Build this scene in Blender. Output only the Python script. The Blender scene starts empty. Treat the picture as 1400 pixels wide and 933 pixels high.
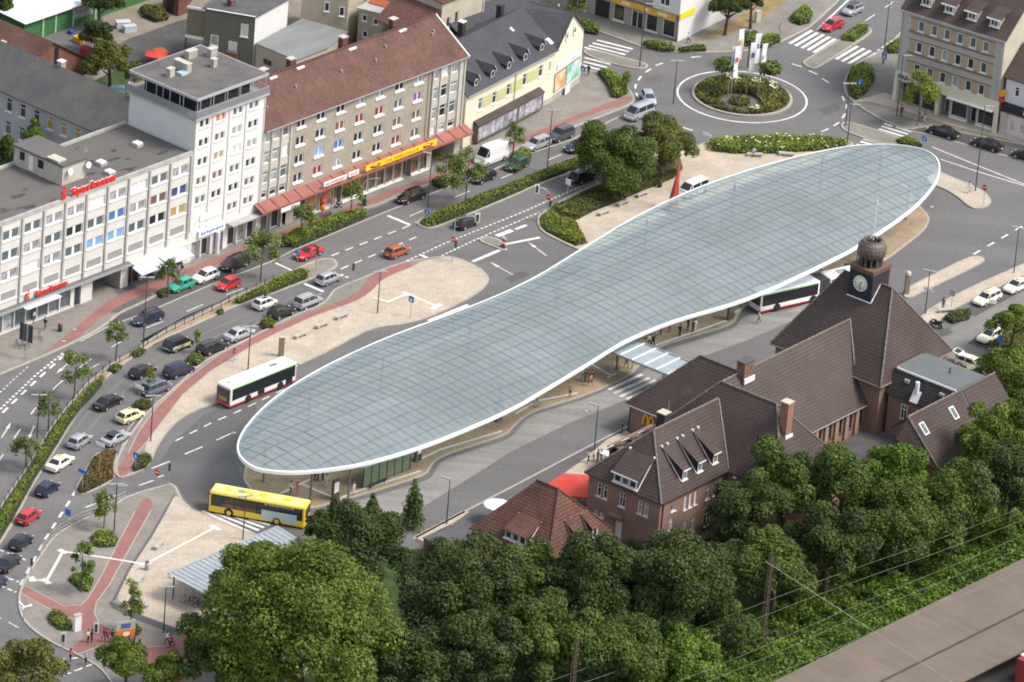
import bpy, bmesh, math, random
from mathutils import Vector, Matrix
from mathutils.geometry import tessellate_polygon
random.seed(7)
RND = random.Random(11)
SC = bpy.context.scene
COL = SC.collection
rad = math.radians
# camera
FPX, TH, PH, SCALE = 9500.0, rad(25.0), rad(4.8), 10.7
DIST = FPX / SCALE
CAM = Vector((0, -DIST * math.cos(TH), DIST * math.sin(TH)))
def P(x, y, z=0.0):
 """surveyed photo position (1400 x 933) -> plan position at height z"""
 x -= 700; y -= 466.5
 a = x * math.cos(PH) + y * math.sin(PH)
 b = -x * math.sin(PH) + y * math.cos(PH)
 dx, dy, dz = a, FPX * math.cos(TH) - b * math.sin(TH), -FPX * math.sin(TH) - b * math.cos(TH)
 k = (z - CAM.z) / dz
 return Vector((CAM.x + k * dx, CAM.y + k * dy, z))
cam_data = bpy.data.cameras.new('camera')
cam_data.sensor_width = 36.0
cam_data.lens = FPX / 1400.0 * 36.0
cam_data.clip_start = 5.0
cam_data.clip_end = 5000.0
cam = bpy.data.objects.new('camera', cam_data)
COL.objects.link(cam)
R0, U0 = Vector((1, 0, 0)), Vector((0, math.sin(TH), math.cos(TH)))
FW = Vector((0, math.cos(TH), -math.sin(TH)))
RX = math.cos(PH) * R0 + math.sin(PH) * U0
UX = -math.sin(PH) * R0 + math.cos(PH) * U0
mw = Matrix((RX, UX, -FW)).transposed().to_4x4()
mw.translation = CAM
cam.matrix_world = mw
SC.camera = cam
# light
SUN_EL, SUN_AZ = rad(52), rad(-8)          # azimuth measured from +X
world = bpy.data.worlds.new('World'); SC.world = world; world.use_nodes = True
wn = world.node_tree.nodes; wl = world.node_tree.links
bg = wn['Background']
sky = wn.new('ShaderNodeTexSky'); sky.sky_type = 'NISHITA'; sky.sun_disc = False
sky.sun_elevation = SUN_EL
sky.sun_rotation = rad(90) - SUN_AZ
sky.air_density = 1.0; sky.dust_density = 3.0
hs = wn.new('ShaderNodeHueSaturation'); hs.inputs['Saturation'].default_value = 0.45
wl.new(sky.outputs[0], hs.inputs['Color']); wl.new(hs.outputs[0], bg.inputs[0]); bg.inputs[1].default_value = 0.125
sd = bpy.data.lights.new('sun', 'SUN'); sd.energy = 1.5; sd.angle = rad(18); sd.color = (1.0, 0.94, 0.85)
sun = bpy.data.objects.new('sun', sd); COL.objects.link(sun)
sdir = Vector((math.cos(SUN_EL) * math.cos(SUN_AZ), math.cos(SUN_EL) * math.sin(SUN_AZ), math.sin(SUN_EL)))
sun.rotation_euler = sdir.to_track_quat('Z', 'Y').to_euler()
sun.location = sdir * 200
SC.view_settings.view_transform = 'Standard'
SC.view_settings.look = 'None'
SC.view_settings.exposure = 1.02
SC.view_settings.gamma = 1.0
SC.cycles.filter_width = 1.85
# materials
MATS = {}
def lin(c): return tuple(c) + (1.0,)
def mat(name, color, rough=0.8, metal=0.0, var=0.0, vscale=1.0, color2=None, spec=0.5, stretch=None, detail=4.0, coat=0.0, fine=0.0, fscale=8.0):
 """plain painted / mineral surface; var mixes towards color2 with noise"""
 if name in MATS: return MATS[name]
 m = bpy.data.materials.new(name); m.use_nodes = True
 nt = m.node_tree; n = nt.nodes; l = nt.links; b = n['Principled BSDF']
 b.inputs['Roughness'].default_value = rough
 b.inputs['Metallic'].default_value = metal
 b.inputs['Specular IOR Level'].default_value = spec
 b.inputs['Coat Weight'].default_value = coat
 b.inputs['Base Color'].default_value = lin(color)
 if var > 0 or fine > 0:
  tc = n.new('ShaderNodeTexCoord'); src = tc.outputs['Object']
  if stretch:
   mp = n.new('ShaderNodeMapping'); l.new(src, mp.inputs[0]); src = mp.outputs[0]
   mp.inputs['Rotation'].default_value = (0, 0, rad(stretch[0])); mp.inputs['Scale'].default_value = stretch[1]
  nz = n.new('ShaderNodeTexNoise'); nz.inputs['Scale'].default_value = vscale; nz.inputs['Detail'].default_value = detail
  nz.inputs['Roughness'].default_value = 0.65
  l.new(src, nz.inputs['Vector'])
  cr = n.new('ShaderNodeMapRange'); cr.inputs[1].default_value = 0.35; cr.inputs[2].default_value = 0.65
  l.new(nz.outputs[0], cr.inputs[0])
  mx = n.new('ShaderNodeMix'); mx.data_type = 'RGBA'
  c2 = color2 or tuple(max(0, c * (1 - var)) for c in color)
  mx.inputs['A'].default_value = lin(color); mx.inputs['B'].default_value = lin(c2)
  l.new(cr.outputs[0], mx.inputs['Factor'])
  out = mx.outputs['Result']
  if fine > 0:
   n2 = n.new('ShaderNodeTexNoise'); n2.inputs['Scale'].default_value = fscale; n2.inputs['Detail'].default_value = 2.0
   l.new(tc.outputs['Object'], n2.inputs['Vector'])
   r2 = n.new('ShaderNodeMapRange'); r2.inputs[1].default_value = 0.3; r2.inputs[2].default_value = 0.7
   r2.inputs[3].default_value = 1 - fine; r2.inputs[4].default_value = 1 + fine
   l.new(n2.outputs[0], r2.inputs[0])
   vm = n.new('ShaderNodeVectorMath'); vm.operation = 'SCALE'
   l.new(out, vm.inputs[0]); l.new(r2.outputs[0], vm.inputs['Scale']); out = vm.outputs[0]
  l.new(out, b.inputs['Base Color'])
 MATS[name] = m
 return m
def brickmat(name, c1, c2, mortar, bw, bh, msize, rough=0.85, uv=True, rot=0.0, var=0.25, vscale=0.4, offset=0.5, bias=0.0, stain=None, bump=0.0):
 """bricks, tiles or slabs; size in metres, laid on the faces' own UV (metres) or on the plan"""
 if name in MATS: return MATS[name]
 m = bpy.data.materials.new(name); m.use_nodes = True
 nt = m.node_tree; n = nt.nodes; l = nt.links; b = n['Principled BSDF']
 b.inputs['Roughness'].default_value = rough
 b.inputs['Specular IOR Level'].default_value = 0.3
 tc = n.new('ShaderNodeTexCoord')
 src = tc.outputs['UV'] if uv else tc.outputs['Object']
 if rot:
  mp = n.new('ShaderNodeMapping'); mp.inputs['Rotation'].default_value = (0, 0, rad(rot)); l.new(src, mp.inputs[0]); src = mp.outputs[0]
 br = n.new('ShaderNodeTexBrick')
 br.offset = offset
 br.inputs['Color1'].default_value = lin(c1); br.inputs['Color2'].default_value = lin(c2); br.inputs['Mortar'].default_value = lin(mortar)
 br.inputs['Scale'].default_value = 1.0
 br.inputs['Brick Width'].default_value = bw; br.inputs['Row Height'].default_value = bh
 br.inputs['Mortar Size'].default_value = msize; br.inputs['Mortar Smooth'].default_value = 0.3; br.inputs['Bias'].default_value = bias
 l.new(src, br.inputs['Vector'])
 nz = n.new('ShaderNodeTexNoise'); nz.inputs['Scale'].default_value = vscale; nz.inputs['Detail'].default_value = 5.0; nz.inputs['Roughness'].default_value = 0.7
 l.new(tc.outputs['Object'], nz.inputs['Vector'])
 mr = n.new('ShaderNodeMapRange'); mr.inputs[1].default_value = 0.3; mr.inputs[2].default_value = 0.7
 mr.inputs[3].default_value = 1 - var; mr.inputs[4].default_value = 1 + var
 l.new(nz.outputs[0], mr.inputs[0])
 vm = n.new('ShaderNodeVectorMath'); vm.operation = 'SCALE'
 l.new(br.outputs['Color'], vm.inputs[0]); l.new(mr.outputs[0], vm.inputs['Scale'])
 out = vm.outputs[0]
 if stain:
  n2 = n.new('ShaderNodeTexNoise'); n2.inputs['Scale'].default_value = stain[1]; n2.inputs['Detail'].default_value = 6.0; n2.inputs['Roughness'].default_value = 0.75
  l.new(tc.outputs['Object'], n2.inputs['Vector'])
  r2 = n.new('ShaderNodeMapRange'); r2.inputs[1].default_value = stain[2]; r2.inputs[2].default_value = stain[2] + 0.14
  l.new(n2.outputs[0], r2.inputs[0])
  mx = n.new('ShaderNodeMix'); mx.data_type = 'RGBA'
  l.new(r2.outputs[0], mx.inputs['Factor']); l.new(out, mx.inputs['A']); mx.inputs['B'].default_value = lin(stain[0]); out = mx.outputs['Result']
 l.new(out, b.inputs['Base Color'])
 if bump:
  bp = n.new('ShaderNodeBump'); bp.inputs['Strength'].default_value = bump; bp.inputs['Distance'].default_value = 0.04
  l.new(br.outputs['Fac'], bp.inputs['Height']); bp.invert = True
  l.new(bp.outputs[0], b.inputs['Normal'])
 MATS[name] = m
 return m
def leafmat(name, cols, trans=0.25):
 if name in MATS: return MATS[name]
 m = bpy.data.materials.new(name); m.use_nodes = True
 nt = m.node_tree; n = nt.nodes; l = nt.links; b = n['Principled BSDF']
 b.inputs['Roughness'].default_value = 0.6; b.inputs['Specular IOR Level'].default_value = 0.25
 g = n.new('ShaderNodeNewGeometry')
 cr = n.new('ShaderNodeValToRGB')
 els = cr.color_ramp.elements
 els[0].position = 0.0; els[0].color = lin(cols[0]); els[1].position = 1.0; els[1].color = lin(cols[-1])
 for i, c in enumerate(cols[1:-1]):
  e = els.new((i + 1) / (len(cols) - 1)); e.color = lin(c)
 tc = n.new('ShaderNodeTexCoord')
 nz = n.new('ShaderNodeTexNoise'); nz.inputs['Scale'].default_value = 0.35; nz.inputs['Detail'].default_value = 2
 l.new(tc.outputs['Object'], nz.inputs['Vector'])
 ma = n.new('ShaderNodeMath'); ma.operation = 'MULTIPLY_ADD'; ma.inputs[1].default_value = 0.42
 mb_ = n.new('ShaderNodeMath'); mb_.operation = 'MULTIPLY_ADD'; mb_.inputs[1].default_value = 1.3; mb_.inputs[2].default_value = -0.36
 l.new(nz.outputs[0], mb_.inputs[0]); l.new(g.outputs['Random Per Island'], ma.inputs[0]); l.new(mb_.outputs[0], ma.inputs[2])
 l.new(ma.outputs[0], cr.inputs[0]); l.new(cr.outputs[0], b.inputs['Base Color'])
 tr = n.new('ShaderNodeBsdfTranslucent'); l.new(cr.outputs[0], tr.inputs[0])
 ms = n.new('ShaderNodeMixShader'); ms.inputs[0].default_value = trans
 l.new(b.outputs[0], ms.inputs[1]); l.new(tr.outputs[0], ms.inputs[2]); l.new(ms.outputs[0], n['Material Output'].inputs[0])
 MATS[name] = m
 return m
# mesh builder
class MB:
 def __init__(s): s.v = []; s.f = []; s.m = []; s.sm = []
 def add(s, vs, fs, mi=0, smooth=False):
  o = len(s.v); s.v += [tuple(v) for v in vs]
  for f in fs: s.f.append([o + i for i in f]); s.m.append(mi); s.sm.append(smooth)
  return s
 def quad(s, a, b, c, d, mi=0): return s.add([a, b, c, d], [(0, 1, 2, 3)], mi)
 def tri(s, a, b, c, mi=0): return s.add([a, b, c], [(0, 1, 2)], mi)
 def poly(s, pts, mi=0): return s.add(pts, [tuple(range(len(pts)))], mi)
 def box(s, x0, x1, y0, y1, z0, z1, mi=0, M=None):
  vs = [Vector(p) for p in ((x0,y0,z0),(x1,y0,z0),(x1,y1,z0),(x0,y1,z0),(x0,y0,z1),(x1,y0,z1),(x1,y1,z1),(x0,y1,z1))]
  if M is not None: vs = [M @ v for v in vs]
  return s.add(vs, [(3,2,1,0),(4,5,6,7),(0,1,5,4),(1,2,6,5),(2,3,7,6),(3,0,4,7)], mi)
 def prism(s, pts, z0, z1, mi=0, side=None, bottom=False):
  n = len(pts); pts = [(p[0], p[1]) for p in pts]
  ar = sum(pts[i][0]*pts[(i+1)%n][1]-pts[(i+1)%n][0]*pts[i][1] for i in range(n))
  if ar < 0: pts = pts[::-1]
  s.add([(x, y, z1) for x, y in pts], [tuple(range(n))], mi)
  if z1 > z0 + 1e-6:
   vs = [(x, y, z0) for x, y in pts] + [(x, y, z1) for x, y in pts]
   s.add(vs, [(i, (i+1)%n, n+(i+1)%n, n+i) for i in range(n)], mi if side is None else side)
   if bottom: s.add([(x, y, z0) for x, y in pts], [tuple(range(n))[::-1]], mi)
  return s
 def tube(s, pts, r, n=8, mi=0, caps=True, smooth=True):
  pts = [Vector(p) for p in pts]
  rs = r if isinstance(r, (list, tuple)) else [r]*len(pts)
  rings = []
  for i, p in enumerate(pts):
   d = (pts[min(i+1, len(pts)-1)] - pts[max(i-1, 0)]).normalized()
   u = d.cross(Vector((0,0,1)))
   if u.length < 1e-3: u = Vector((1,0,0))
   u.normalize(); w = d.cross(u).normalized()
   rings.append([p + (u*math.cos(2*math.pi*k/n) + w*math.sin(2*math.pi*k/n))*rs[i] for k in range(n)])
  vs = [v for rg in rings for v in rg]; fs = []
  for i in range(len(pts)-1):
   for k in range(n):
    fs.append((i*n+k, (i+1)*n+k, (i+1)*n+(k+1)%n, i*n+(k+1)%n))
  s.add(vs, fs, mi, smooth)
  if caps:
   s.add(rings[0], [tuple(range(n))], mi); s.add(rings[-1], [tuple(range(n))[::-1]], mi)
  return s
 def lathe(s, prof, c=(0,0,0), n=24, mi=0, smooth=True, wob=None):
  vs = []; fs = []
  for i, (r, z) in enumerate(prof):
   for k in range(n):
    rr = r*(1 + (wob(i, k) if wob else 0))
    vs.append((c[0]+rr*math.cos(2*math.pi*k/n), c[1]+rr*math.sin(2*math.pi*k/n), c[2]+z))
  for i in range(len(prof)-1):
   for k in range(n): fs.append((i*n+k, i*n+(k+1)%n, (i+1)*n+(k+1)%n, (i+1)*n+k))
  return s.add(vs, fs, mi, smooth)
 def ribbon(s, pts, w, z, mi=0, closed=False, off=0.0):
  """flat mitred strip of width w along a plan polyline; off shifts it to the left"""
  pts = [Vector((p[0], p[1])) for p in pts]
  clean = [pts[0]]
  for p in pts[1:]:
   if (p - clean[-1]).length > 0.02: clean.append(p)
  if closed and (clean[0]-clean[-1]).length < 0.02: clean.pop()
  pts = clean; n = len(pts); L = []; R = []
  for i, p in enumerate(pts):
   a = pts[i-1] if (i or closed) else None
   b = pts[(i+1) % n] if (i < n-1 or closed) else None
   d1 = (p-a).normalized() if a is not None else None
   d2 = (b-p).normalized() if b is not None else None
   if d1 is None: d1 = d2
   if d2 is None: d2 = d1
   n1 = Vector((-d1.y, d1.x)); n2 = Vector((-d2.y, d2.x)); nn = (n1+n2)
   if nn.length < 0.2: nn = n1
   nn.normalize(); k = 1/max(0.5, nn.dot(n1))
   L.append(p + nn*(off + w/2)*k); R.append(p + nn*(off - w/2)*k)
  rng = range(n if closed else n-1)
  zz = z if callable(z) else (lambda q: z)
  for i in rng:
   j = (i+1) % n
   s.quad((R[i].x,R[i].y,zz(R[i])), (R[j].x,R[j].y,zz(R[j])), (L[j].x,L[j].y,zz(L[j])), (L[i].x,L[i].y,zz(L[i])), mi)
  return s
 def dashes(s, pts, w, z, dash, gap, mi=0, phase=0.0):
  pts = [Vector((p[0], p[1])) for p in pts]
  d = -phase; acc = 0.0; segs = []
  total = sum((pts[i+1]-pts[i]).length for i in range(len(pts)-1))
  def at(t):
   t = max(0, min(total, t)); a = 0
   for i in range(len(pts)-1):
    ln = (pts[i+1]-pts[i]).length
    if t <= a+ln or i == len(pts)-2: return pts[i].lerp(pts[i+1], (t-a)/ln if ln else 0)
    a += ln
  while d < total:
   a, b = max(0, d), min(total, d+dash)
   if b > a + 0.15:
    k = max(1, int((b-a)/1.5))
    s.ribbon([at(a+(b-a)*i/k) for i in range(k+1)], w, z, mi)
   d += dash+gap
  return s
 def mesh(s, name, mats, uv=True, weld=False, sharp=None):
  me = bpy.data.meshes.new(name)
  me.from_pydata(s.v, [], s.f)
  for m in (mats if isinstance(mats, (list, tuple)) else [mats]): me.materials.append(m)
  me.polygons.foreach_set('material_index', s.m)
  me.polygons.foreach_set('use_smooth', s.sm)
  if uv and s.f:
   ul = me.uv_layers.new(name='UVMap').data
   for p in me.polygons:
    nv = p.normal
    t = Vector((0,0,1)).cross(nv)
    if t.length < 0.05: t = Vector((1,0,0)); b = Vector((0,1,0))
    else: t.normalize(); b = nv.cross(t)
    for li in p.loop_indices:
     co = me.vertices[me.loops[li].vertex_index].co
     ul[li].uv = (co.dot(t), co.dot(b))
  if weld:
   bm = bmesh.new(); bm.from_mesh(me); bmesh.ops.remove_doubles(bm, verts=bm.verts, dist=0.0008); bmesh.ops.recalc_face_normals(bm, faces=bm.faces); bm.to_mesh(me); bm.free()
  if sharp is not None: me.set_sharp_from_angle(angle=rad(sharp))
  me.update()
  return me
 def build(s, name, mats, parent=None, loc=None, rot=None, **k):
  o = bpy.data.objects.new(name, s.mesh(name, mats, **k)); COL.objects.link(o)
  if parent is not None: o.parent = parent
  if loc is not None: o.location = loc
  if rot is not None: o.rotation_euler = (0, 0, rot) if not isinstance(rot, (tuple, list)) else rot
  return o
def link(name, me, parent=None, loc=(0,0,0), rot=0.0, mats=None, scale=None):
 o = bpy.data.objects.new(name, me); COL.objects.link(o)
 if parent is not None: o.parent = parent
 o.location = loc; o.rotation_euler = rot if isinstance(rot, (tuple, list)) else (0, 0, rot)
 if scale: o.scale = scale
 if mats:
  for i, m in enumerate(mats):
   if m is not None:
    o.material_slots[i].link = 'OBJECT'; o.material_slots[i].material = m
 return o
def tag(o, label=None, cat=None, group=None, kind=None):
 if label: o['label'] = label
 if cat: o['category'] = cat
 if group: o['group'] = group
 if kind: o['kind'] = kind
 return o
def thing(name, label, cat, loc=(0,0,0), rot=0.0, group=None):
 o = bpy.data.objects.new(name, None); COL.objects.link(o)
 o.empty_display_size = 0.3
 o.location = loc; o.rotation_euler = (0, 0, rot)
 return tag(o, label, cat, group)
def children(o): return [c for c in ALLCH.get(o, [])]
def copy_tree(o, loc=None, rot=None, parent=None, label=None, group=None, mats=None):
 """copy of a thing with copies of its parts; mats maps material -> material"""
 c = o.copy(); COL.objects.link(c)
 if parent is not None: c.parent = parent
 if loc is not None: c.location = loc
 if rot is not None: c.rotation_euler = (0, 0, rot)
 if label: c['label'] = label
 if group: c['group'] = group
 if mats and c.type == 'MESH':
  for sl in c.material_slots:
   if sl.material in mats:
    nm = mats[sl.material]; sl.link = 'OBJECT'; sl.material = nm
 for ch in o.children:
  if ch.name in bpy.data.objects: copy_tree(ch, parent=c, mats=mats)
 return c
def struct(name, mb, mats, kind='structure', **k):
 return tag(mb.build(name, mats, **k), kind=kind)
def text_mesh(txt, size, depth=0.02, sx=1.0, bold=0.0):
 """flat lettering as a mesh, upright in the x-z plane, facing -y, left edge at x=0"""
 cu = bpy.data.curves.new('lettering', 'FONT'); cu.body = txt; cu.size = size; cu.extrude = depth; cu.offset = bold
 cu.resolution_u = 3
 ob = bpy.data.objects.new('lettering', cu); COL.objects.link(ob)
 dg = bpy.context.evaluated_depsgraph_get(); dg.update()
 me = bpy.data.meshes.new_from_object(ob.evaluated_get(dg))
 COL.objects.unlink(ob); bpy.data.objects.remove(ob)
 me.transform(Matrix.Rotation(rad(90), 4, 'X'))
 xs = [v.co.x for v in me.vertices]; x0 = min(xs)
 for v in me.vertices: v.co.x = (v.co.x-x0)*sx
 me.materials.clear()
 return me, (max(xs)-x0)*sx
def add_text(name, txt, size, m, parent, loc, rot, width=None, depth=0.02, bold=0.0):
 me, w = text_mesh(txt, size, depth, bold=bold)
 if width:
  k = width/w
  for v in me.vertices: v.co.x *= k
 me.materials.append(m)
 o = bpy.data.objects.new(name, me); COL.objects.link(o); o.parent = parent; o.location = loc; o.rotation_euler = (0, 0, rot)
 return o
def local(root, p):
 """plan point -> local coordinates of a root standing at its location / rotation"""
 r = root.rotation_euler[2]; d = Vector(p) - Vector(root.location)
 return Vector((d.x*math.cos(r)+d.y*math.sin(r), -d.x*math.sin(r)+d.y*math.cos(r), d.z))
# surfaces
A51 = -51.0
asphalt = mat('asphalt', (0.158, 0.153, 0.153), 0.9, var=0.22, vscale=0.06, stretch=(A51, (0.35, 1.6, 1)), detail=7, fine=0.10, fscale=2.2, spec=0.25)
asphalt_new = mat('asphalt_dark', (0.105, 0.10, 0.10), 0.92, var=0.25, vscale=0.25, fine=0.1, fscale=3, spec=0.2)
asphalt_mid = mat('asphalt_smooth', (0.122, 0.118, 0.121), 0.9, var=0.18, vscale=0.08, stretch=(A51, (0.3, 1.5, 1)), fine=0.06, fscale=2, spec=0.25)
asphalt_pale = mat('asphalt_pale', (0.205, 0.20, 0.192), 0.92, var=0.18, vscale=0.15, fine=0.07, fscale=2, spec=0.2)
concrete_lane = mat('concrete_lane', (0.275, 0.268, 0.252), 0.9, var=0.55, vscale=0.12, color2=(0.19, 0.186, 0.178), stretch=(A51, (0.25, 3.0, 1)), detail=8, fine=0.08, fscale=2, spec=0.2)
paver_grey = brickmat('paver_grey', (0.235, 0.218, 0.192), (0.205, 0.19, 0.168), (0.17, 0.16, 0.14), 0.6, 0.3, 0.02, uv=False, rot=A51, var=0.2, vscale=0.25)
paver_beige = brickmat('paver_beige', (0.475, 0.405, 0.325), (0.41, 0.35, 0.28), (0.33, 0.285, 0.23), 0.9, 0.45, 0.03, uv=False, rot=A51, var=0.16, vscale=0.22, stain=((0.34, 0.295, 0.235), 0.16, 0.60))
paver_beige_shaded = brickmat('paver_island', (0.36, 0.275, 0.185), (0.31, 0.235, 0.155), (0.25, 0.19, 0.13), 0.6, 0.3, 0.025, uv=False, rot=A51, var=0.22, vscale=0.3, stain=((0.2, 0.155, 0.11), 0.25, 0.62))  # beige paving with the canopy's shade put into a browner colour
paver_red = brickmat('paver_red', (0.29, 0.135, 0.12), (0.25, 0.118, 0.105), (0.22, 0.115, 0.10), 0.4, 0.2, 0.015, uv=False, rot=A51, var=0.14, vscale=0.3)
kerb_m = mat('kerb_stone', (0.40, 0.37, 0.32), 0.85, var=0.2, vscale=1.5)
paint_w = mat('road_paint', (0.78, 0.77, 0.74), 0.7, var=0.35, vscale=0.9, color2=(0.5, 0.49, 0.47), detail=6)
tactile_w = mat('white_paving', (0.66, 0.64, 0.59), 0.75, var=0.15, vscale=2)
soil = mat('soil', (0.12, 0.085, 0.055), 0.95, var=0.4, vscale=1.2, fine=0.2)
sand = mat('sandy_strip', (0.36, 0.27, 0.175), 0.95, var=0.3, vscale=0.8, fine=0.12)
drygrass = mat('dry_grass', (0.31, 0.20, 0.095), 0.95, var=0.45, vscale=0.6, color2=(0.17, 0.145, 0.06), fine=0.25, fscale=5)
bank_green = mat('grass_bank', (0.05, 0.085, 0.018), 0.95, var=0.5, vscale=0.5, color2=(0.022, 0.04, 0.012), fine=0.3, fscale=4)
dark_stone = mat('dark_stone', (0.10, 0.10, 0.105), 0.8, var=0.2, vscale=2)
def pts(l): return [P(x, y, 0) for x, y in l]
g = MB()
g.add([(-4000,-1500,-0.01),(4000,-1500,-0.01),(4000,6000,-0.01),(-4000,6000,-0.01)], [(0,1,2,3)])
struct('ground', g, asphalt)
HK = 0.13
def rounded(pp, r=1.4):
 for k in (1.0, 0.45):
  q = []; n = len(pp)
  for i in range(n):
   a, p, c = pp[i-1], pp[i], pp[(i+1) % n]; da, dc = (a-p), (c-p)
   if da.length < 0.3 or dc.length < 0.3: q.append(p); continue
   q += [p+da.normalized()*min(r*k, da.length*0.3), p+dc.normalized()*min(r*k, dc.length*0.3)]
  pp = q
 return pp
def slab(name, px, m, kerb=True, h=HK, kw=0.28):
 pp = rounded(pts(px)); b = MB()
 b.prism(pp, 0.0, h, 0, side=1)
 n = len(pp); ar = sum(pp[i].x*pp[(i+1)%n].y-pp[(i+1)%n].x*pp[i].y for i in range(n))
 if kerb: b.ribbon(pp, kw, h+0.012, 1, closed=True, off=(kw/2 if ar > 0 else -kw/2))
 return struct(name, b, [m, kerb_m])
def sheet(name, px, m, z):
 b = MB(); b.prism(rounded(pts(px), 0.9) if name in ('plaza_paving','cycle_path','bus_lane','yard') else pts(px), z, z); return struct(name, b, m)
NK = [(-60,545),(0,513),(40,497),(75,482),(110,466),(145,446),(165,428),(190,418),(212,406),(250,388),(290,371),(325,355),(352,343),(378,332),(430,311),(490,288),(512,284),(545,269),(582,255),(615,243),(650,229),(700,208),(735,195),(782,176),(830,158),(862,145),(870,138),(864,127),(855,116),(835,104),(815,98),(797,96)]
slab('pavement', NK + [(790,60),(640,190),(345,300),(110,400),(-60,470)], paver_grey)
sheet('parking_bay', [(165,430),(212,408),(325,357),(352,345),(378,334),(490,290),(512,286),(582,257),(700,210),(782,178),(782,192),(725,211),(650,244),(600,262),(510,297),(375,357),(312,381),(250,406),(182,434),(145,448)], asphalt_new, 0.004)
kb = MB()
kb.ribbon(pts([(110,467),(145,448),(182,434),(218,420),(250,406),(290,389),(312,380),(345,368),(375,356),(400,343),(505,299),(600,261),(650,243),(725,210),(782,191),(850,158)]), 0.28, 0.012)
kb.ribbon(pts([(1243,179),(1262,182),(1300,192),(1400,220),(1460,238)]), 0.28, 0.012)
kb.ribbon(pts([(160,628),(175,588),(205,548),(240,513),(280,480),(352,442),(412,413),(440,402)]), 0.14, 0.012)
kb.ribbon(pts([(565,737),(640,697),(715,658),(800,613),(858,583)]), 0.3, 0.012)
struct('kerb', kb, kerb_m)
sheet('cycle_path', [(60,484),(86,464),(120,435),(155,408),(190,394),(225,379),(272,362),(320,344),(350,333),(400,311),(450,294),(500,275),(525,265),(575,247),(615,231),(660,213),(700,195),(735,181),(770,166),(805,152),(840,139),(860,131),(867,138),(840,147),(805,159),(770,173),(735,189),(700,203),(660,221),(615,239),(575,254),(525,273),(500,283),(450,303),(400,321),(352,341),(325,351),(290,366),(250,382),(205,401),(170,416),(140,434),(102,467)], paver_red, HK+0.006)
sheet('driveway', [(150,392),(172,380),(182,392),(212,406),(165,428),(150,430),(165,410)], asphalt_mid, HK+0.003)
slab('median', [(-50,775),(0,692),(37,639),(50,616),(65,591),(83,566),(120,523),(135,513),(150,498),(175,486),(200,468),(225,453),(250,441),(300,417),(322,405),(350,394),(387,377),(410,366),(432,356),(455,353),(464,362),(457,370),(420,385),(375,402),(350,409),(322,420),(300,430),(250,453),(220,466),(200,478),(165,501),(140,523),(118,548),(100,576),(75,619),(50,656),(30,694),(20,715),(0,745),(-40,820)], sand)
sheet('median_paving', [(424,371),(432,357),(455,355),(462,362),(456,368),(424,381)], paver_grey, HK+0.004)
slab('median', [(570,305),(575,300),(590,293),(630,277),(700,250),(742,233),(790,213),(840,195),(870,180),(872,187),(840,205),(785,236),(740,252),(700,270),(650,291),(592,314),(580,313),(571,309)], soil)
slab('plaza', [(177,652),(158,656),(157,636),(160,627),(165,614),(185,584),(200,564),(226,541),(251,519),(266,504),(288,489),(326,470),(360,453),(405,430),(445,415),(452,400),(465,392),(485,385),(525,368),(555,358),(575,355),(605,351),(622,352),(650,363),(667,376),(670,388),(650,405),(600,430),(557,445),(512,448),(480,465),(450,481),(410,500),(340,535),(301,551),(276,559),(250,571),(233,586),(215,611),(208,631),(200,641)], paver_grey)
sheet('plaza_paving', [(207,626),(214,610),(232,586),(249,571),(276,558),(301,550),(340,534),(410,499),(450,480),(480,464),(512,447),(557,444),(600,429),(649,405),(668,388),(665,377),(648,364),(620,353),(605,353),(575,358),(569,364),(540,375),(520,385),(510,398),(490,412),(425,435),(375,458),(350,471),(288,509),(250,541),(225,574),(200,606),(197,622)], paver_beige, HK+0.004)
sheet('cycle_path', [(555,358),(525,368),(505,380),(485,405),(450,418),(400,438),(350,460),(300,486),(250,524),(213,559),(190,591),(175,621),(163,639),(158,654),(177,651),(180,629),(200,606),(225,574),(250,541),(288,509),(350,471),(375,458),(425,435),(490,412),(510,398),(520,385),(540,375),(569,364)], paver_red, HK+0.009)
slab('planter_island', [(100,674),(125,626),(140,616),(163,616),(157,636),(159,656),(135,669),(110,679)], soil)
slab('plaza', [(172,679),(225,664),(239,661),(247,680),(255,691),(270,700),(287,707),(345,731),(405,745),(480,790),(400,960),(170,960),(155,940),(140,918),(126,908),(107,897),(82,886),(62,875),(40,860),(27,842),(24,822),(27,805),(42,777),(55,760),(67,740),(82,727),(112,710),(137,702),(155,692)], paver_grey)
sheet('plaza_paving', [(240,676),(256,693),(270,702),(287,709),(345,733),(405,747),(420,790),(292,842),(246,866),(187,840),(158,822),(177,782),(208,735),(228,700)], paver_beige, HK+0.004)
sheet('plaza_border', [(238,677),(240,676),(228,700),(208,735),(177,782),(158,822),(152,824),(173,782),(204,735),(224,700)], dark_stone, HK+0.006)
st = MB()
for i in range(3):
 o = i*3.0
 a, b_, c = P(151-i*1.2+2, 826-o+5, 0), P(187, 846-o+2, 0), P(247, 869-o+2, 0)
 st.ribbon([a, b_, c], 0.45, HK+0.02+0.03*i, 0)
struct('steps', st, dark_stone)
sheet('cycle_path', [(200,679),(185,700),(165,737),(150,767),(135,795),(120,820),(110,828),(87,829),(55,812),(31,800),(29,812),(47,822),(82,840),(100,847),(107,860),(118,868),(108,880),(95,891),(105,897),(137,884),(165,890),(182,902),(207,915),(228,940),(258,940),(253,905),(262,880),(280,862),(268,853),(245,873),(225,884),(200,885),(160,865),(135,852),(129,840),(132,825),(150,800),(175,755),(206,700),(210,689)], paver_red, HK+0.009)
eb = MB()
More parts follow.
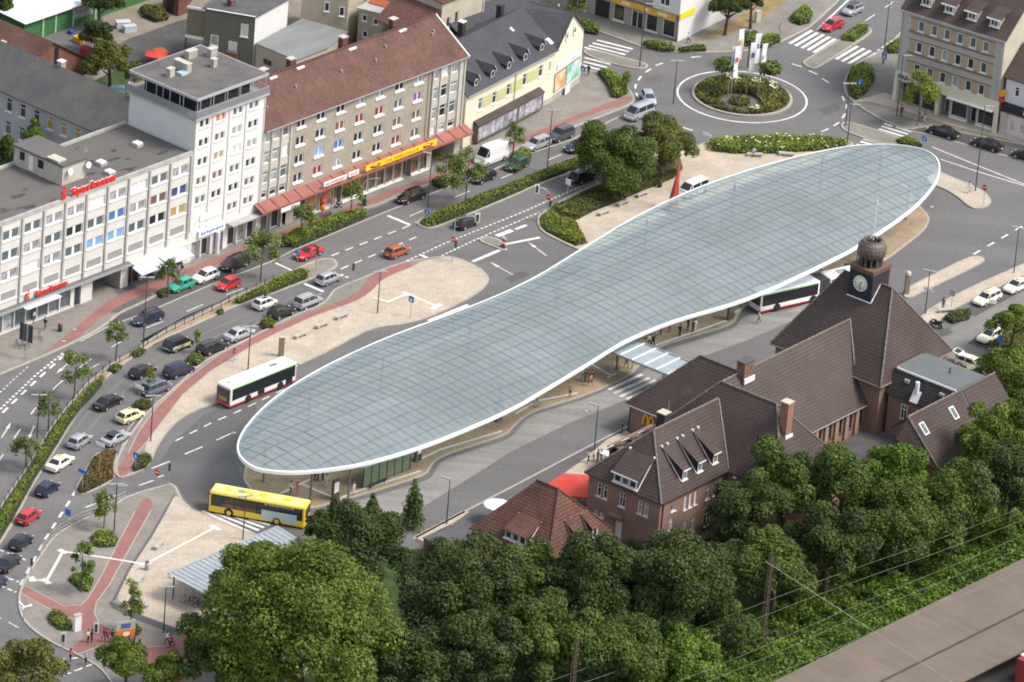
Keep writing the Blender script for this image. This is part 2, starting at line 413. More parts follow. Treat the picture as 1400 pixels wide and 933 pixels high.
for l in ([(206,700),(175,755),(150,800),(132,825),(129,840),(135,852),(160,865),(200,886),(232,884)], [(185,700),(165,737),(150,767),(135,795),(120,820),(110,829),(87,830),(55,813),(31,801)], [(29,813),(47,823),(82,841),(100,848)], [(105,897),(137,884),(165,890),(182,902),(207,915)], [(350,471),(288,509),(250,541),(225,574),(200,606),(181,629)], [(350,460),(300,486),(250,524),(213,559),(190,591),(175,621)]):
 eb.ribbon(pts(l), 0.14, HK+0.014)
struct('path_edging', eb, kerb_m)
slab('bus_island', [(332,653),(333,659),(345,674),(362,688),(400,698),(430,697),(463,686),(500,677),(583,651),(588,641),(600,626),(693,596),(699,588),(722,566),(795,544),(840,526),(862,515),(872,503),(897,476),(1002,445),(1008,434),(1018,418),(1100,395),(1140,385),(1210,358),(1262,318),(1271,305),(1270,295),(1257,283),(1240,252),(1200,243),(1130,245),(1050,258),(960,290),(900,318),(830,352),(750,397),(680,432),(600,467),(520,497),(460,520),(400,552),(352,600),(336,634)], paver_beige_shaded)
slab('plaza', [(735,311),(734,298),(740,292),(775,270),(810,253),(850,233),(890,212),(925,203),(950,203),(962,195),(1000,188),(1060,186),(1120,187),(1160,191),(1172,203),(1120,224),(1050,242),(960,277),(900,302),(830,337),(800,345),(787,341),(770,333),(745,321)], paver_beige)
sheet('planting_bed', [(738,310),(737,298),(743,293),(752,286),(790,268),(815,256),(850,238),(895,215),(927,206),(934,232),(920,246),(880,262),(840,279),(810,291),(787,303),(795,322),(803,334),(787,338),(770,330),(747,319)], soil, HK+0.006)
slab('pavement', [(1160,-40),(1150,0),(1117,30),(1106,40),(1071,57),(1049,67),(1010,72),(970,73),(940,73),(900,71),(875,65),(850,55),(822,46),(785,30),(740,15),(700,0),(640,-30),(640,-60)], paver_grey)
sheet('dry_verge', [(942,57),(990,37),(1030,11),(1045,-6),(1085,-25),(1095,-15),(1063,12),(1040,27),(1000,48)], drygrass, HK+0.01)
slab('traffic_island', [(796,75),(800,66),(850,79),(884,87),(887,92),(880,97),(838,89)], paver_grey)
slab('traffic_island', [(1096,88),(1100,83),(1150,53),(1180,37),(1194,40),(1190,48),(1120,93),(1110,96)], paver_grey)
slab('pavement', [(1260,10),(1212,66),(1195,76),(1170,86),(1156,102),(1152,122),(1160,137),(1190,157),(1215,170),(1245,180),(1262,173),(1300,180),(1350,190),(1400,199),(1460,212),(1500,100),(1300,-40)], paver_grey)
sheet('pavement_paving', [(1165,140),(1190,140),(1235,152),(1300,173),(1400,197),(1460,210),(1460,180),(1400,182),(1240,140),(1210,128)], paver_beige, HK+0.004)
sheet('parking_bay', [(1246,179),(1262,174),(1300,181),(1350,191),(1400,200),(1460,213),(1460,238),(1400,220),(1300,192)], asphalt_new, 0.004)
slab('traffic_island', [(1146,173),(1156,166),(1180,173),(1225,187),(1262,202),(1240,207),(1200,196),(1160,183)], paver_grey)
slab('traffic_island', [(1278,232),(1300,243),(1320,250),(1345,262),(1355,272),(1355,281),(1340,287),(1325,285),(1310,270),(1285,256),(1262,250)], paver_beige)
slab('traffic_island', [(1233,402),(1240,394),(1320,354),(1336,350),(1347,354),(1345,360),(1262,400),(1240,411)], paver_beige)
slab('pavement', [(1255,440),(1262,430),(1275,420),(1330,392),(1400,361),(1460,335),(1460,350),(1400,378),(1375,389),(1345,404),(1318,417),(1300,425),(1290,436),(1275,447)], paver_beige)
sheet('forecourt', [(1265,475),(1310,442),(1400,398),(1460,372),(1460,560),(1300,560)], asphalt_pale, 0.004)
sheet('parking_bay', [(1318,424),(1345,408),(1400,382),(1460,354),(1460,368),(1400,397),(1333,433)], asphalt_new, 0.008)
sheet('parking_bay', [(1257,452),(1270,444),(1297,450),(1303,455),(1283,464)], asphalt_new, 0.008)
sheet('parking_bay', [(1323,470),(1345,450),(1372,440),(1385,458),(1348,478)], asphalt_new, 0.008)
slab('planter_island', [(1350,488),(1352,470),(1385,455),(1460,440),(1460,560),(1390,520)], soil)
slab('traffic_island', [(650,329),(665,323),(685,329),(696,340),(690,345),(676,339)], paver_grey)
sheet('bus_lane', [(466,690),(505,681),(590,655),(597,640),(604,630),(698,600),(724,569),(797,547),(842,529),(866,519),(880,507),(905,480),(1006,449),(1015,432),(1080,425),(1140,398),(1160,405),(1090,436),(1020,466),(925,501),(858,546),(780,578),(700,617),(640,655),(540,717),(500,735),(450,715)], concrete_lane, 0.004)
sheet('station_forecourt', [(566,738),(640,698),(715,659),(800,614),(858,584),(890,575),(870,640),(800,700),(640,745),(590,760)], asphalt_mid, 0.006)
sheet('station_paving', [(744,666),(800,627),(830,601),(856,589),(872,598),(815,655),(775,695),(742,690)], paver_beige, 0.012)
sheet('station_paving', [(566,734),(632,699),(642,700),(604,727),(580,741)], paver_beige, 0.012)
sheet('north_lane', [(690,402),(760,365),(840,318),(860,330),(790,372),(690,425),(600,462),(520,492),(400,548),(345,600),(330,640),(322,625),(352,565),(400,532),(480,490),(560,455),(640,428)], asphalt_mid, 0.006)
for l in ([(330,420),(352,411),(362,416),(340,426)], [(600,300),(640,284),(646,289),(606,305)], [(690,380),(715,370),(724,376),(699,387)], [(60,545),(80,520),(86,523),(66,549)], [(880,110),(900,100),(910,108),(890,116)], [(1120,150),(1145,140),(1150,150),(1128,158)]):
 sheet('asphalt_patch', l, asphalt_mid, 0.005)
wear = mat('asphalt_worn', (0.132,0.128,0.129), 0.85, var=0.4, vscale=0.3, color2=(0.158,0.153,0.153), detail=8)
wb_ = MB()
for l in ([(30,672),(60,622),(92,575),(128,525),(180,484),(240,445),(320,408)], [(0,720),(35,668),(66,610),(105,550),(145,512)][:0] or [(28,720),(60,665),(96,608),(140,552),(190,510),(260,470),(340,435),(420,405)], [(450,352),(560,312),(660,275),(760,236)], [(470,385),(560,350),(680,305),(780,268)], [(200,470),(260,437),(340,402)]):
 for o in (-0.8,0.8): wb_.ribbon(pts(l), 0.5, 0.0065, off=o)
struct('tyre_wear', wb_, wear)
sheet('bus_loop', [(222,655),(212,641),(237,604),(280,566),(345,542),(352,565),(335,600),(322,625),(330,655),(345,682),(400,706),(430,722),(400,741),(347,729),(290,705),(256,686),(243,663)], asphalt_mid, 0.005)
sheet('grass_bank', [(255,1010),(300,900),(400,800),(470,745),(560,752),(650,742),(720,770),(850,745),(960,740),(1000,720),(1050,690),(1130,660),(1250,640),(1350,560),(1560,470),(1560,900),(1300,1100)], bank_green, 0.02)
yard = mat('yard_paving', (0.24, 0.205, 0.165), 0.95, var=0.25, vscale=0.4, fine=0.08)
sheet('yard', [(100,140),(150,0),(180,-40),(330,-60),(420,-40),(420,60),(330,130),(180,180)], yard, 0.004)
sheet('yard', [(168,56),(200,45),(240,30),(285,18),(290,90),(200,110),(140,125),(150,80)], asphalt_new, 0.008)
sheet('yard_lawn', [(-40,120),(60,110),(130,110),(170,90),(180,140),(80,230),(0,260),(-40,260)], bank_green, 0.012)
# road markings
mk = MB(); ZM = 0.009
def line(a, w=0.15, z=ZM): mk.ribbon(pts(a), w, z)
def dash(a, d, gp, w=0.14, z=ZM, ph=0): mk.dashes(pts(a), w, z, d, gp, phase=ph)
dash([(0,537),(20,518),(40,500)], 0.5, 0.5, 0.14)
dash([(-20,580),(0,560),(50,512),(89,481)], 0.5, 0.45, 0.3)
dash([(-20,590),(5,563),(50,520),(89,485)], 1.6, 1.3, 0.32)
dash([(-30,672),(0,628),(25,591),(46,561),(80,525),(126,490),(194,451),(237,434),(300,407),(345,390)], 3.2, 4.4, 0.15)
dash([(116,508),(129,501),(150,490)], 3.0, 3.0, 0.15)
dash([(560,296),(587,284),(614,273),(700,238),(747,220),(800,198)], 3.0, 6.5, 0.15)
line([(530,295),(561,308)], 0.5); line([(377,360),(399,370)], 0.35); line([(416,388),(442,399)], 0.5)
dash([(466,375),(480,382)], 0.5, 0.4, 0.3)
dash([(434,358),(445,353),(552,312),(572,303)], 1.5, 1.25, 0.22); dash([(466,368),(577,321)], 1.5, 1.25, 0.22)
dash([(556,357),(608,333),(720,288),(778,262),(835,240)], 0.5, 0.35, 0.25); dash([(604,350),(650,328),(720,298),(737,291)], 0.5, 0.35, 0.25)
line([(646,358),(684,342)], 0.55); line([(692,334),(738,325)], 0.5); line([(679,323),(700,315)], 0.8); line([(704,314),(720,308)], 0.5)
line([(576,349),(591,356)], 0.5); dash([(64,904),(108,899.5)], 0.9, 0.5, 0.25); dash([(86,924),(127,908)], 1.2, 0.6, 0.25)
def arrow(a, b, bend=0.0):
 A, B = P(*a), P(*b); d = (B-A).normalized(); n = Vector((-d.y, d.x, 0)); L = (B-A).length
 mk.ribbon([A, A+d*(L*0.62)], 0.15, ZM)
 c = A+d*(L*0.62)
 mk.poly([(q.x, q.y, ZM) for q in (c-n*0.26, B+n*bend, c+n*0.26)])
arrow((701,376),(669,358)); arrow((747,350),(722,331)); arrow((2,599),(15,578)); arrow((47,582),(38,603)); arrow((97,494),(77,511))
dash([(28,800),(62,737),(96,684),(120,640)], 1.6, 1.5, 0.3)
dash([(0,752),(40,768)], 0.6, 0.5, 0.25); dash([(-10,784),(26,796)], 0.7, 0.4, 0.3); dash([(-10,797),(22,810)], 0.7, 0.4, 0.3); line([(12,851),(26,859)], 0.15); line([(-20,838),(2,846)], 0.15)
dash([(240,603),(292,577),(323,564),(375,539),(393,530)], 1.45, 1.35, 0.2)
for a in ([(190,664),(210,657)], [(207,641),(232,631)], [(253,621),(277,611)], [(296,602),(320,591)], [(117,694),(143,684)], [(148,681),(160,677)], [(216,653),(224,650)]): line(a, 0.2)
for a, b in (((276.5,698.5),(346,730)), ((293,701),(354,725.5)), ((321,707),(361,721.6)), ((340,710),(369,718))): line([a, b], 0.5)
for a, b in (((585,439),(640,417)), ((600,438),(649,419)), ((566,449),(577,444))): line([a, b], 0.5)
for a, b in (((832,533),(878,512)), ((840,538),(888,517)), ((848,542.5),(896,520)), ((857,546.5),(903,525))): line([a, b], 0.55, 0.016)
for a, b in (((816,55),(865,67.5)), ((810,59),(860,71)), ((805,62.5),(855,75)), ((799,65),(850,78.5)), ((799,79),(835,88)), ((798,84.5),(830,92.5)), ((797,89.5),(825,97))): line([a, b], 0.5)
for (x0,y0),(x1,y1) in zip([(118,240),(150,252),(185,264),(217,276),(250,288)], [(240,167),(271,180),(305,190),(337,202),(369,213)]): line([(1050+x0/4,y0/4),(1050+x1/4,y1/4)], 0.55)
for (x0,y0),(x1,y1) in zip([(372,325),(405,337),(440,349),(475,360)], [(492,253),(526,266),(560,278),(596,290)]): line([(1050+x0/4,y0/4),(1050+x1/4,y1/4)], 0.55)
for a, b in (((605,706),(745,748)), ((620,691),(765,735)), ((700,695),(785,722)), ((635,677),(680,692)), ((485,790),(525,800)), ((505,775),(578,793)), ((520,760),(618,785))): line([(1050+a[0]/4,a[1]/4),(1050+b[0]/4,b[1]/4)], 0.5)
line([(1117,41),(1160,0),(1180,-18)], 0.3); dash([(1183,29),(1226,0),(1260,-23)], 3.0, 3.4, 0.18); dash([(1199,70),(1230,49)], 0.9, 0.5, 0.25)
line([(1274,201),(1340,228),(1400,252),(1460,276)], 0.2); line([(1286,218),(1340,236),(1400,254),(1460,273)], 0.2)
dash([(1331,348),(1388,315),(1410,303)], 1.7, 1.9, 0.3)
RC = Vector((29.04, 86.45, 0)); RR = 9.02
def arc(r, a0, a1, n=64): return [RC + Vector((math.cos(rad(a0+(a1-a0)*i/n))*r, math.sin(rad(a0+(a1-a0)*i/n))*r, 0)) for i in range(n+1)]
mk.ribbon(arc(RR, 0, 360, 96)[:-1], 0.28, ZM, closed=True)
rr = [(P(900+x/5.833, 30+y/5.833)-RC).length for x, y in ((1335,470),(1235,405),(1105,347),(300,280),(1330,865),(1200,905),(235,855))]
for x, y in ((1335,470),(1235,405),(1105,347),(300,280),(5,340),(1330,865),(1200,905),(235,855),(540,928),(1060,928)):
 q = P(900+x/5.833, 30+y/5.833); d = q-RC; a = math.degrees(math.atan2(d.y, d.x)); r = d.length; da = math.degrees(0.8/r)
 mk.ribbon(arc(r, a-da, a+da, 4), 0.28, ZM)
for x, y in ((385,565),(318,625),(285,690),(296,760)):
 q = P(820+x/5.833, y/5.833); d = q-RC; a = math.degrees(math.atan2(d.y, d.x)); r = d.length; da = math.degrees(0.8/r)
 mk.ribbon(arc(r, a-da, a+da, 4), 0.28, ZM)
for x, y in ((412,540),(430,585),(415,635),(375,680)):
 q = P(1050+x/4, y/4); d = q-RC; a = math.degrees(math.atan2(d.y, d.x)); r = d.length; da = math.degrees(0.8/r)
 mk.ribbon(arc(r, a-da, a+da, 4), 0.28, ZM)
struct('road_marking', mk, paint_w)
rc = MB(); rc.prism(arc(7.05, 0, 360, 64)[:-1], 0, 0.2, 0, side=1); rc.ribbon(arc(6.85, 0, 360, 64)[:-1], 0.4, 0.212, 1, closed=True)
struct('roundabout_island', rc, [soil, kerb_m])
gv = MB(); gv.prism([RC + Vector((math.cos(t/20*math.pi)*2.7-0.3, math.sin(t/20*math.pi)*3.0-2.6, 0)) for t in range(40)], 0.2, 0.23); struct('gravel_bed', gv, mat('gravel', (0.16, 0.135, 0.12), 0.95, var=0.3, vscale=3))
tw = MB(); ZT = HK+0.018
def tact(l, w=0.4): tw.ribbon(pts(l), w, ZT)
tact([(43,793.5),(63,796.5),(86,755.5),(150,765),(198,773),(293,723.5)], 0.36)
for a in ([(80,753),(91,758)], [(58,793),(68,800)], [(190,774),(206,771)], [(287,720),(301,726)], [(42,790),(45,797)]): tw.ribbon(pts(a), 0.75, ZT+0.006)
tact([(511,408),(530,414),(557,403),(597,420)], 0.4)
for a in ([(551,401),(564,407)], [(591,424),(602,417)]): tw.ribbon(pts(a), 0.75, ZT+0.006)
for l in ([(383,676.6),(426,656)], [(414,664),(454,681)], [(463,684),(481,675.5),(575,645.5)], [(573,630),(601,616.5),(686,591)], [(705,567),(735,549.5),(789,539)], [(808,499),(836,515.5)], [(830,518),(842,512)], [(895,474),(996,439)], [(1003,430),(1012,424)]): tact(l, 0.35)
struct('tactile_paving', tw, tactile_w)
mh = MB()
for x, y in ((102,452),(87,468),(802,562),(320,592),(1078,385),(1274,283),(1075,372)):
 q = P(x, y); z = 0.02 if y > 500 or x > 600 else HK+0.02
 mh.prism([q+Vector((math.cos(k*math.pi/8)*0.45, math.sin(k*math.pi/8)*0.45, 0)) for k in range(16)], z, z, 0)
 mh.prism([q+Vector((math.cos(k*math.pi/8)*0.3, math.sin(k*math.pi/8)*0.3, 0)) for k in range(16)], z+0.004, z+0.004, 1)
struct('manhole_cover', mh, [dark_stone, kerb_m])
# building helpers
SO = Vector((-64.4836, -11.3869, 0)); SR = rad(51)
def street(px, py, z=0.0):
 d = P(px, py, z)-SO; return Vector((d.x*math.cos(SR)+d.y*math.sin(SR), -d.x*math.sin(SR)+d.y*math.cos(SR), z))
def ray_plane(px, py, p0, nrm):
 a = P(px, py, 0) - CAM
 t = (Vector(p0)-CAM).dot(nrm)/a.dot(nrm); return CAM + a*t
def on_wall(px, py, root, off=0.0, y=0.0):
 """-> (u, z) on the plane y = y - off of a building's own frame"""
 r = root.rotation_euler[2]; nrm = Vector((-math.sin(r), math.cos(r), 0))
 q = ray_plane(px, py, Vector(root.location)+nrm*(y-off), nrm); l = local(root, q); return l.x, l.z
wh_frame = mat('white_frame', (0.80, 0.80, 0.78), 0.5)
glass_d = mat('glass_dark', (0.028, 0.032, 0.036), 0.08, spec=0.6)
glass_b = mat('glass_grey', (0.10, 0.125, 0.135), 0.1, spec=0.6)
glass_l = mat('glass_curtain', (0.42, 0.44, 0.44), 0.25, var=0.5, vscale=1.8, color2=(0.16, 0.17, 0.175))
blind_w = mat('blind_white', (0.66, 0.66, 0.64), 0.6)
blind_g = mat('shutter_grey', (0.29, 0.275, 0.265), 0.7)
blind_b = mat('blind_blue', (0.07, 0.14, 0.42), 0.5)
blind_lb = mat('blind_sky', (0.19, 0.34, 0.66), 0.5)
blind_y = mat('blind_ochre', (0.40, 0.27, 0.10), 0.6)
cur_r = mat('curtain_red', (0.22, 0.03, 0.03), 0.6)
cur_o = mat('curtain_orange', (0.62, 0.13, 0.04), 0.6)
cur_br = mat('curtain_brown', (0.15, 0.085, 0.055), 0.6)
cur_v = mat('curtain_violet', (0.20, 0.09, 0.27), 0.6)
DARKS = [glass_d, glass_d, glass_b, glass_d, glass_l, cur_br]
_wc = {}
def win_mesh(w, h, style, depth):
 """style (columns, rows, bar, sill)"""
 k = (round(w,2), round(h,2), style, depth)
 if k in _wc: return _wc[k]
 cols, rows, bar, sill = style
 b = MB(); t = 0.115; y0, y1 = depth-0.09, depth-0.02
 b.box(0, t, y0, y1, 0, h); b.box(w-t, w, y0, y1, 0, h); b.box(t, w-t, y0, y1, 0, t); b.box(t, w-t, y0, y1, h-t, h)
 iw = (w-2*t-(cols-1)*bar)/cols
 for i in range(1, cols): x = t+i*iw+(i-1)*bar; b.box(x, x+bar, y0, y1, t, h-t)
 for j in range(1, rows): z = h*(0.68 if rows == 2 else j/rows); b.box(t, w-t, y0+0.004, y1-0.004, z-0.035, z+0.035)
 if sill: b.box(-0.1, w+0.1, -0.14, depth-0.1, -sill, -0.004)
 p = MB(); p.quad((t*0.5, depth-0.05, t*0.5), (w-t*0.5, depth-0.05, t*0.5), (w-t*0.5, depth-0.05, h-t*0.5), (t*0.5, depth-0.05, h-t*0.5))
 _wc[k] = (b.mesh('window', wh_frame), p.mesh('pane', glass_d)); return _wc[k]
def put_window(root, x0, y0, ang, u, z, w, h, style=(2,1,0.08,0.12), pane=None, frame=None, depth=0.18, label=None):
 fm, pm = win_mesh(w, h, style, depth)
 o = link('window', fm, root, (x0+math.cos(ang)*u, y0+math.sin(ang)*u, z), ang, mats=[frame] if frame else None)
 link('pane', pm, o, (0,0,0), 0, mats=[pane or RND.choice(DARKS)])
 if label: o['label'] = label
 return o
def wall(root, b, x0, y0, ang, L, z0, z1, wins=(), depth=0.18, mi=0, mr=None, u0=0.0):
 """a wall sheet with real openings; wins = list of dicts u,z,w,h,(style,pane,frame)"""
 mr = mi if mr is None else mr
 us = sorted({u0, u0+L} | {round(w['u'], 4) for w in wins} | {round(w['u']+w['w'], 4) for w in wins})
 zs = sorted({z0, z1} | {round(w['z'], 4) for w in wins} | {round(w['z']+w['h'], 4) for w in wins})
 us = [u for u in us if u0-1e-6 <= u <= u0+L+1e-6]; zs = [z for z in zs if z0-1e-6 <= z <= z1+1e-6]
 c, s = math.cos(ang), math.sin(ang)
 def pt(u, z, d=0.0): return (x0+c*u-s*d, y0+s*u+c*d, z)
 for j in range(len(zs)-1):
  run = None
  for i in range(len(us)-1):
   um, zm = (us[i]+us[i+1])/2, (zs[j]+zs[j+1])/2
   hole = any(w['u'] < um < w['u']+w['w'] and w['z'] < zm < w['z']+w['h'] for w in wins)
   if not hole and run is None: run = us[i]
   if run is not None and (hole or i == len(us)-2):
    e = us[i] if hole else us[i+1]
    b.quad(pt(run, zs[j]), pt(e, zs[j]), pt(e, zs[j+1]), pt(run, zs[j+1]), mi); run = None
 for w in wins:
  a, e, lo, hi = w['u'], w['u']+w['w'], w['z'], w['z']+w['h']; d = w.get('depth', depth)+0.02
  b.quad(pt(a,lo), pt(a,lo,d), pt(a,hi,d), pt(a,hi), mr); b.quad(pt(e,lo,d), pt(e,lo), pt(e,hi), pt(e,hi,d), mr)
  b.quad(pt(a,lo), pt(e,lo), pt(e,lo,d), pt(a,lo,d), mr); b.quad(pt(a,hi,d), pt(e,hi,d), pt(e,hi), pt(a,hi), mr)
  if w.get('style') is not None:
   put_window(root, x0, y0, ang, a, lo, w['w'], w['h'], w['style'], w.get('pane'), w.get('frame'), w.get('depth', depth))
def W(u, z, w, h, style=(2,1,0.08,0.12), pane=None, **k): return dict(u=u, z=z, w=w, h=h, style=style, pane=pane, **k)
def chimney(root, x, y, z0, z1, sx=0.7, sy=0.7, m=None, cap=None, name='chimney'):
 b = MB(); b.box(x-sx/2, x+sx/2, y-sy/2, y+sy/2, z0, z1-0.12); b.box(x-sx/2-0.07, x+sx/2+0.07, y-sy/2-0.07, y+sy/2+0.07, z1-0.12, z1, 1)
 return b.build(name, [m or brick_dark, cap or stone_pale], root)
plaster_w = mat('plaster_white', (0.62, 0.605, 0.565), 0.8, var=0.10, vscale=0.5, fine=0.03)
plaster_p = mat('plaster_bright', (0.67, 0.665, 0.65), 0.8, var=0.05, vscale=0.3)
plaster_c = mat('plaster_cream', (0.70, 0.665, 0.51), 0.85, var=0.06, vscale=0.4)
plaster_gr = mat('plaster_ochre_green', (0.52, 0.50, 0.24), 0.85, var=0.05, vscale=0.5)
plaster_t = mat('plaster_taupe', (0.36, 0.315, 0.255), 0.9, var=0.18, vscale=0.5, fine=0.08, fscale=3)
plaster_b = mat('plaster_beige', (0.50, 0.45, 0.35), 0.9, var=0.18, vscale=0.35, fine=0.06)
concrete = mat('concrete_light', (0.52, 0.49, 0.43), 0.85, var=0.2, vscale=0.6)
conc_grey = mat('concrete_grey', (0.42, 0.41, 0.385), 0.88, var=0.25, vscale=0.5)
stone_pale = mat('stone_cap', (0.52, 0.48, 0.40), 0.85, var=0.2, vscale=2)
felt = mat('roof_felt', (0.125, 0.117, 0.11), 0.95, var=0.30, vscale=0.35, color2=(0.105, 0.098, 0.095), stretch=(0, (0.35, 1.6, 1)), detail=6, fine=0.08)
felt_t = mat('roof_felt_tower', (0.14, 0.13, 0.118), 0.95, var=0.45, vscale=0.3, color2=(0.085, 0.082, 0.085), detail=5, fine=0.06)
felt_l = mat('roof_felt_grey', (0.215, 0.225, 0.225), 0.9, var=0.2, vscale=0.35, stretch=(51, (0.3, 1.5, 1)), fine=0.07)
felt_d = mat('roof_felt_dark', (0.105, 0.10, 0.105), 0.92, var=0.3, vscale=0.4, fine=0.1)
tile_red = brickmat('roof_tiles_red', (0.165, 0.082, 0.058), (0.112, 0.062, 0.05), (0.062, 0.04, 0.036), 0.32, 0.38, 0.035, var=0.28, vscale=0.22, stain=((0.10, 0.062, 0.05), 0.35, 0.57), bump=0.6)
tile_slate = brickmat('roof_tiles_slate', (0.078, 0.077, 0.088), (0.064, 0.063, 0.073), (0.038, 0.038, 0.045), 0.34, 0.36, 0.035, var=0.14, vscale=0.3, bump=0.5)
tile_brown = brickmat('roof_tiles_brown', (0.090, 0.066, 0.060), (0.076, 0.056, 0.052), (0.050, 0.038, 0.036), 0.36, 0.46, 0.06, var=0.22, vscale=0.18, stain=((0.13, 0.10, 0.088), 0.22, 0.62), bump=0.8)
tile_warm = brickmat('roof_tiles_warm', (0.165, 0.078, 0.052), (0.12, 0.06, 0.045), (0.055, 0.03, 0.026), 0.36, 0.44, 0.055, var=0.3, vscale=0.3, bump=0.8)
tile_orange = brickmat('roof_tiles_orange', (0.48, 0.14, 0.05), (0.40, 0.12, 0.045), (0.22, 0.07, 0.03), 0.34, 0.36, 0.03, var=0.12, vscale=0.5)
tile_black = brickmat('roof_tiles_black', (0.062, 0.055, 0.055), (0.05, 0.045, 0.046), (0.022, 0.02, 0.02), 0.32, 0.42, 0.05, var=0.2, vscale=0.4, bump=0.8)
brick_pink = brickmat('brick_pink', (0.30, 0.175, 0.135), (0.255, 0.145, 0.115), (0.26, 0.20, 0.165), 0.25, 0.08, 0.01, var=0.16, vscale=0.45)
brick_red = brickmat('brick_red', (0.21, 0.085, 0.06), (0.165, 0.07, 0.05), (0.15, 0.10, 0.08), 0.25, 0.08, 0.01, var=0.2, vscale=0.5)
brick_dark = brickmat('brick_chimney', (0.16, 0.07, 0.055), (0.12, 0.055, 0.045), (0.10, 0.07, 0.06), 0.25, 0.08, 0.01, var=0.25, vscale=0.8)
metal_g = mat('metal_grey', (0.38, 0.40, 0.43), 0.45, metal=0.3)
metal_d = mat('metal_dark', (0.045, 0.048, 0.055), 0.5, metal=0.2)
metal_w = mat('metal_white', (0.78, 0.78, 0.77), 0.4)
zinc = mat('zinc', (0.50, 0.51, 0.52), 0.45, metal=0.4)
black_m = mat('black_void', (0.012, 0.012, 0.014), 0.8)
red_s = mat('sign_red', (0.62, 0.03, 0.025), 0.45)
yellow_s = mat('sign_yellow', (0.86, 0.62, 0.02), 0.45)
white_s = mat('sign_white', (0.82, 0.81, 0.80), 0.5)
blue_s = mat('sign_blue', (0.03, 0.16, 0.55), 0.45)
canopy_red = mat('canopy_red', (0.34, 0.115, 0.085), 0.7, var=0.3, vscale=0.8, color2=(0.23, 0.085, 0.07))
gutter_m = mat('gutter_grey', (0.42, 0.41, 0.41), 0.5, metal=0.3)
# long white bank block
bank = thing('bank_building', 'long white four storey bank block with flat grey roof and red rooftop lettering', 'building', SO, SR)
b = MB(); panes_b = [glass_b, glass_l, glass_d, glass_l, glass_b, blind_w]
spec = {(1,0):None}
wins = []
piers = [-4.72+3.86*k for k in range(11)]     # -4.72 .. 33.9
for k in range(10):
 u = piers[k]+0.5
 for row, (z, h) in enumerate(((13.15,1.38), (10.35,1.38), (7.55,1.38), (4.75,1.3))):
  pane = RND.choice(panes_b)
  if row == 3: pane = blind_g
  if (row, k) in ((1,8),): pane = cur_br
  if (row, k) in ((1,6),): pane = blind_b
  if (row, k) in ((2,6),): pane = blind_lb
  if (row, k) in ((2,5),): pane = blind_lb
  if (row, k) in ((2,9),): pane = blind_y
  if (row, k) in ((1,9),): pane = mat('blind_navy', (0.05, 0.06, 0.17), 0.5)
  if (row, k) in ((1,4), (2,8)): pane = glass_d
  wins.append(W(u, z, 2.95, h, (2,1,0.42,0.10) if row < 3 else (1,1,0.1,0.08), pane, depth=0.2 if row < 3 else 0.1))
for i in range(8):      # street level glazing
 u = -3.6+i*2.05
 wins.append(W(u, 0.45, 1.85, 2.7, (1,2,0.08,0), RND.choice([glass_b, glass_l, glass_b]), frame=metal_g, depth=0.3))
wins.append(W(13.3, 0.02, 1.2, 2.9, (1,1,0.08,0), glass_d, frame=metal_g, depth=0.3))
wins.append(W(16.6, 0.02, 5.2, 3.05, None, depth=4.0))
for i in range(4): wins.append(W(23.2+i*2.6, 0.02, 2.4, 2.75, (2,1,0.08,0), glass_d, frame=metal_g, depth=0.5))
wall(bank, b, 0, 0, 0, 39.0, 0, 16.0, wins, u0=-4.72, mr=1)
b.quad((16.6,4.0,0.02),(21.8,4.0,0.02),(21.8,4.0,3.07),(16.6,4.0,3.07), 2)
b.quad((-4.72,12.2,0),(-4.72,0,0),(-4.72,0,16),(-4.72,12.2,16), 0); b.quad((34.28,0,0),(34.28,12.2,0),(34.28,12.2,16),(34.28,0,16), 0); b.quad((34.28,12.2,0),(-4.72,12.2,0),(-4.72,12.2,16),(34.28,12.2,16), 0)
b.build('wall', [plaster_w, conc_grey, black_m], bank)
b = MB(); b.poly([(-4.72,0,15.72),(34.28,0,15.72),(34.28,12.2,15.72),(-4.72,12.2,15.72)]); b.build('roof', felt, bank)
b = MB()
b.box(-4.72,34.2,-0.08,0.28,15.5,16.05); b.box(-4.72,34.2,11.95,12.3,15.5,16.1)
b.build('parapet', conc_grey, bank)
stain_m = mat('roof_stain', (0.062,0.058,0.06), 0.8, var=0.4, vscale=1.5); rst = MB(); RS2 = random.Random(4)
for i in range(26):
 x, y = RS2.uniform(-4,33), RS2.uniform(1,11.3)
 if 13 < x < 18.3 and y > 3: continue
 w_, h_, a0 = RS2.uniform(0.4,1.7), RS2.uniform(0.15,0.5), RS2.uniform(-0.3,0.3)
 rst.poly([(x+w_*math.cos(k*0.524)*RS2.uniform(0.7,1.1)*math.cos(a0)-h_*math.sin(k*0.524)*math.sin(a0), y+w_*math.cos(k*0.524)*math.sin(a0)+h_*math.sin(k*0.524)*RS2.uniform(0.7,1.2), 15.726+0.0015*i) for k in range(12)])
tag(rst.build('roof_stains', stain_m, bank), kind='stuff')
b = MB()
for u in piers: MB().box(u-0.13, u+0.13, -0.2, -0.003, 3.8, 15.48).build('pilaster', conc_grey, bank)
b = MB(); b.box(-4.7, 23.0, -0.75, -0.02, 3.35, 3.72); b.build('street_canopy', [mat('canopy_dark', (0.13,0.125,0.125), 0.8)], bank)
b = MB(); b.box(-4.7, 23.0, -0.79, -0.753, 3.33, 3.74); b.build('canopy_edge', metal_g, bank)
b = MB(); b.box(3.2, 9.4, -1.5, -0.8, 3.2, 3.32); b.build('entrance_roof', metal_w, bank)
b = MB(); b.box(23.2, 33.8, -0.9, -0.02, 3.05, 3.45); b.build('shop_fascia', plaster_w, bank)
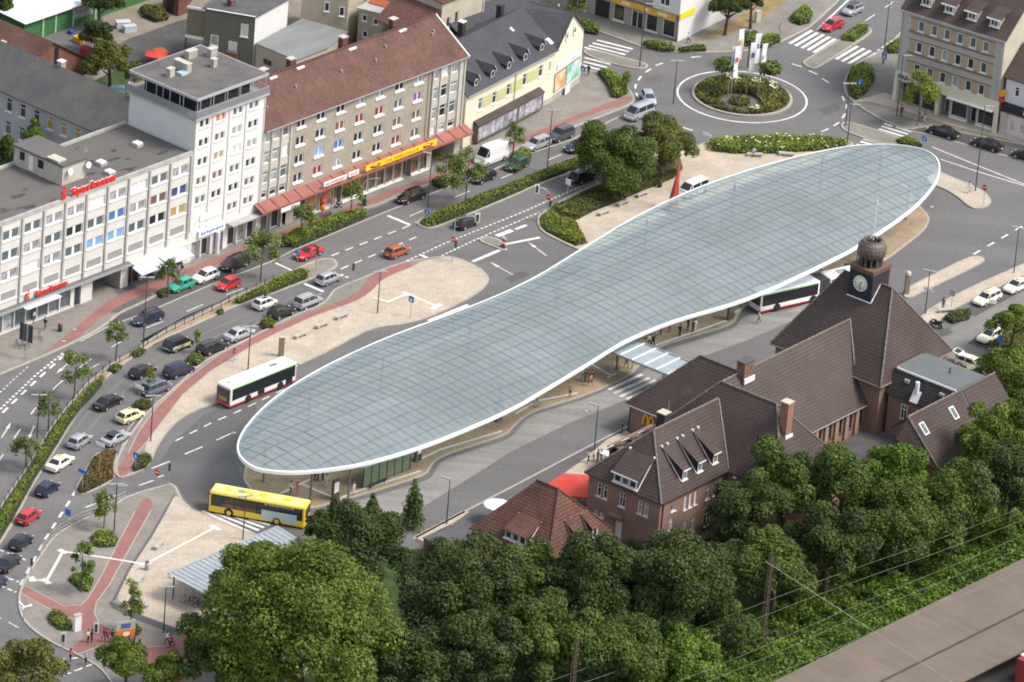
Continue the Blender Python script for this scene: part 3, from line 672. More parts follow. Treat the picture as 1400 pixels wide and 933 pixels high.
for i in range(2):
 u0 = 22.9+i*5.0; aw = MB(); aw.box(0, 4.8, 0, 1.9, -0.03, 0.03)
 o = aw.build('awning', mat('awning_cloth', (0.44,0.47,0.50), 0.7), bank, (u0, -0.92, 3.1)); o.rotation_euler = (rad(-165), 0, 0); o.location = (u0, -0.92, 3.1)
b = MB(); b.box(13.6,17.7,3.45,12.1,15.74,18.35); b.build('penthouse', concrete, bank)
b = MB(); b.box(13.35,17.95,3.25,12.25,18.36,18.62); b.build('penthouse_roof', felt, bank)
for y, m_, w_ in ((10.6,black_m,0.8), (9.0,metal_w,0.7), (7.3,black_m,0.9)):
 d = MB(); d.box(13.52,13.598,y-w_/2,y+w_/2,16.0 if m_ is metal_w else 16.9,18.0); d.build('door' if m_ is metal_w else 'window', m_, bank)
chimney(bank, 14.2, 5.2, 15.74, 18.9, 1.3, 2.0, concrete)
for u, v in ((14.6,3.0),(17.9,3.0)):
 d = MB(); d.lathe([(0.001,0.12),(0.25,0.09),(0.42,0.0),(0.44,0.0)], n=16); d.tube([(0,0,0.05),(0,0,-0.6)], 0.04, 6)
 o = d.build('satellite_dish', metal_w, bank, (u, v, 17.6)); o.rotation_euler = (rad(75), 0, 0)
for x, y in ((30.3,6.2),(20.4,8.8),(22.3,5.0),(21.0,2.2),(3.0,7.0)):
 d = MB(); d.box(x-0.6,x+0.6,y-0.6,y+0.6,15.72,16.1); d.box(x-0.5,x+0.5,y-0.5,y+0.5,16.1,16.25,1); d.build('skylight', [conc_grey, metal_w], bank)
d = MB(); d.tube([(18.5,4.2,15.7),(18.5,4.2,19.6)], 0.03, 6); d.tube([(18.1,4.2,19.2),(18.9,4.2,19.2)], 0.02, 5); d.tube([(18.1,4.2,18.9),(18.9,4.2,18.9)], 0.02, 5); d.build('antenna', metal_g, bank)
def s_logo(size):
 me, w = text_mesh('S', size, 0.06, bold=0.045);
 return me, w
def bank_sign(name, u0, y, z0, size, width, logo_gap, depthm):
 o = add_text(name, 'Sparkasse', size, red_s, bank, (u0+logo_gap, y, z0), 0, width=width, depth=depthm, bold=0.03*size)
 add_text('lettering_edge', 'Sparkasse', size, white_s, o, (0.02,depthm+0.05,0.0), 0, width=width, depth=0.02, bold=0.075*size)
 me, w = text_mesh('S', size*1.25, depthm, bold=0.05*size); me.materials.append(red_s)
 l = bpy.data.objects.new('logo', me); COL.objects.link(l); l.parent = bank; l.location = (u0, y, z0)
 dot = MB(); dot.lathe([(0.001,-depthm),(0.14*size,-depthm),(0.14*size,depthm),(0.001,depthm)], n=14)
 dd = dot.build('logo_dot', red_s, l, (0.42*size, 0, 1.15*size)); dd.rotation_euler = (rad(90), 0, 0)
bank_sign('rooftop_lettering', 9.9, -0.05, 16.1, 1.35, 8.0, 1.75, 0.12)
bank_sign('wall_lettering', 4.1, -0.3, 3.95, 0.95, 5.7, 1.75, 0.08)
rl = MB()
for u in (10.2,12.0,13.5,15.0,16.5,18.0,19.4): rl.box(u-0.03,u+0.03,0.0,0.06,15.9,17.2)
rl.build('sign_rail', metal_g, bank)
# white tower
tow = thing('apartment_tower', 'white seven storey tower with glazed roof storey and railed terrace', 'building', SO, SR)
b = MB(); wins = []
U4 = (36.1, 39.15, 42.4, 45.45)
tp = {(0,1):cur_o, (2,1):blind_y, (3,0):cur_br, (3,1):cur_br, (1,1):cur_br, (2,2):blind_w, (2,3):glass_l, (1,2):glass_l, (1,3):glass_d}
for r, zc in enumerate((19.45, 16.75, 14.05, 11.33, 8.62, 5.9)):
 for c, uc in enumerate(U4):
  if r == 5 and c < 2: continue
  p_ = tp.get((r, c), RND.choice([glass_b, glass_l, glass_d, glass_d]))
  for du in (-0.92, 0.12): wins.append(W(uc+du, zc-0.56, 0.8, 1.12, (1,1,0.07,0.08), p_))
for i, u in enumerate((35.0, 36.9, 39.3)): wins.append(W(u, 0.05, 1.7, 2.7, (1,1,0.08,0), [glass_l, glass_d, glass_d][i], depth=0.6))
for i in range(3): wins.append(W(41.9+i*1.85, 0.05, 1.7, 2.8, (1,1,0.08,0), [glass_d, mat('shop_goods', (0.35,0.3,0.3), 0.6, var=0.8, vscale=2.5, color2=(0.08,0.12,0.05)), glass_d][i], depth=0.5))
wall(tow, b, 0, 0, 0, 13.3, 0, 20.3, wins, u0=34.3)
b.quad((34.3,11.7,0),(34.3,0,0),(34.3,0,20.3),(34.3,11.7,20.3)); b.quad((47.6,0,0),(47.6,11.7,0),(47.6,11.7,20.3),(47.6,0,20.3)); b.quad((47.6,11.7,0),(34.3,11.7,0),(34.3,11.7,20.3),(47.6,11.7,20.3))
b.build('wall', plaster_p, tow)
b = MB()
for u in (34.42, 37.6, 40.75, 43.95, 47.5): MB().box(u-0.07,u+0.07,-0.1,-0.003,4.4,20.28).build('pilaster', plaster_w, tow)
b = MB(); b.box(33.95,47.95,-0.4,12.1,20.31,20.55); b.build('terrace_slab', conc_grey, tow)
b = MB(); b.box(35.8,46.2,1.6,10.6,20.56,23.0); b.build('glazed_storey', [mat('glass_night', (0.02,0.02,0.03), 0.12)], tow)
b = MB()
for u in (36.8,39.3,41.9,44.4): MB().box(u-0.05,u+0.05,1.52,1.598,20.56,23.0).build('glazing_bar', metal_w, tow)
for v in (3.6,6.0,8.4): MB().box(35.72,35.798,v-0.05,v+0.05,20.56,23.0).build('glazing_bar', metal_w, tow)
b = MB(); b.box(34.25,47.6,-0.2,11.9,23.02,23.36); b.build('roof', felt_t, tow)
b = MB(); b.ribbon([(34.25,-0.2),(47.6,-0.2),(47.6,11.9),(34.25,11.9)], 0.16, 23.375, closed=True); b.box(34.2,47.65,-0.25,-0.203,23.0,23.38); b.box(34.2,34.247,-0.2,11.9,23.0,23.38); b.box(47.603,47.65,-0.2,11.9,23.0,23.38); b.build('roof_edge', zinc, tow)
b = MB()
def rail(b, a, c, z, h=1.0, n=40, r=0.022):
 a = Vector(a); c = Vector(c)
 b.box(0,0,0,0,0,0) if False else None
 d = c-a; L = d.length; M = Matrix.Translation((a.x,a.y,z)) @ Matrix.Rotation(math.atan2(d.y,d.x),4,'Z')
 b.box(0,L,-0.035,0.035,h-0.06,h,M=M); b.box(0,L,-0.02,0.02,0.08,0.13,M=M)
 for i in range(n+1): x = L*i/n; b.box(x-r,x+r,-r,r,0.0,h-0.06,M=M)
rail(b,(34.05,-0.3),(47.85,-0.3),20.56,n=110,r=0.03); rail(b,(34.05,-0.3),(34.05,12.0),20.56,n=95,r=0.03); rail(b,(47.85,-0.3),(47.85,12.0),20.56,n=40)
b.build('railing', metal_g, tow)
b = MB()
for u in (34.4,36.9,39.6,42.2,44.8,47.4): b.tube([(u,-0.1,20.55),(u,-0.1,23.02)], 0.06, 6)
for v in (3,6,9,11.7): b.tube([(34.4,v,20.55),(34.4,v,23.02)], 0.06, 6)
b.build('roof_post', metal_g, tow)
for x, y, sx, sy, h in ((36.9,7.2,0.9,0.7,1.2),(39.6,7.6,0.8,2.4,1.3),(43.5,9.8,1.6,0.8,1.1),(46.0,8.4,1.2,0.8,1.2),(43.6,5.8,0.7,0.6,1.2)): chimney(tow, x, y, 23.36, 23.36+h, sx, sy, conc_grey, stone_pale)
b = MB(); b.box(38.0,39.2,6.2,7.2,23.36,23.7); b.build('skylight', [mat('skylight_blue', (0.42,0.52,0.56), 0.25)], tow)
b = MB(); b.box(41.4,47.9,-1.3,-0.02,3.55,3.75); b.build('street_canopy', conc_grey, tow)
b = MB(); b.box(36.0,41.0,-0.32,-0.05,3.25,4.15); sg = b.build('shop_sign', white_s, tow)
b = MB()
for i in range(9): b.box(36.4+i*0.48,36.4+i*0.48+0.3,-0.345,-0.325,3.5+0.06*(i%3),3.9-0.05*(i%2))
b.build('sign_stripe', blue_s, sg)
b = MB(); b.box(36.2,40.3,-0.12,-0.02,5.5,6.3); b.box(36.3,38.0,-0.1,-0.02,4.6,5.0); b.build('sign_board', white_s, tow)
b = MB(); b.tube([(39.6,-0.35,0.0),(39.6,-0.35,3.2)], 0.32, 12); b.build('entrance_column', plaster_p, tow)
# taupe apartment house with red tile roof
ap = thing('apartment_house', 'long taupe four storey house with red tiled roof, shops and red canopy below', 'building', SO, SR)
b = MB(); wins = []
pm = {(1,3):cur_r, (0,5):glass_d, (1,4):cur_r, (2,1):blind_lb, (2,2):blind_b, (3,5):cur_r, (3,6):glass_b, (1,6):cur_v, (3,1):cur_r, (2,5):cur_br, (2,6):cur_br, (1,2):cur_br}
for r, zc in enumerate((14.25, 11.7, 9.05, 6.4)):
 for c, uc in enumerate((55.0,58.85,62.72,66.6,70.52,74.35,78.18)):
  wins.append(W(uc-0.88, zc-0.62, 1.76, 1.3, (2,1,0.16,0.22), pm.get((r,c), RND.choice([glass_d, glass_d, glass_b, glass_l]))))
for us in ((48.35,50.2,52.05), (81.6,83.55,85.5)):
 for uc in us:
  for zc in (14.15, 11.2, 8.3, 5.75):
   wins.append(W(uc-0.6, zc-0.95 if zc > 6 else zc-0.5, 1.3, 1.75 if zc > 6 else 1.1, (1,2,0.08,0.0), RND.choice([glass_d, glass_l, glass_b, glass_l, blind_w]), depth=0.22))
shop = []
for i in range(3): shop.append(W(48.2+i*2.1, 0.1, 1.9, 2.9, (1,1,0.1,0), [glass_b, glass_d, glass_d][i], depth=0.6))
fl = mat('poster_flame', (0.75,0.30,0.03), 0.6, var=0.9, vscale=0.55, color2=(0.12,0.10,0.22), detail=2)
shop.append(W(57.0, 0.35, 2.5, 2.7, (1,1,0.1,0.2), fl, depth=0.3)); shop.append(W(59.8, 0.35, 2.5, 2.7, (1,1,0.1,0.2), fl, depth=0.3)); shop.append(W(62.6, 0.1, 1.3, 2.9, (1,1,0.1,0), glass_d, depth=0.9))
shop.append(W(54.6, 0.1, 2.2, 2.9, (1,1,0.1,0), glass_d, depth=0.9))
gl_sh = mat('shop_window', (0.06,0.05,0.045), 0.1, var=0.9, vscale=1.1, color2=(0.24,0.18,0.10))
for i in range(10):
 if i == 7: continue
 shop.append(W(64.3+i*1.72, 0.35, 1.6, 2.75, (1,1,0.12,0.25), gl_sh, depth=0.2))
shop.append(W(64.3+7*1.72, 0.05, 1.6, 3.05, (1,1,0.1,0), glass_d, depth=1.0))
shop.append(W(82.0, 0.02, 4.6, 3.3, None, depth=4.5))
wall(ap, b, 0, 0, 0, 5.5, 0, 15.3, [w for w in wins+shop if w['u'] < 53.1], u0=47.62, mr=1, mi=1)
wall(ap, b, 0, 0.003, 0, 27.9, 0, 15.3, [w for w in wins+shop if 53.12 <= w['u'] < 81.0], u0=53.12, mr=0, mi=0)
wall(ap, b, 0, 0, 0, 6.6, 0, 15.3, [w for w in wins+shop if w['u'] >= 81.0], u0=81.02, mr=1, mi=1)
b.quad((82,4.5,0.02),(86.6,4.5,0.02),(86.6,4.5,3.32),(82,4.5,3.32),2)
b.add([(87.62,0,0),(87.62,12,0),(87.62,12,15.3),(87.62,6,18.9),(87.62,0,15.3)], [(0,1,2,3,4)], 1); b.quad((87.62,12,0),(47.62,12,0),(47.62,12,15.3),(87.62,12,15.3),0)
b.build('wall', [plaster_t, concrete, black_m], ap)
b = MB()
for us in ((47.72,49.32,51.17,53.0), (81.1,82.62,84.57,86.52,87.5)):
 for u in us: MB().box(u-0.12,u+0.12,-0.16,-0.004,4.95,15.2).build('pilaster', concrete, ap)
def tile_roof(name, root, quads, m, thick=0.14, **k):
 b = MB()
 for q in quads:
  q = [Vector(p) for p in q]; n = (q[1]-q[0]).cross(q[2]-q[0]).normalized()
  if n.z < 0: q = q[::-1]; n = -n
  lo = [p-Vector((0,0,thick)) for p in q]
  b.poly(q); b.poly(lo[::-1])
  for i in range(len(q)): j = (i+1)%len(q); b.quad(lo[i], lo[j], q[j], q[i])
 return b.build(name, m, root, **k)
ar = tile_roof('roof', ap, [[(47.66,-0.45,15.15),(87.75,-0.45,15.15),(87.75,6,19.1),(47.66,6,19.1)], [(47.66,6,19.1),(87.75,6,19.1),(87.75,12.4,15.15),(47.66,12.4,15.15)]], tile_red)
b = MB()
for i in range(60): b.box(47.7+i*0.668,47.7+i*0.668+0.62,5.85,6.15,19.06,19.2)
b.build('ridge', tile_red, ar)
b = MB(); b.box(47.66,87.8,-0.58,-0.46,15.02,15.14); b.build('gutter', gutter_m, ap)
for a_ in (80.9, 80.2): MB().tube([(a_,-0.12,4.9),(a_,-0.12,15.0)], 0.055, 6).build('downpipe', gutter_m, ap)
b = MB(); q0_, q1_ = Vector((87.8,-0.5,15.1)), Vector((87.8,6,19.15)); b.tube([q0_, q1_], 0.12, 6); b.build('verge_board', metal_w, ap)
for u, dz in ((53.5,0.4),(58.8,0.5),(69.0,0.9),(79.0,0.9)):
 chimney(ap, u+1.5, 7.2, 17.2, 19.2+dz, 1.0, 0.8)
 f = MB(); f.box(u+0.8,u+2.2,5.3,5.6,18.75,18.98); f.build('roof_flashing', metal_w, ap)
for u, v in ((50.5,2.2),(57.3,3.4),(66.0,3.2),(72.6,3.0),(75.8,4.2),(84.6,3.6),(85.2,3.9)):
 z = 15.15+(v+0.45)*0.612; f = MB(); f.tube([(u,v,z),(u,v,z+0.4)], 0.14, 8); f.build('roof_vent', gutter_m, ap)
b = MB()
cn = [(46.6,-0.02,4.95),(88.4,-0.02,4.95),(88.4,-1.7,4.25),(46.6,-1.7,4.25)]
tile_roof('street_canopy', ap, [cn], canopy_red, 0.12)
b = MB()
for i in range(18): u = 47.2+i*2.35; b.box(0,0.09,0,1.82,0,0.06,M=Matrix.Translation((u,-1.7,4.26)) @ Matrix.Rotation(math.atan2(0.7,1.68),4,'X'))
b.build('canopy_rib', mat('rib_dark', (0.10,0.04,0.035), 0.7), ap)
b = MB(); b.box(46.6,88.4,-1.78,-1.703,4.02,4.26); b.build('canopy_edge', canopy_red, ap)
def sign_px(name, tl, tr, bl, root, off, m, thick=0.1):
 u0, z0 = on_wall(*tl, root, off); u1, z1 = on_wall(*tr, root, off); u2, z2 = on_wall(*bl, root, off)
 h = z0-z2; zm = (z0+z1)/2
 b = MB(); b.box(u0,u1,-off-thick,-off,zm-h,zm); return b.build(name, m, root), u0, u1, zm-h, zm
s1, ua, ub, za, zb = sign_px('shop_sign', (500.2,226.6), (597,190.4), (501,233.6), ap, 1.8, yellow_s)
add_text('lettering', 'DIE SPIELHALLE', (zb-za)*0.62, mat('lettering_orange', (0.62,0.12,0.01), 0.5), s1, (ua+(ub-ua)*0.27, -1.92, za+(zb-za)*0.28), 0, width=(ub-ua)*0.47, depth=0.015)
for k in (0.13, 0.87):
 d = MB(); d.lathe([(0.001,-0.02),(1,-0.02),(1,0.02),(0.001,0.02)], n=24); o = d.build('emblem', mat('sign_orange_red', (0.70,0.07,0.01), 0.45), s1, (ua+(ub-ua)*k, -1.92, (za+zb)/2)); o.rotation_euler = (rad(90),0,0); o.scale = (1.05, (zb-za)*0.36, 1)
 d = MB(); d.lathe([(0.001,-0.03),(0.45,-0.03),(0.45,0.03),(0.001,0.03)], n=16); o2 = d.build('emblem_core', yellow_s, o, (0,0,0))
s2, ua, ub, za, zb = sign_px('shop_sign', (442.5,250.2), (473.8,238.0), (442.5,256.0), ap, 1.8, white_s)
add_text('lettering', 'ASIA SUPERMARKT', (zb-za)*0.6, red_s, s2, (ua+0.2, -1.92, za+(zb-za)*0.27), 0, width=(ub-ua)-0.4, depth=0.015)
s3, ua, ub, za, zb = sign_px('shop_sign', (476.3,236.2), (490.2,231.4), (476.3,242.2), ap, 1.8, white_s)
add_text('lettering', 'KIOSK', (zb-za)*0.6, red_s, s3, (ua+0.3, -1.92, za+(zb-za)*0.27), 0, width=(ub-ua)-0.6, depth=0.015)
b = MB(); b.box(50.0,53.6,-1.9,-1.8,3.35,3.95); b.build('shop_sign', white_s, ap)
# cream corner house with slate roof
yb = P(590+245/5.83, 60+845/5.83); YR = rad(58.5)
yel = thing('corner_house', 'cream corner house with dark slate roof, five dormers and a pointed gable', 'building', yb, YR)
EZ = 8.15; GA = rad(6.8); GL = 8.5; L = 22.3
b = MB(); wins = []
wl_ = []
zz = lambda x, y: (620+x/4.665, y/4.665)
for q in ((172,665),(262,625),(352,575),(455,510),(558,455)):
 u, z = on_wall(*zz(*q), yel); wins.append(W(u-0.5, z-0.85, 1.0, 1.75, (1,2,0.07,0.1), RND.choice([glass_d, glass_d, glass_b])))
wins.append(W(20.6, 5.0, 0.6, 1.5, (1,1,0.07,0.08), glass_l))
wall(yel, b, 0, 0, 0, L, 0, EZ, wins)
gwin = [W(2.6, 8.5, 0.7, 1.1, (1,2,0.06,0.1), glass_d), W(5.0, 8.55, 0.7, 1.1, (1,2,0.06,0.1), glass_d)]
gx = lambda u: (L+u*math.cos(GA), u*math.sin(GA))
wall(yel, b, L, 0, GA, GL, 0, 8.15, [])
gt = MB(); c_, s_ = math.cos(GA), math.sin(GA)
b.add([(L,0,8.15),(L+GL*c_,GL*s_,8.15),(L+GL*0.5*c_,GL*0.5*s_,11.9)], [(0,1,2)])
b.quad((0,12.8,0),(0,0,0),(0,0,EZ),(0,12.8,EZ)); b.tri((0,0,EZ),(0,6.4,11.8),(0,12.8,EZ))
e1_ = Vector((L+GL*c_, GL*s_, 0)); e2_ = e1_ + Vector((-s_*9, c_*9, 0))
b.quad(e1_, e2_, e2_+Vector((0,0,8.15)), e1_+Vector((0,0,8.15))); b.quad(e2_, (0,12.8,0), (0,12.8,EZ), e2_+Vector((0,0,8.15)))
b.build('wall', plaster_c, yel)
for w_ in gwin: put_window(yel, L+0.06*s_, -0.06*c_-0.08, GA, w_['u'], w_['z'], w_['w'], w_['h'], w_['style'], w_['pane'], depth=0.06)
ra = Vector((L+GL*0.5*c_+0.05*s_, GL*0.5*s_-0.35, 12.05)); rb_ = ra + Vector((-s_*7.2, c_*7.2, 0))
rf = tile_roof('roof', yel, [[(-0.2,-0.45,7.95),(L-0.1,-0.45,7.95),(L+1.5,6.6,12.0),(-0.2,6.6,12.0)], [(-0.2,6.6,12.0),(L+1.5,6.6,12.0),(L-0.4,13.2,7.95),(-0.2,13.2,7.95)],
 [(L-0.35,-0.42,7.98), ra, rb_, (L-0.6+1.4,6.6,11.98)], [ra, (L+GL*c_+0.35,GL*s_-0.3,7.98), (L+GL*c_+0.35-s_*9,GL*s_+c_*9,7.98), rb_]], tile_slate)
b = MB(); b.box(-0.2,L-0.2,-0.56,-0.46,7.84,7.96); b.build('gutter', gutter_m, yel)
b = MB()
for i, w_ in enumerate(wins[:4]): MB().box(w_['u']+1.08, wins[i+1]['u']-0.08, -0.025, -0.003, w_['z']+0.05, w_['z']+1.7).build('facade_panel', plaster_gr, yel)
SL = math.atan2(12.0-7.95, 7.05)
for q in ((143,548),(248,492),(352,438),(456,384),(562,322)):
 nrm = Vector((0,-math.sin(SL),math.cos(SL))); r = YR
 nw = Vector((nrm.x*math.cos(r)-nrm.y*math.sin(r), nrm.x*math.sin(r)+nrm.y*math.cos(r), nrm.z))
 o3 = Vector((-0.2,-0.45,7.95)); pw = Vector((yb.x+o3.x*math.cos(r)-o3.y*math.sin(r), yb.y+o3.x*math.sin(r)+o3.y*math.cos(r), o3.z))
 l = local(yel, ray_plane(*zz(*q), pw, nw))
 x, y, z = l.x, l.y, l.z; hw, h = 0.62, 1.75; yb2 = y + h/math.tan(SL)*0.98
 d = tile_roof('dormer', yel, [[(x-hw-0.12,y-0.15,z+0.75),(x,y-0.25,z+h),(x,yb2,z+h),(x-hw-0.12,y+0.75/math.tan(SL),z+0.75)], [(x,y-0.25,z+h),(x+hw+0.12,y-0.15,z+0.75),(x+hw+0.12,y+0.75/math.tan(SL),z+0.75),(x,yb2,z+h)]], tile_slate, 0.06)
 f = MB(); f.add([(x-hw,y,z-0.05),(x+hw,y,z-0.05),(x+hw,y,z+0.75),(x,y,z+h-0.1),(x-hw,y,z+0.75)], [(0,1,2,3,4)]); f.quad((x-hw,y+1.2,z+0.5),(x-hw,y,z-0.05),(x-hw,y,z+0.75),(x-hw,y+1.4,z+0.75)); f.quad((x+hw,y,z-0.05),(x+hw,y+1.2,z+0.5),(x+hw,y+1.4,z+0.75),(x+hw,y,z+0.75))
 f.build('dormer_cheek', tile_slate, d)
 g = MB(); g.box(x-0.42,x+0.42,y-0.06,y-0.01,z+0.05,z+0.95); g.build('dormer_window', wh_frame, d)
 g = MB(); g.box(x-0.33,x+0.33,y-0.075,y-0.062,z+0.14,z+0.86); g.build('pane', glass_d, d)
 g = MB(); g.tube([(x+hw+0.1,y-0.2,z+0.72),(x,y-0.32,z+h-0.02)], 0.05, 5); g.build('dormer_trim', metal_w, d)
for q, s in (((612,265),(0.75,1.1)), ((372,190),(0.45,0.7))):
 r = YR; nrm = Vector((0,-math.sin(SL),math.cos(SL))); nw = Vector((nrm.x*math.cos(r)-nrm.y*math.sin(r), nrm.x*math.sin(r)+nrm.y*math.cos(r), nrm.z))
 o3 = Vector((-0.2,-0.45,7.95)); pw = Vector((yb.x+o3.x*math.cos(r)-o3.y*math.sin(r), yb.y+o3.x*math.sin(r)+o3.y*math.cos(r), o3.z))
 l = local(yel, ray_plane(*zz(*q), pw, nw)); f = MB(); f.box(-s[0]/2,s[0]/2,-s[1]/2,s[1]/2,0,0.1,0); f.box(-s[0]/2+0.08,s[0]/2-0.08,-s[1]/2+0.08,s[1]/2-0.08,0.1,0.112,1)
 o = f.build('roof_window', [metal_w, mat('skylight_pane', (0.45,0.55,0.62), 0.12)], yel, l); o.rotation_euler = (SL,0,0)
chimney(yel, 11.4, 8.8, 10.0, 12.9, 0.8, 0.8, tile_black, metal_w); chimney(yel, 20.5, 8.5, 10.0, 12.6, 0.8, 0.8, tile_black, tile_black)
b = MB(); b.tube([(4.5,5.6,11.3),(4.5,5.6,12.3)], 0.1, 8); b.build('vent_pipe', metal_w, yel)
b = MB(); b.tube([(12.1,-0.12,2.2),(12.1,-0.12,7.9)], 0.06, 6); b.build('downpipe', gutter_m, yel)
b = MB(); b.box(2.3,18.5,-0.85,-0.02,0.5,0.75); b.box(2.3,18.5,-0.95,-0.02,2.75,3.0); b.box(2.3,2.45,-0.85,-0.02,0.75,2.75); b.box(18.35,18.5,-0.85,-0.02,0.75,2.75); b.box(12.0,12.5,-0.85,-0.02,0.75,2.75)
sb = b.build('shop_bay', mat('bay_brown', (0.13,0.105,0.085), 0.7), yel)
tile_roof('shop_bay_roof', yel, [[(2.2,-1.0,3.02),(18.6,-1.0,3.02),(18.6,-0.02,3.5),(2.2,-0.02,3.5)]], tile_brown, 0.05)
sgm = mat('shop_display', (0.50,0.52,0.55), 0.15, var=0.85, vscale=0.9, color2=(0.17,0.14,0.20), detail=3)
b = MB()
for i in range(9):
 u = 2.5+i*1.06
 b.quad((u,-0.8,0.76),(u+0.98,-0.8,0.76),(u+0.98,-0.8,2.74),(u,-0.8,2.74))
for i in range(4):
 u = 12.6+i*1.44; b.quad((u,-0.8,0.76),(u+1.36,-0.8,0.76),(u+1.36,-0.8,2.74),(u,-0.8,2.74))
b.build('shop_window', sgm, yel)
gy = -0.04
def gpanel(name, u0, u1, z0, z1, m, off=0.05):
 b = MB(); M = Matrix.Translation((L,0,0)) @ Matrix.Rotation(GA,4,'Z'); b.box(u0,u1,-off-0.05,-off,z0,z1,M=M); return b.build(name, m, yel)
for nm, u0, u1, ca, cb in (('poster', 0.15, 3.5, (0.55,0.28,0.10), (0.75,0.62,0.45)), ('poster', 3.75, 7.9, (0.10,0.42,0.33), (0.66,0.74,0.70))):
 gpanel('poster_frame', u0-0.12, u1+0.12, 1.35, 4.15, metal_d, 0.02)
 gpanel(nm, u0, u1, 1.47, 4.03, mat('poster_%d' % int(u0*10), ca, 0.5, var=0.9, vscale=0.5, color2=cb, detail=2), 0.06)
gpanel('lettering_band', 0.6, 7.6, 4.5, 5.4, mat('band_pale_blue', (0.70,0.76,0.82), 0.6, var=0.3, vscale=1.4))
gpanel('cabinet', 3.0, 4.6, 0, 1.3, plaster_p, 0.4)
b = MB(); M = Matrix.Translation((L,0,0)) @ Matrix.Rotation(GA,4,'Z'); b.box(-0.0,GL,-0.03,-0.003,0,1.0,M=M); b.box(18.7,L,-0.03,-0.003,0,0.9); b.build('plinth', conc_grey, yel)
# grey corner building with shops (upper right)
cb0 = P(1200+90/4.24, 585/4.24); CR = rad(-31.04)
cor = thing('corner_building', 'grey four storey corner building with brown mansard roof and cream shop band', 'building', cb0, CR)
b = MB(); wins = []
for r, zc in enumerate((12.1, 8.95, 5.65)):
 for i in range(6): wins.append(W(2.62+i*2.06, zc-0.78, 0.98, 1.56, (1,1,0.09,0.1), [glass_b, glass_d, glass_d][r] if RND.random() < 0.7 else glass_l))
wins += [W(0.9,0.05,3.2,3.1,(2,1,0.1,0),glass_d,frame=metal_g,depth=0.8), W(4.3,0.05,2.2,3.1,(1,1,0.1,0),glass_d,frame=metal_g,depth=0.5), W(7.3,0.05,1.5,3.1,(1,1,0.1,0),glass_b,depth=1.6), W(9.0,0.5,2.6,2.6,(1,1,0.1,0.3),glass_d,frame=metal_w,depth=0.3), W(11.7,0.05,1.4,3.1,(1,1,0.1,0),glass_d,depth=1.2), W(13.2,0.5,2.6,2.6,(1,1,0.1,0.3),glass_d,frame=metal_w,depth=0.3)]
wall(cor, b, 0, 0, 0, 16.3, 0, 14.0, wins)
b.quad((0,14,0),(0,0,0),(0,0,14),(0,14,14)); b.quad((16.3,0,0),(16.3,14,0),(16.3,14,14),(16.3,0,14),1); b.tri((16.3,0,14),(16.3,14,14),(16.3,7,19),1); b.tri((0,14,14),(0,0,14),(0,7,19),0); b.quad((16.3,14,0),(0,14,0),(0,14,14),(16.3,14,14))
b.build('wall', [mat('render_grey', (0.46,0.435,0.40), 0.9, var=0.15, vscale=0.4, fine=0.05), plaster_b], cor)
b = MB()
for z in (12.1, 8.95, 5.65):
 pt_ = mat('panel_tan', (0.42,0.33,0.23), 0.85, var=0.12, vscale=0.6)
 MB().box(1.5,2.6,-0.03,-0.003,z-0.95,z+0.95).build('facade_panel', pt_, cor)
 for i in range(6): MB().box(3.62+i*2.06,4.66+i*2.06 if i < 5 else 14.9,-0.03,-0.003,z-0.95,z+0.95).build('facade_panel', pt_, cor)
b = MB()
for z in (12.1, 8.95, 5.65): b.box(1.4,15.0,-0.3,-0.003,z-1.16,z-0.97); b.box(1.4,15.0,-0.12,-0.033,z+0.96,z+1.06)
b.build('sill_band', mat('band_brown', (0.20,0.155,0.12), 0.85), cor)
cr_ = tile_roof('roof', cor, [[(-0.3,-0.35,13.85),(16.6,-0.35,13.85),(16.6,7,19.2),(-0.3,7,19.2)], [(-0.3,7,19.2),(16.6,7,19.2),(16.6,14.4,13.85),(-0.3,14.4,13.85)]], tile_brown)
for u in (3.0, 6.7, 10.3, 13.9):
 d = MB(); d.box(u-0.75,u+0.75,0.9,2.4,14.6,16.3); d.build('dormer', mat('dormer_grey', (0.30,0.28,0.27), 0.8), cor)
 o = tile_roof('dormer_roof', cor, [[(u-1.1,0.45,16.25),(u+1.1,0.45,16.25),(u+1.1,3.6,16.95),(u-1.1,3.6,16.95)]], tile_brown, 0.1)
 MB().box(u-1.1,u+1.1,0.36,0.45,16.1,16.28).build('dormer_gutter', metal_w, cor); MB().box(u-0.8,u+0.8,0.75,0.9,14.85,15.0).build('dormer_sill', metal_w, cor)
 put_window(cor, u-0.6, 0.88, 0, 0, 15.05, 1.2, 1.15, (2,1,0.08,0), glass_d, depth=0.04)
b = MB(); b.box(0.0,6.9,-0.35,-0.02,3.5,4.75); s_f = b.build('shop_sign', plaster_w, cor)
add_text('lettering', 'FAR', 0.95, metal_d, s_f, (0.55,-0.38,3.75), 0, width=1.7, depth=0.02, bold=0.02); add_text('lettering', 'ILE', 0.95, metal_d, s_f, (5.3,-0.38,3.75), 0, width=1.45, depth=0.02, bold=0.02)
b = MB(); b.box(6.9,16.5,-0.4,-0.02,3.35,4.7); b.build('shop_fascia', plaster_c, cor)
b = MB(); b.box(8.6,15.9,-0.9,-0.4,3.2,3.36); b.build('awning', metal_w, cor)
for a_ in ((16.0,16.55,-0.42,3.34),(6.75,7.2,-0.3,3.34),(-0.05,0.4,-0.3,3.48)): MB().box(a_[0],a_[1],a_[2],-0.005,0,a_[3]).build('shop_pier', plaster_c, cor)
for a_ in (15.75, 0.1): MB().tube([(a_,-0.12,4.75),(a_,-0.12,13.8)], 0.06, 6).build('downpipe', gutter_m, cor)
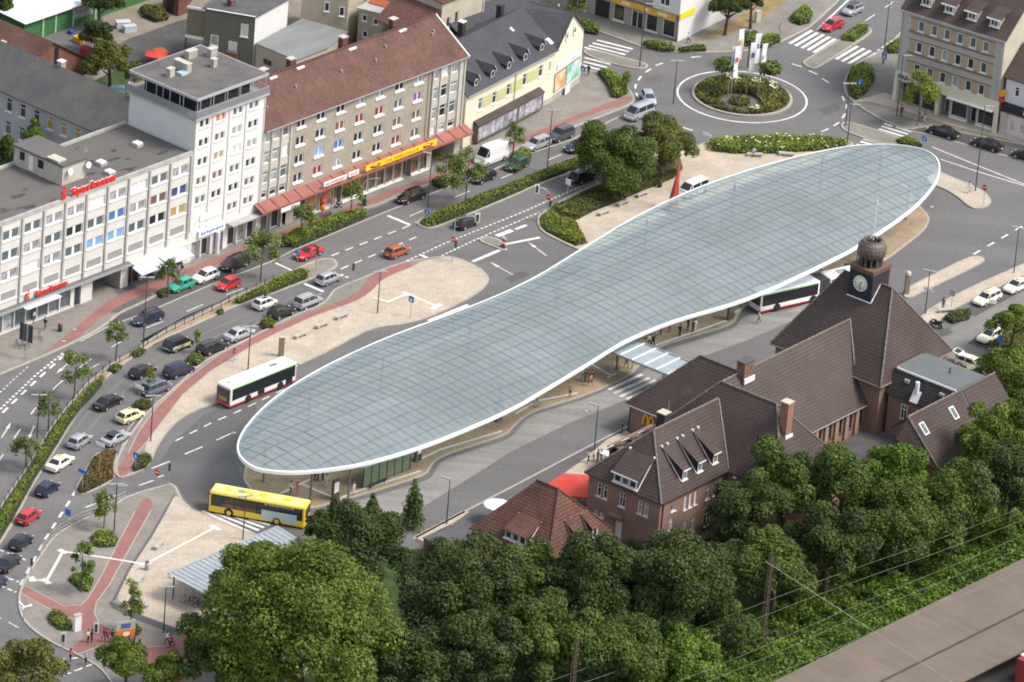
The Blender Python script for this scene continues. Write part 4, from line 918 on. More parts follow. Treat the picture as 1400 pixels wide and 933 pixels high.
b = MB(); b.box(-0.3,16.6,-0.48,-0.36,13.7,13.84); b.build('gutter', gutter_m, cor)
# white shop house at the right edge
sh = thing('shop_house', 'white two storey shop house with brown roof and dark blue fascia', 'building', cb0, CR)
b = MB(); wins = [W(18.3,5.9,0.75,1.5,(1,2,0.07,0.08),glass_d), W(20.6,5.9,0.75,1.5,(1,2,0.07,0.08),glass_d)]
wall(sh, b, 0, 0.6, 0, 9, 0, 8.6, wins, u0=16.9)
b.quad((16.9,10,0),(16.9,0.6,0),(16.9,0.6,8.6),(16.9,10,8.6)); b.tri((16.9,0.6,8.6),(16.9,5.3,12.2),(16.9,10,8.6)); b.build('wall', plaster_p, sh)
tile_roof('roof', sh, [[(16.6,0.2,8.45),(26,0.2,8.45),(26,5.3,12.3),(16.6,5.3,12.3)], [(16.6,5.3,12.3),(26,5.3,12.3),(26,10.4,8.45),(16.6,10.4,8.45)]], tile_brown)
b = MB(); b.box(17.0,26,0.25,0.59,3.3,4.75); fs = b.build('shop_fascia', mat('fascia_navy', (0.02,0.022,0.04), 0.5), sh)
b = MB(); b.box(17.0,26,0.22,0.248,3.3,3.5); b.build('fascia_stripe', cur_r, fs)
add_text('lettering', 'M', 0.8, white_s, fs, (20.25,0.23,3.75), 0, depth=0.02, bold=0.03)
for u in (18.3,19.9):
 b = MB(); b.box(u,u+0.8,0.55,0.597,1.0,2.4); b.build('poster', mat('poster_brown', (0.45,0.2,0.08), 0.6, var=0.9, vscale=1.2, color2=(0.7,0.66,0.6)), sh)
b = MB(); b.tube([(16.75,0.3,6.1),(16.75,-0.15,6.1)], 0.5, 14); b.build('hanging_sign', mat('sign_amber', (0.75,0.32,0.02), 0.4), sh); b = MB(); b.tube([(16.75,0.25,5.0),(16.75,-0.05,5.0)], 0.34, 12); b.build('hanging_sign', red_s, sh)
b = MB(); b.box(16.75,17.7,0.2,0.56,0,3.29); b.build('shop_pier', concrete, sh)
# shop building with yellow fascia (top centre)
tb1 = Vector((19.869, 104.402, 0)); TR = rad(-30.5)
tb0 = tb1 - Vector((math.cos(TR)*24, math.sin(TR)*24, 0))
tsh = thing('shop_building', 'white and taupe shop building with a yellow fascia beside the roundabout', 'building', tb0, TR)
b = MB(); o_ = 24.0
wins = [W(o_-11.0,0.35,1.9,2.5,(1,1,0.1,0.15),mat('window_green', (0.14,0.18,0.06), 0.15, var=0.9, vscale=1.2, color2=(0.04,0.04,0.04))), W(o_-7.95,0.05,1.95,2.6,(2,1,0.1,0),glass_d), W(o_-5.55,0.3,1.95,2.55,(1,1,0.1,0.12),glass_d), W(o_-2.75,0.3,2.05,2.55,(1,1,0.06,0),glass_d), W(o_-14.0,0.05,2.4,2.7,(1,1,0.06,0),glass_d,frame=metal_d), W(o_-18.5,0.3,3,2.6,(2,1,0.08,0.1),glass_d)]
up = [W(o_-3.3,4.95,1.6,1.5,(2,1,0.12,0.12),glass_d), W(o_-8.5,5.2,1.4,1.5,(2,1,0.1,0.1),glass_l), W(o_-12.5,5.2,1.4,1.5,(2,1,0.1,0.1),glass_l)]
wall(tsh, b, 0, 0, 0, 24, 0, 3.1, wins); wall(tsh, b, 0, 0.002, 0, 19.6, 3.1, 13, up[1:], mi=0); wall(tsh, b, 0, -0.45, 0, 4.5, 4.15, 13, up[:1], mi=1, u0=19.6)
b.quad((19.6,-0.45,4.15),(24.1,-0.45,4.15),(24.1,0,4.15),(19.6,0,4.15),1); b.quad((19.6,0,4.15),(19.6,-0.45,4.15),(19.6,-0.45,13),(19.6,0,13),1)
sa = rad(56.9+30.5)
wall(tsh, b, 24.1, -0.45, sa, 13, 0, 13, [], mi=1); wall(tsh, b, 19.6, 0.001, 0, 4.4, 3.1, 4.2, [], mi=0)
b.build('wall', [mat('tile_taupe', (0.37,0.335,0.29), 0.8, var=0.1, vscale=1), plaster_p], tsh)
b = MB(); b.poly([(0,0,13),(24.1,-0.45,13),(24.7,12.5,13),(0,12.5,13)]); b.build('roof', felt, tsh)
b = MB(); b.box(o_-11.2,o_-0.4,-0.62,-0.46,3.15,4.05); yf = b.build('shop_fascia', [mat('fascia_amber', (0.80,0.52,0.06), 0.5, var=0.4, vscale=0.7, color2=(0.62,0.30,0.05))], tsh)
b = MB(); b.box(o_-9.4,o_-8.0,-0.645,-0.625,3.45,3.8); b.box(o_-5.6,o_-4.9,-0.645,-0.625,3.45,3.8); b.box(o_-3.4,o_-1.8,-0.645,-0.625,3.42,3.75); b.build('fascia_stripe', mat('stripe_pale', (0.80,0.76,0.62), 0.5), yf)
b = MB(); M = Matrix.Translation((24.1,-0.45,0)) @ Matrix.Rotation(sa,4,'Z'); b.box(0.1,3.8,-0.12,-0.02,3.5,4.4,M=M); b.build('shop_sign', yellow_s, tsh)
b = MB(); b.box(0.0,11.5,-0.45,-0.1,3.0,3.4,M=M) if False else None; b.box(o_-14,o_-4.6,-0.5,-0.05,4.4,4.55); b.build('balcony', metal_g, tsh)
# back yard buildings (street frame)
row = thing('row_house', 'long grey rendered row of houses with dark tiled roof behind the bank', 'building', SO, SR)
b = MB(); wins = []
for i in range(12):
 v = 17.5+i*2.55
 for r, z in enumerate((6.6, 3.3)):
  if RND.random() < 0.06: continue
  wins.append(W(i*2.55+0.85, z-0.1, 1.15, 2.0, (1,2,0.1,0.12), {4:blind_y,5:blind_y,6:blind_y}.get(i) if r == 0 and i in (4,5,6) else RND.choice([glass_d, glass_b, glass_l])))
b2 = MB()
wall(row, b, 40.6, 50.0, rad(-90), 36, 0, 9.4, [dict(w, u=36-w['u']-1.95) for w in wins])
b.quad((40.6,14,0),(50.6,14,0),(50.6,14,9.4),(40.6,14,9.4)); b.tri((40.6,14,9.4),(50.6,14,9.4),(45.6,14,13.1)); b.quad((50.6,14,0),(50.6,50,0),(50.6,50,9.4),(50.6,14,9.4)); b.build('wall', mat('render_pale_grey', (0.42,0.42,0.43), 0.9, var=0.12, vscale=0.4), row)
tile_roof('roof', row, [[(40.1,13.6,9.2),(40.1,50.4,9.2),(45.6,50.4,13.2),(45.6,13.6,13.2)], [(45.6,13.6,13.2),(45.6,50.4,13.2),(51.1,50.4,9.2),(51.1,13.6,9.2)]], mat('roof_dark_patchy', (0.082,0.078,0.083), 0.9, var=0.5, vscale=0.3, color2=(0.12,0.115,0.10), fine=0.12, fscale=4))
for v in (21.5, 35.0): chimney(row, 45.9, v, 12.5, 13.9, 0.8, 0.8, conc_grey, metal_w)
b = MB(); b.lathe([(0.001,0.1),(0.3,0.07),(0.5,0.0),(0.52,0.0)], n=16); o = b.build('satellite_dish', metal_g, row, (47.6,24.0,13.6)); o.rotation_euler = (rad(80),0,0)
b = MB(); b.tube([(47.6,24.1,12),(47.6,24.1,13.6)], 0.05, 6); b.build('dish_mast', metal_g, row)
bh = thing('brick_house', 'low brick house with patchy red tiled roof and bare gable', 'building', SO, SR)
b = MB(); b.add([(52.8,49.8,0),(66.4,49.8,0),(66.4,49.8,3.9),(59.6,49.8,7.95),(52.8,49.8,3.9)], [(0,1,2,3,4)]); b.quad((52.8,80,0),(52.8,49.8,0),(52.8,49.8,3.9),(52.8,80,3.9)); b.quad((66.4,49.8,0),(66.4,80,0),(66.4,80,3.9),(66.4,49.8,3.9)); b.build('wall', brick_red, bh)
tile_roof('roof', bh, [[(52.3,49.5,3.75),(52.3,80,3.75),(59.6,80,8.1),(59.6,49.5,8.1)], [(59.6,49.5,8.1),(59.6,80,8.1),(66.9,80,3.75),(66.9,49.5,3.75)]], tile_red)
b = MB(); b.box(60.2,60.9,49.7,49.78,4.6,7.0); b.build('vent_opening', black_m, bh)
chimney(bh, 55.8, 55.5, 5.2, 7.2, 0.8, 0.8)
gh = thing('green_hall', 'flat green workshop hall with a white sheet roof', 'building', SO, SR)
gmat = mat('sheet_green', (0.045,0.17,0.055), 0.6, var=0.15, vscale=1.5)
b = MB(); b.box(69.9,100,65,90,0,3.2); b.build('wall', gmat, gh)
tile_roof('roof', gh, [[(69.5,64.4,3.25),(84.5,64.4,3.25),(84.5,92,4.2),(69.5,92,4.2)]], metal_w, 0.12)
tile_roof('roof', gh, [[(84.51,66.0,3.1),(101,66.0,3.1),(101,92,3.6),(84.51,92,3.6)]], mat('sheet_green_roof', (0.10,0.20,0.10), 0.7), 0.12)
for u in (73.5,76.0,79.5,84):
 b = MB(); b.box(u,u+0.35,64.9,64.995,0,3.15); b.build('door_post', mat('pale_green', (0.30,0.46,0.28), 0.6), gh)
b = MB(); b.box(79.9,83.6,64.92,64.99,1.0,3.0); b.build('window', glass_l, gh)
dg = thing('grey_green_house', 'plain grey green house with flat felt roof and one bright white side', 'building', SO, SR)
b = MB(); A_ = Vector((82.8,43.1,0)); B_ = Vector((86.1,36.75,0)); C_ = Vector((94.5,38.3,0)); D_ = Vector((91.0,46.5,0))
up9 = Vector((0,0,9.05))
b.quad(A_,B_,B_+up9,A_+up9,0); b.quad(B_,C_,C_+up9,B_+up9,1); b.quad(C_,D_,D_+up9,C_+up9,1); b.quad(D_,A_,A_+up9,D_+up9,0); b.build('wall', [mat('render_sage', (0.155,0.16,0.125), 0.9, var=0.08, vscale=0.4), plaster_p], dg)
b = MB(); b.prism([A_+Vector((-0.3,0.3,0)),B_+Vector((-0.2,-0.3,0)),C_+Vector((0.3,-0.2,0)),D_+Vector((0.3,0.3,0))], 9.06, 9.2); b.build('roof', felt_d, dg)
b = MB(); b.ribbon([A_.lerp(B_,0.06)+Vector((-0.25,0.1,0)), B_+Vector((-0.25,-0.25,0))], 0.25, 9.22); b.build('roof_edge', metal_w, dg)
dang = math.atan2(B_.y-A_.y, B_.x-A_.x); dL = (B_-A_).length
for u, z, w_, h_, pn in ((1.0,3.9,1.1,1.5,glass_l), (3.6,3.2,1.2,1.7,blind_w), (5.2,5.9,1.05,1.9,blind_w)): put_window(dg, A_.x+math.sin(dang)*0.1, A_.y-math.cos(dang)*0.1, dang, u, z, w_, h_, (1,1,0.08,0.1), pn, depth=0.09)
b = MB(); M = Matrix.Translation(A_) @ Matrix.Rotation(dang,4,'Z'); b.box(3.4,5.0,-0.8,-0.02,2.6,3.5,M=M); b.build('balcony', cur_br, dg)
b = MB(); b.box(-2.6,-0.05,0.3,3,4.6,8.9,M=M); b.build('balcony_bay', mat('wood_grey', (0.23,0.19,0.14), 0.9, var=0.3, vscale=2), dg)
b = MB(); b.box(-2.7,0.0,0.15,0.28,4.3,4.65,M=M); b.box(-2.7,0.0,0.15,0.28,8.6,8.95,M=M); b.build('balcony_rail', metal_w, dg)
b = MB(); b.tube([M @ Vector((-2.6,0.3,0)), M @ Vector((-2.6,0.3,4.4))], 0.1, 6); b.build('balcony_post', metal_d, dg)
chimney(dg, 86.2, 41.5, 9.1, 10.3, 0.8, 0.8)
fb = thing('courtyard_building', 'flat roofed beige courtyard building with grey felt roof', 'building', SO, SR)
b = MB(); b.prism([(86.45,36.6),(98.0,38.6),(99.4,31.4),(93.1,29.4),(86.4,29.0)], 0, 5.0); b.build('wall', plaster_b, fb)
b = MB(); b.prism([(86.3,36.6),(98.0,38.6),(99.5,31.3),(93.1,29.2),(86.3,28.9)], 5.02, 5.14); b.build('roof', felt_l, fb)
b = MB(); b.box(86.3,86.39,33.6,35.0,2.7,3.4); b.build('window', glass_d, fb)
b = MB(); b.box(84.9,86.38,29.3,32.2,0,2.6); b.build('lean_to', brick_dark, fb)
th = thing('tall_house', 'tall beige rendered house with small dark windows above the flat roof', 'building', SO, SR)
b = MB(); b.prism([(98.3,39.2),(102.2,34.0),(112,37),(108,46)], 0, 15, bottom=False); b.build('wall', plaster_b, th)
ang_t = math.atan2(34.0-39.2, 102.2-98.3)
for u, z in ((3.2,6.3),(5.3,5.8),(3.2,9.5),(5.3,9.2)): put_window(th, 98.3+math.sin(ang_t)*0.1, 39.2-math.cos(ang_t)*0.1, ang_t, u, z, 0.75, 1.4, (1,1,0.06,0.1), glass_d, depth=0.09)
oh = thing('orange_roof_house', 'beige rear house with a patched roof of red and bright orange tiles', 'building', SO, SR)
b = MB(); b.prism([(103.4,33.0),(104.6,29.6),(106.2,30.0),(107.3,25.6),(116,28),(113,37)], 0, 7.0); b.build('wall', plaster_b, oh)
b = MB(); b.prism([(103.1,33.3),(104.4,29.4),(106.6,30.1),(105.6,33.8)], 7.02, 7.15); b.build('flat_roof', zinc, oh)
tile_roof('roof', oh, [[(105.7,33.2,7.2),(107.4,25.2,7.2),(114,27,10.6),(112.2,35,10.6)]], tile_red)
tile_roof('roof_patch', oh, [[(107.05,26.9,7.26),(107.5,25.0,7.26),(111.6,26.2,9.4),(111.1,28.1,9.4)], [(105.6,33.3,7.26),(106.9,27.6,7.26),(107.9,27.9,7.8),(106.6,33.6,7.8)]], tile_orange, 0.03)
for v, z in ((32.4,5.4),(30.8,5.2),(32.2,3.0),(30.6,2.8)):
 put_window(oh, 103.4+(33.0-v)*0.353-0.1, v, math.atan2(-3.4,1.2), 0, z, 0.75, 1.0, (1,1,0.06,0.08), glass_d, depth=0.05)
gb = thing('gable_house', 'beige gable house standing behind the red roof', 'building', SO, SR)
b = MB(); wall(gb, b, 0, 17.0, 0, 8.6, 0, 13.5, [W(103.4,9.4,0.75,1.5,(1,1,0.06,0.1),glass_d), W(105.1,9.8,0.75,1.5,(1,1,0.06,0.1),glass_d)], u0=102.2)
b.quad((102.2,25,0),(102.2,17,0),(102.2,17,13.5),(102.2,25,13.5)); b.quad((110.8,17,0),(110.8,25,0),(110.8,25,13.5),(110.8,17,13.5)); b.build('wall', plaster_b, gb)
tile_roof('roof', gb, [[(102.0,16.7,13.5),(111,16.7,13.5),(111,25.3,13.6),(102,25.3,13.6)]], tile_red)
tile_roof('side_roof', gb, [[(97.5,17.2,9.6),(102.19,17.2,12.3),(102.19,25,12.3),(97.5,25,9.6)]], tile_red)
b = MB(); b.tube([(110.95,16.9,2),(110.95,16.9,13.4)], 0.07, 6); b.build('downpipe', metal_w, gb)
dr = thing('rear_house', 'rear house with plain dark slate roof behind the cream corner house', 'building', SO, SR)
b = MB(); b.box(104.5,121,13.8,22,0,7.5); b.build('wall', plaster_b, dr)
tile_roof('roof', dr, [[(104.0,12.6,7.6),(121.4,12.6,7.6),(121.4,18,10.4),(104.0,18,10.4)], [(104.0,18,10.4),(121.4,18,10.4),(121.4,22.5,7.6),(104.0,22.5,7.6)]], tile_slate)
sd_ = thing('brick_shed', 'small red brick shed with a white edged roof in the yard', 'shed', SO, SR)
b = MB(); b.box(94.0,97.5,58.3,61.3,0,2.8); b.build('wall', brick_red, sd_)
tile_roof('roof', sd_, [[(93.7,58,2.85),(97.8,58,2.85),(97.8,59.8,3.7),(93.7,59.8,3.7)], [(93.7,59.8,3.7),(97.8,59.8,3.7),(97.8,61.6,2.85),(93.7,61.6,2.85)]], felt_d)
b = MB(); b.box(93.9,93.99,59.3,60.4,0,2.1); b.build('door', metal_d, sd_); b = MB(); b.box(93.6,93.69,57.9,61.7,2.7,2.95); b.build('roof_edge', metal_w, sd_)
# old station building
Q0 = Vector((24.2996, -50.7247, 0)); QR = rad(53.4)
sta = thing('station_building', 'old brick railway station with brown hipped roofs and a clock turret', 'building', Q0, QR)
def stloc(px, py, z=0.0): return local(sta, P(px, py, z))
def on_slope(px, py, p0, nl, root=sta):
 r = root.rotation_euler[2]; rot = Matrix.Rotation(r, 3, 'Z')
 return local(root, ray_plane(px, py, Vector(root.location)+rot @ Vector(p0), rot @ Vector(nl).normalized()))
def hip_edges(name, root, segs, m=None, r=0.13):
 for a, b in segs:
  k = MB(); a, b = Vector(a), Vector(b); n = max(2, int((b-a).length/0.45))
  k.tube([a+(b-a)*(i/n) for i in range(n+1)], [r if i % 2 else r*0.72 for i in range(n+1)], 6, smooth=False)
  k.build(name, m or ridge_m, root)
ridge_m = mat('ridge_tile', (0.12, 0.095, 0.085), 0.85, var=0.5, vscale=3.0, color2=(0.22, 0.20, 0.18))
BP = brick_pink
# walls
def blk(b, x0, x1, y0, y1, z1, skip=''):
 if 's' not in skip: b.quad((x0,y0,0),(x1,y0,0),(x1,y0,z1),(x0,y0,z1))
 if 'e' not in skip: b.quad((x1,y0,0),(x1,y1,0),(x1,y1,z1),(x1,y0,z1))
 if 'n' not in skip: b.quad((x1,y1,0),(x0,y1,0),(x0,y1,z1),(x1,y1,z1))
 if 'w' not in skip: b.quad((x0,y1,0),(x0,y0,0),(x0,y0,z1),(x0,y1,z1))
b = MB()
S2 = (2,2,0.08,0.1); S1 = (1,2,0.07,0.1)
fw = [W(-5.95,5.0,0.95,0.95,(2,1,0.08,0.1),glass_d), W(-3.35,4.35,0.55,1.85,(1,1,0.06,0.1),blind_w), W(-2.35,4.35,0.55,1.85,(1,1,0.06,0.1),blind_w), W(-1.35,4.35,0.55,1.85,(1,1,0.06,0.1),blind_w), W(1.0,4.25,0.75,1.8,S2,glass_d), W(2.5,4.25,0.75,1.8,S2,glass_d), W(-6.1,2.4,0.8,1.75,S2,glass_l), W(-3.2,1.0,0.8,1.8,S2,glass_b), W(-1.6,1.0,0.8,1.8,S2,glass_d), W(1.2,0.6,1.2,2.3,S2,glass_d)]
wall(sta, b, -8.25, 0, 0, 13.2, 0, 7.3, [dict(w, u=w['u']+8.25) for w in fw])
lw = [W(1.35,4.55,0.62,1.75,S1,glass_d), W(2.3,4.55,0.62,1.75,S1,glass_d), W(4.75,4.4,0.95,1.85,S2,glass_d), W(7.6,4.5,0.62,1.75,S1,glass_l), W(8.55,4.5,0.62,1.75,S1,glass_l), W(4.55,0.4,1.0,2.0,(2,1,0.06,0.05),blind_w), W(1.2,1.9,0.6,0.7,(1,1,0.06,0.08),glass_l), W(2.1,1.9,0.6,0.7,(1,1,0.06,0.08),glass_l)]
wall(sta, b, -8.25, 10.9, rad(-90), 10.9, 0, 7.3, lw)
b.quad((4.95,10.9,0),(-8.25,10.9,0),(-8.25,10.9,7.3),(4.95,10.9,7.3))
blk(b, 4.95, 17.1, -8.2, 12.4, 7.3)
pw = [W(0.9+i*2.15,3.6,1.0,2.4,(2,1,0.06,0.05),glass_d,frame=metal_d) for i in range(8)]
wall(sta, b, 17.1, 0.5, 0, 17.3, 0, 6.5, pw)
blk(b, 17.1, 34.4, 0.5, 12.0, 6.5, 's')
wall(sta, b, 16.6, 23.5, rad(-90), 14, 0, 4.0, [])
blk(b, 16.6, 28.2, 12, 23.5, 4.0, 'w')
blk(b, 34.4, 48.8, -1.5, 14.7, 9.7)
b.build('wall', BP, sta)
b = MB()
for i in range(9): u = 17.3+i*2.15; b.box(u, u+0.7, 0.22, 0.497, 2.6, 6.2)
b.build('wall_pier', mat('brick_light', (0.36,0.24,0.18), 0.9, var=0.12, vscale=0.8), sta)
b = MB(); b.box(4.55-8.25+0, 0, 0, 0, 0, 0) if False else None
b.box(-8.95,-8.27,5.2,7.2,3.0,3.2); b.build('door_hood', brick_pink, sta)
b = MB(); b.tube([(-7.75,-0.1,0),(-7.75,-0.1,7.1)], 0.07, 6); b.build('downpipe', metal_d, sta)
b = MB(); b.box(17.5,36,-7.5,0.2,0,2.45); b.build('low_wing', brick_pink, sta)
b = MB(); b.box(17.3,36,-7.7,0.21,2.46,2.6); b.build('low_roof', felt_d, sta)
b = MB(); b.box(6.8,16.5,12.5,19.1,0,2.4); b.build('extension_wall', brick_pink, sta)
b = MB(); b.ribbon([(6.8,12.5),(6.8,19.1),(16.4,19.1)], 0.35, 2.75); b.box(6.62,6.97,12.5,19.27,2.0,2.74); b.box(6.98,16.4,18.93,19.27,2.0,2.74); b.build('extension_parapet', brick_pink, sta)
b = MB(); b.poly([(6.98,12.5,2.5),(16.5,12.5,2.5),(16.5,18.92,2.5),(6.98,18.92,2.5)]); b.build('extension_roof', mat('roof_ochre', (0.20,0.165,0.12), 0.95, var=0.3, vscale=0.5), sta)
b = MB(); b.box(5.2,6.6,16.6,19.3,2.1,2.22); b.build('door_canopy', metal_w, sta)
# roofs
rw = tile_roof('roof', sta, [[(-8.7,-0.45,7.15),(4.9,-0.45,7.15),(9.6,5.45,13.2),(-3.4,5.45,13.2)], [(-8.7,11.35,7.15),(-8.7,-0.45,7.15),(-3.4,5.45,13.2)], [(-3.4,5.45,13.2),(9.6,5.45,13.2),(4.9,11.35,7.15),(-8.7,11.35,7.15)]], tile_brown)
hip_edges('ridge', rw, [((-8.7,-0.45,7.2),(-3.4,5.45,13.25)), ((-3.4,5.45,13.25),(9.5,5.45,13.25)), ((-8.7,11.35,7.2),(-3.4,5.45,13.25))])
hip_edges('valley_flashing', rw, [((4.75,-0.45,7.3),(9.55,5.35,13.2))], mat('flashing_pale', (0.25,0.23,0.215), 0.7), 0.1)
cw = tile_roof('roof', sta, [[(4.5,-8.6,7.1),(11,-2.2,14.7),(11,6.3,14.7),(4.5,12.8,7.1)], [(4.5,-8.6,7.1),(17.5,-8.6,7.1),(11,-2.2,14.7)], [(17.5,-8.6,7.1),(17.5,12.8,7.1),(11,6.3,14.7),(11,-2.2,14.7)], [(4.5,12.8,7.1),(11,6.3,14.7),(17.5,12.8,7.1)]], tile_brown)
hip_edges('ridge', cw, [((4.5,-8.6,7.15),(11,-2.2,14.75)), ((11,-2.2,14.75),(11,6.3,14.75)), ((4.5,12.8,7.15),(11,6.3,14.75)), ((17.5,-8.6,7.15),(11,-2.2,14.75))])
hl = tile_roof('roof', sta, [[(11.2,0.05,6.25),(37.2,0.05,6.25),(37.9,6.25,14.68),(11.2,6.25,14.68)], [(11.2,6.25,14.68),(37.9,6.25,14.68),(37.2,12.45,6.25),(11.2,12.45,6.25)]], brickmat('roof_tiles_hall', (0.106,0.08,0.072), (0.092,0.071,0.064), (0.062,0.048,0.045), 0.36, 0.46, 0.06, var=0.2, vscale=0.15, stain=((0.085,0.064,0.057),0.12,0.5), bump=0.8))
hip_edges('ridge', hl, [((11.2,6.25,14.72),(37.7,6.25,14.72))])
b = MB(); b.box(17.6,34.3,-0.08,0.04,6.08,6.2); b.build('gutter', gutter_m, sta)
mw_ = tile_roof('roof', sta, [[(16.1,24,3.75),(22.4,17.7,10.5),(22.4,8.6,10.5),(16.1,8.6,3.75)], [(16.1,24,3.75),(28.7,24,3.75),(22.4,17.7,10.5)], [(28.7,24,3.75),(28.7,8.6,3.75),(22.4,8.6,10.5),(22.4,17.7,10.5)]], tile_brown)
hip_edges('ridge', mw_, [((16.1,24,3.8),(22.4,17.7,10.55)), ((22.4,17.7,10.55),(22.4,9.6,10.55))])
b = MB(); b.box(15.98,16.1,12.5,24,3.6,3.74); b.build('gutter', gutter_m, sta)
TA0, TA1, TV0, TV1, TE, TZ = 33.8, 49.3, -1.95, 15.2, 9.5, 18.9
tr = tile_roof('roof', sta, [[(TA0,TV0,TE),(TA0,TV1,TE),(41.55,10.2,TZ),(41.55,3.0,TZ)], [(TA0,TV0,TE),(TA1,TV0,TE),(41.55,3.0,TZ)], [(TA1,TV0,TE),(TA1,TV1,TE),(41.55,10.2,TZ),(41.55,3.0,TZ)], [(TA1,TV1,TE),(TA0,TV1,TE),(41.55,10.2,TZ)]], tile_brown)
hip_edges('ridge', tr, [((TA0,TV0,TE+0.05),(41.55,3.0,TZ+0.05)), ((41.55,3.0,TZ+0.05),(41.55,4.8,TZ+0.05)), ((TA1,TV0,TE+0.05),(41.55,3.0,TZ+0.05)), ((TA0,TV1,TE+0.05),(41.55,10.2,TZ+0.05))])
hip_edges('valley_flashing', tr, [((37.75,6.25,14.72),(33.9,1.9,9.35))], mat('flashing_pale', (0.25,0.23,0.215), 0.7), 0.1)
b = MB(); b.box(TA0-0.1,TA0+0.02,TV0,TV1,TE-0.18,TE-0.04); b.box(TA0,TA1,TV0-0.1,TV0+0.02,TE-0.181,TE-0.041); b.build('gutter', mat('eave_wood', (0.28,0.20,0.14), 0.8), sta)
# clock turret
slate = brickmat('turret_slate', (0.040,0.042,0.052), (0.032,0.034,0.044), (0.018,0.018,0.024), 0.3, 0.2, 0.02, var=0.2, vscale=0.8)
X0, X1, Y0, Y1, ZT_ = 39.75, 43.35, 4.8, 8.4, 20.75
b = MB(); b.box(X0,X1,Y0,Y1,16.0,ZT_); tur = b.build('clock_turret', slate, sta)
b = MB(); b.box(X0-0.1,X1+0.1,Y0-0.1,Y1+0.1,ZT_,ZT_+0.22); b.build('turret_cornice', mat('turret_copper', (0.17,0.105,0.075), 0.7, var=0.3, vscale=1.2), tur)
b = MB(); b.box(X0-0.04,X0-0.003,Y0,Y1,ZT_-0.4,ZT_-0.02); b.box(X0-0.04,X1+0.04,Y0-0.04,Y0-0.003,ZT_-0.4,ZT_-0.02); b.build('turret_frieze', mat('turret_brown', (0.13,0.07,0.045), 0.7), tur)
clock_w = mat('clock_face', (0.80,0.80,0.66), 0.5);
def clock(name, cx, cy, cz, r, ang, root):
 o = MB(); o.lathe([(0.001,0.05),(r,0.05),(r,0.0),(0.001,0.0)], n=32); k = o.build(name, clock_w, root, (cx,cy,cz)); k.rotation_euler = (rad(90),0,ang)
 m = MB()
 for i in range(12):
  a = i*math.pi/6; M = Matrix.Rotation(a,4,'Z'); m.box(-0.035 if i%3 else -0.06,0.035 if i%3 else 0.06,r*0.74,r*0.92,0.053,0.062,M=M)
 m.build('hour_marks', black_m, k)
 h = MB(); h.box(-0.05,0.05,-0.1,r*0.52,0.066,0.075,M=Matrix.Rotation(rad(-50),4,'Z')); h.build('hour_hand', black_m, k)
 h = MB(); h.box(-0.035,0.035,-0.12,r*0.80,0.078,0.087,M=Matrix.Rotation(rad(178),4,'Z')); h.build('minute_hand', black_m, k)
 rg = MB(); rg.lathe([(r,0.0),(r,0.08),(r+0.09,0.08),(r+0.09,0.0)], n=32); rg.build('clock_rim', metal_w, k)
cx, cz = 0, 0
clock('clock', X0-0.02, 6.6, 18.85, 0.95, rad(-90), tur); clock('clock', X1+0.02, 6.6, 19.2, 0.95, rad(90), tur)
SLT = (TZ-TE)/(41.55-TA0)
def zl(a): return TE+(a-TA0)*SLT
hip_edges('turret_flashing', tur, [((X0-0.05,Y0,zl(X0)+0.02),(X0-0.05,Y1,zl(X0)+0.02)), ((X0-0.02,Y0-0.05,zl(X0)+0.02),(41.55,Y0-0.05,TZ+0.02)), ((41.55,Y0-0.05,TZ+0.02),(X1,Y0-0.05,zl(X0)+0.02))], metal_w, 0.09)
dome_m = mat('dome_copper', (0.155,0.118,0.10), 0.55, metal=0.2, var=0.35, vscale=2.0)
tcx, tcy = (X0+X1)/2, (Y0+Y1)/2
b = MB()
for i in range(12): a = i*math.pi/6+0.13; b.box(-0.1,0.1,-0.12,0.12,ZT_+0.22,ZT_+1.45,M=Matrix.Translation((tcx+1.42*math.cos(a),tcy+1.42*math.sin(a),0)) @ Matrix.Rotation(a,4,'Z'))
for i in range(12):
 a = i*math.pi/6+0.13; q = MB(); q.box(-0.1,0.1,-0.12,0.12,ZT_+0.22,ZT_+1.5,M=Matrix.Translation((tcx+1.42*math.cos(a),tcy+1.42*math.sin(a),0)) @ Matrix.Rotation(a,4,'Z')); q.build('lantern_column', dome_m, tur)
b = MB(); b.lathe([(1.05,ZT_+0.22),(1.05,ZT_+1.5)], (tcx,tcy,0), 20); b.build('lantern_core', black_m, tur)
b = MB(); b.lathe([(1.3,1.4),(1.6,1.42),(1.78,1.8),(1.84,2.2),(1.78,2.65),(1.6,3.1),(1.3,3.45),(1.28,3.56),(1.05,3.58),(0.98,3.4),(0.98,3.1)], (tcx,tcy,ZT_), 48, smooth=False, wob=lambda i,k: 0.018*(k%2)); b.build('dome', dome_m, tur)
b = MB(); b.lathe([(0.001,3.12),(1.0,3.12)], (tcx,tcy,ZT_), 20); b.build('dome_opening', black_m, tur)
b = MB(); b.tube([(tcx,tcy,ZT_+3.5),(tcx,tcy,ZT_+9.4)], [0.06,0.03], 6); b.tube([(tcx,tcy,ZT_+8.2),(tcx,tcy,ZT_+8.9)], [0.09,0.09], 6)
for i in range(4): a = i*math.pi/2; b.tube([(tcx+0.7*math.cos(a),tcy+0.7*math.sin(a),ZT_+3.9),(tcx,tcy,ZT_+4.4)], 0.03, 5)
b.build('mast', metal_w, tur)
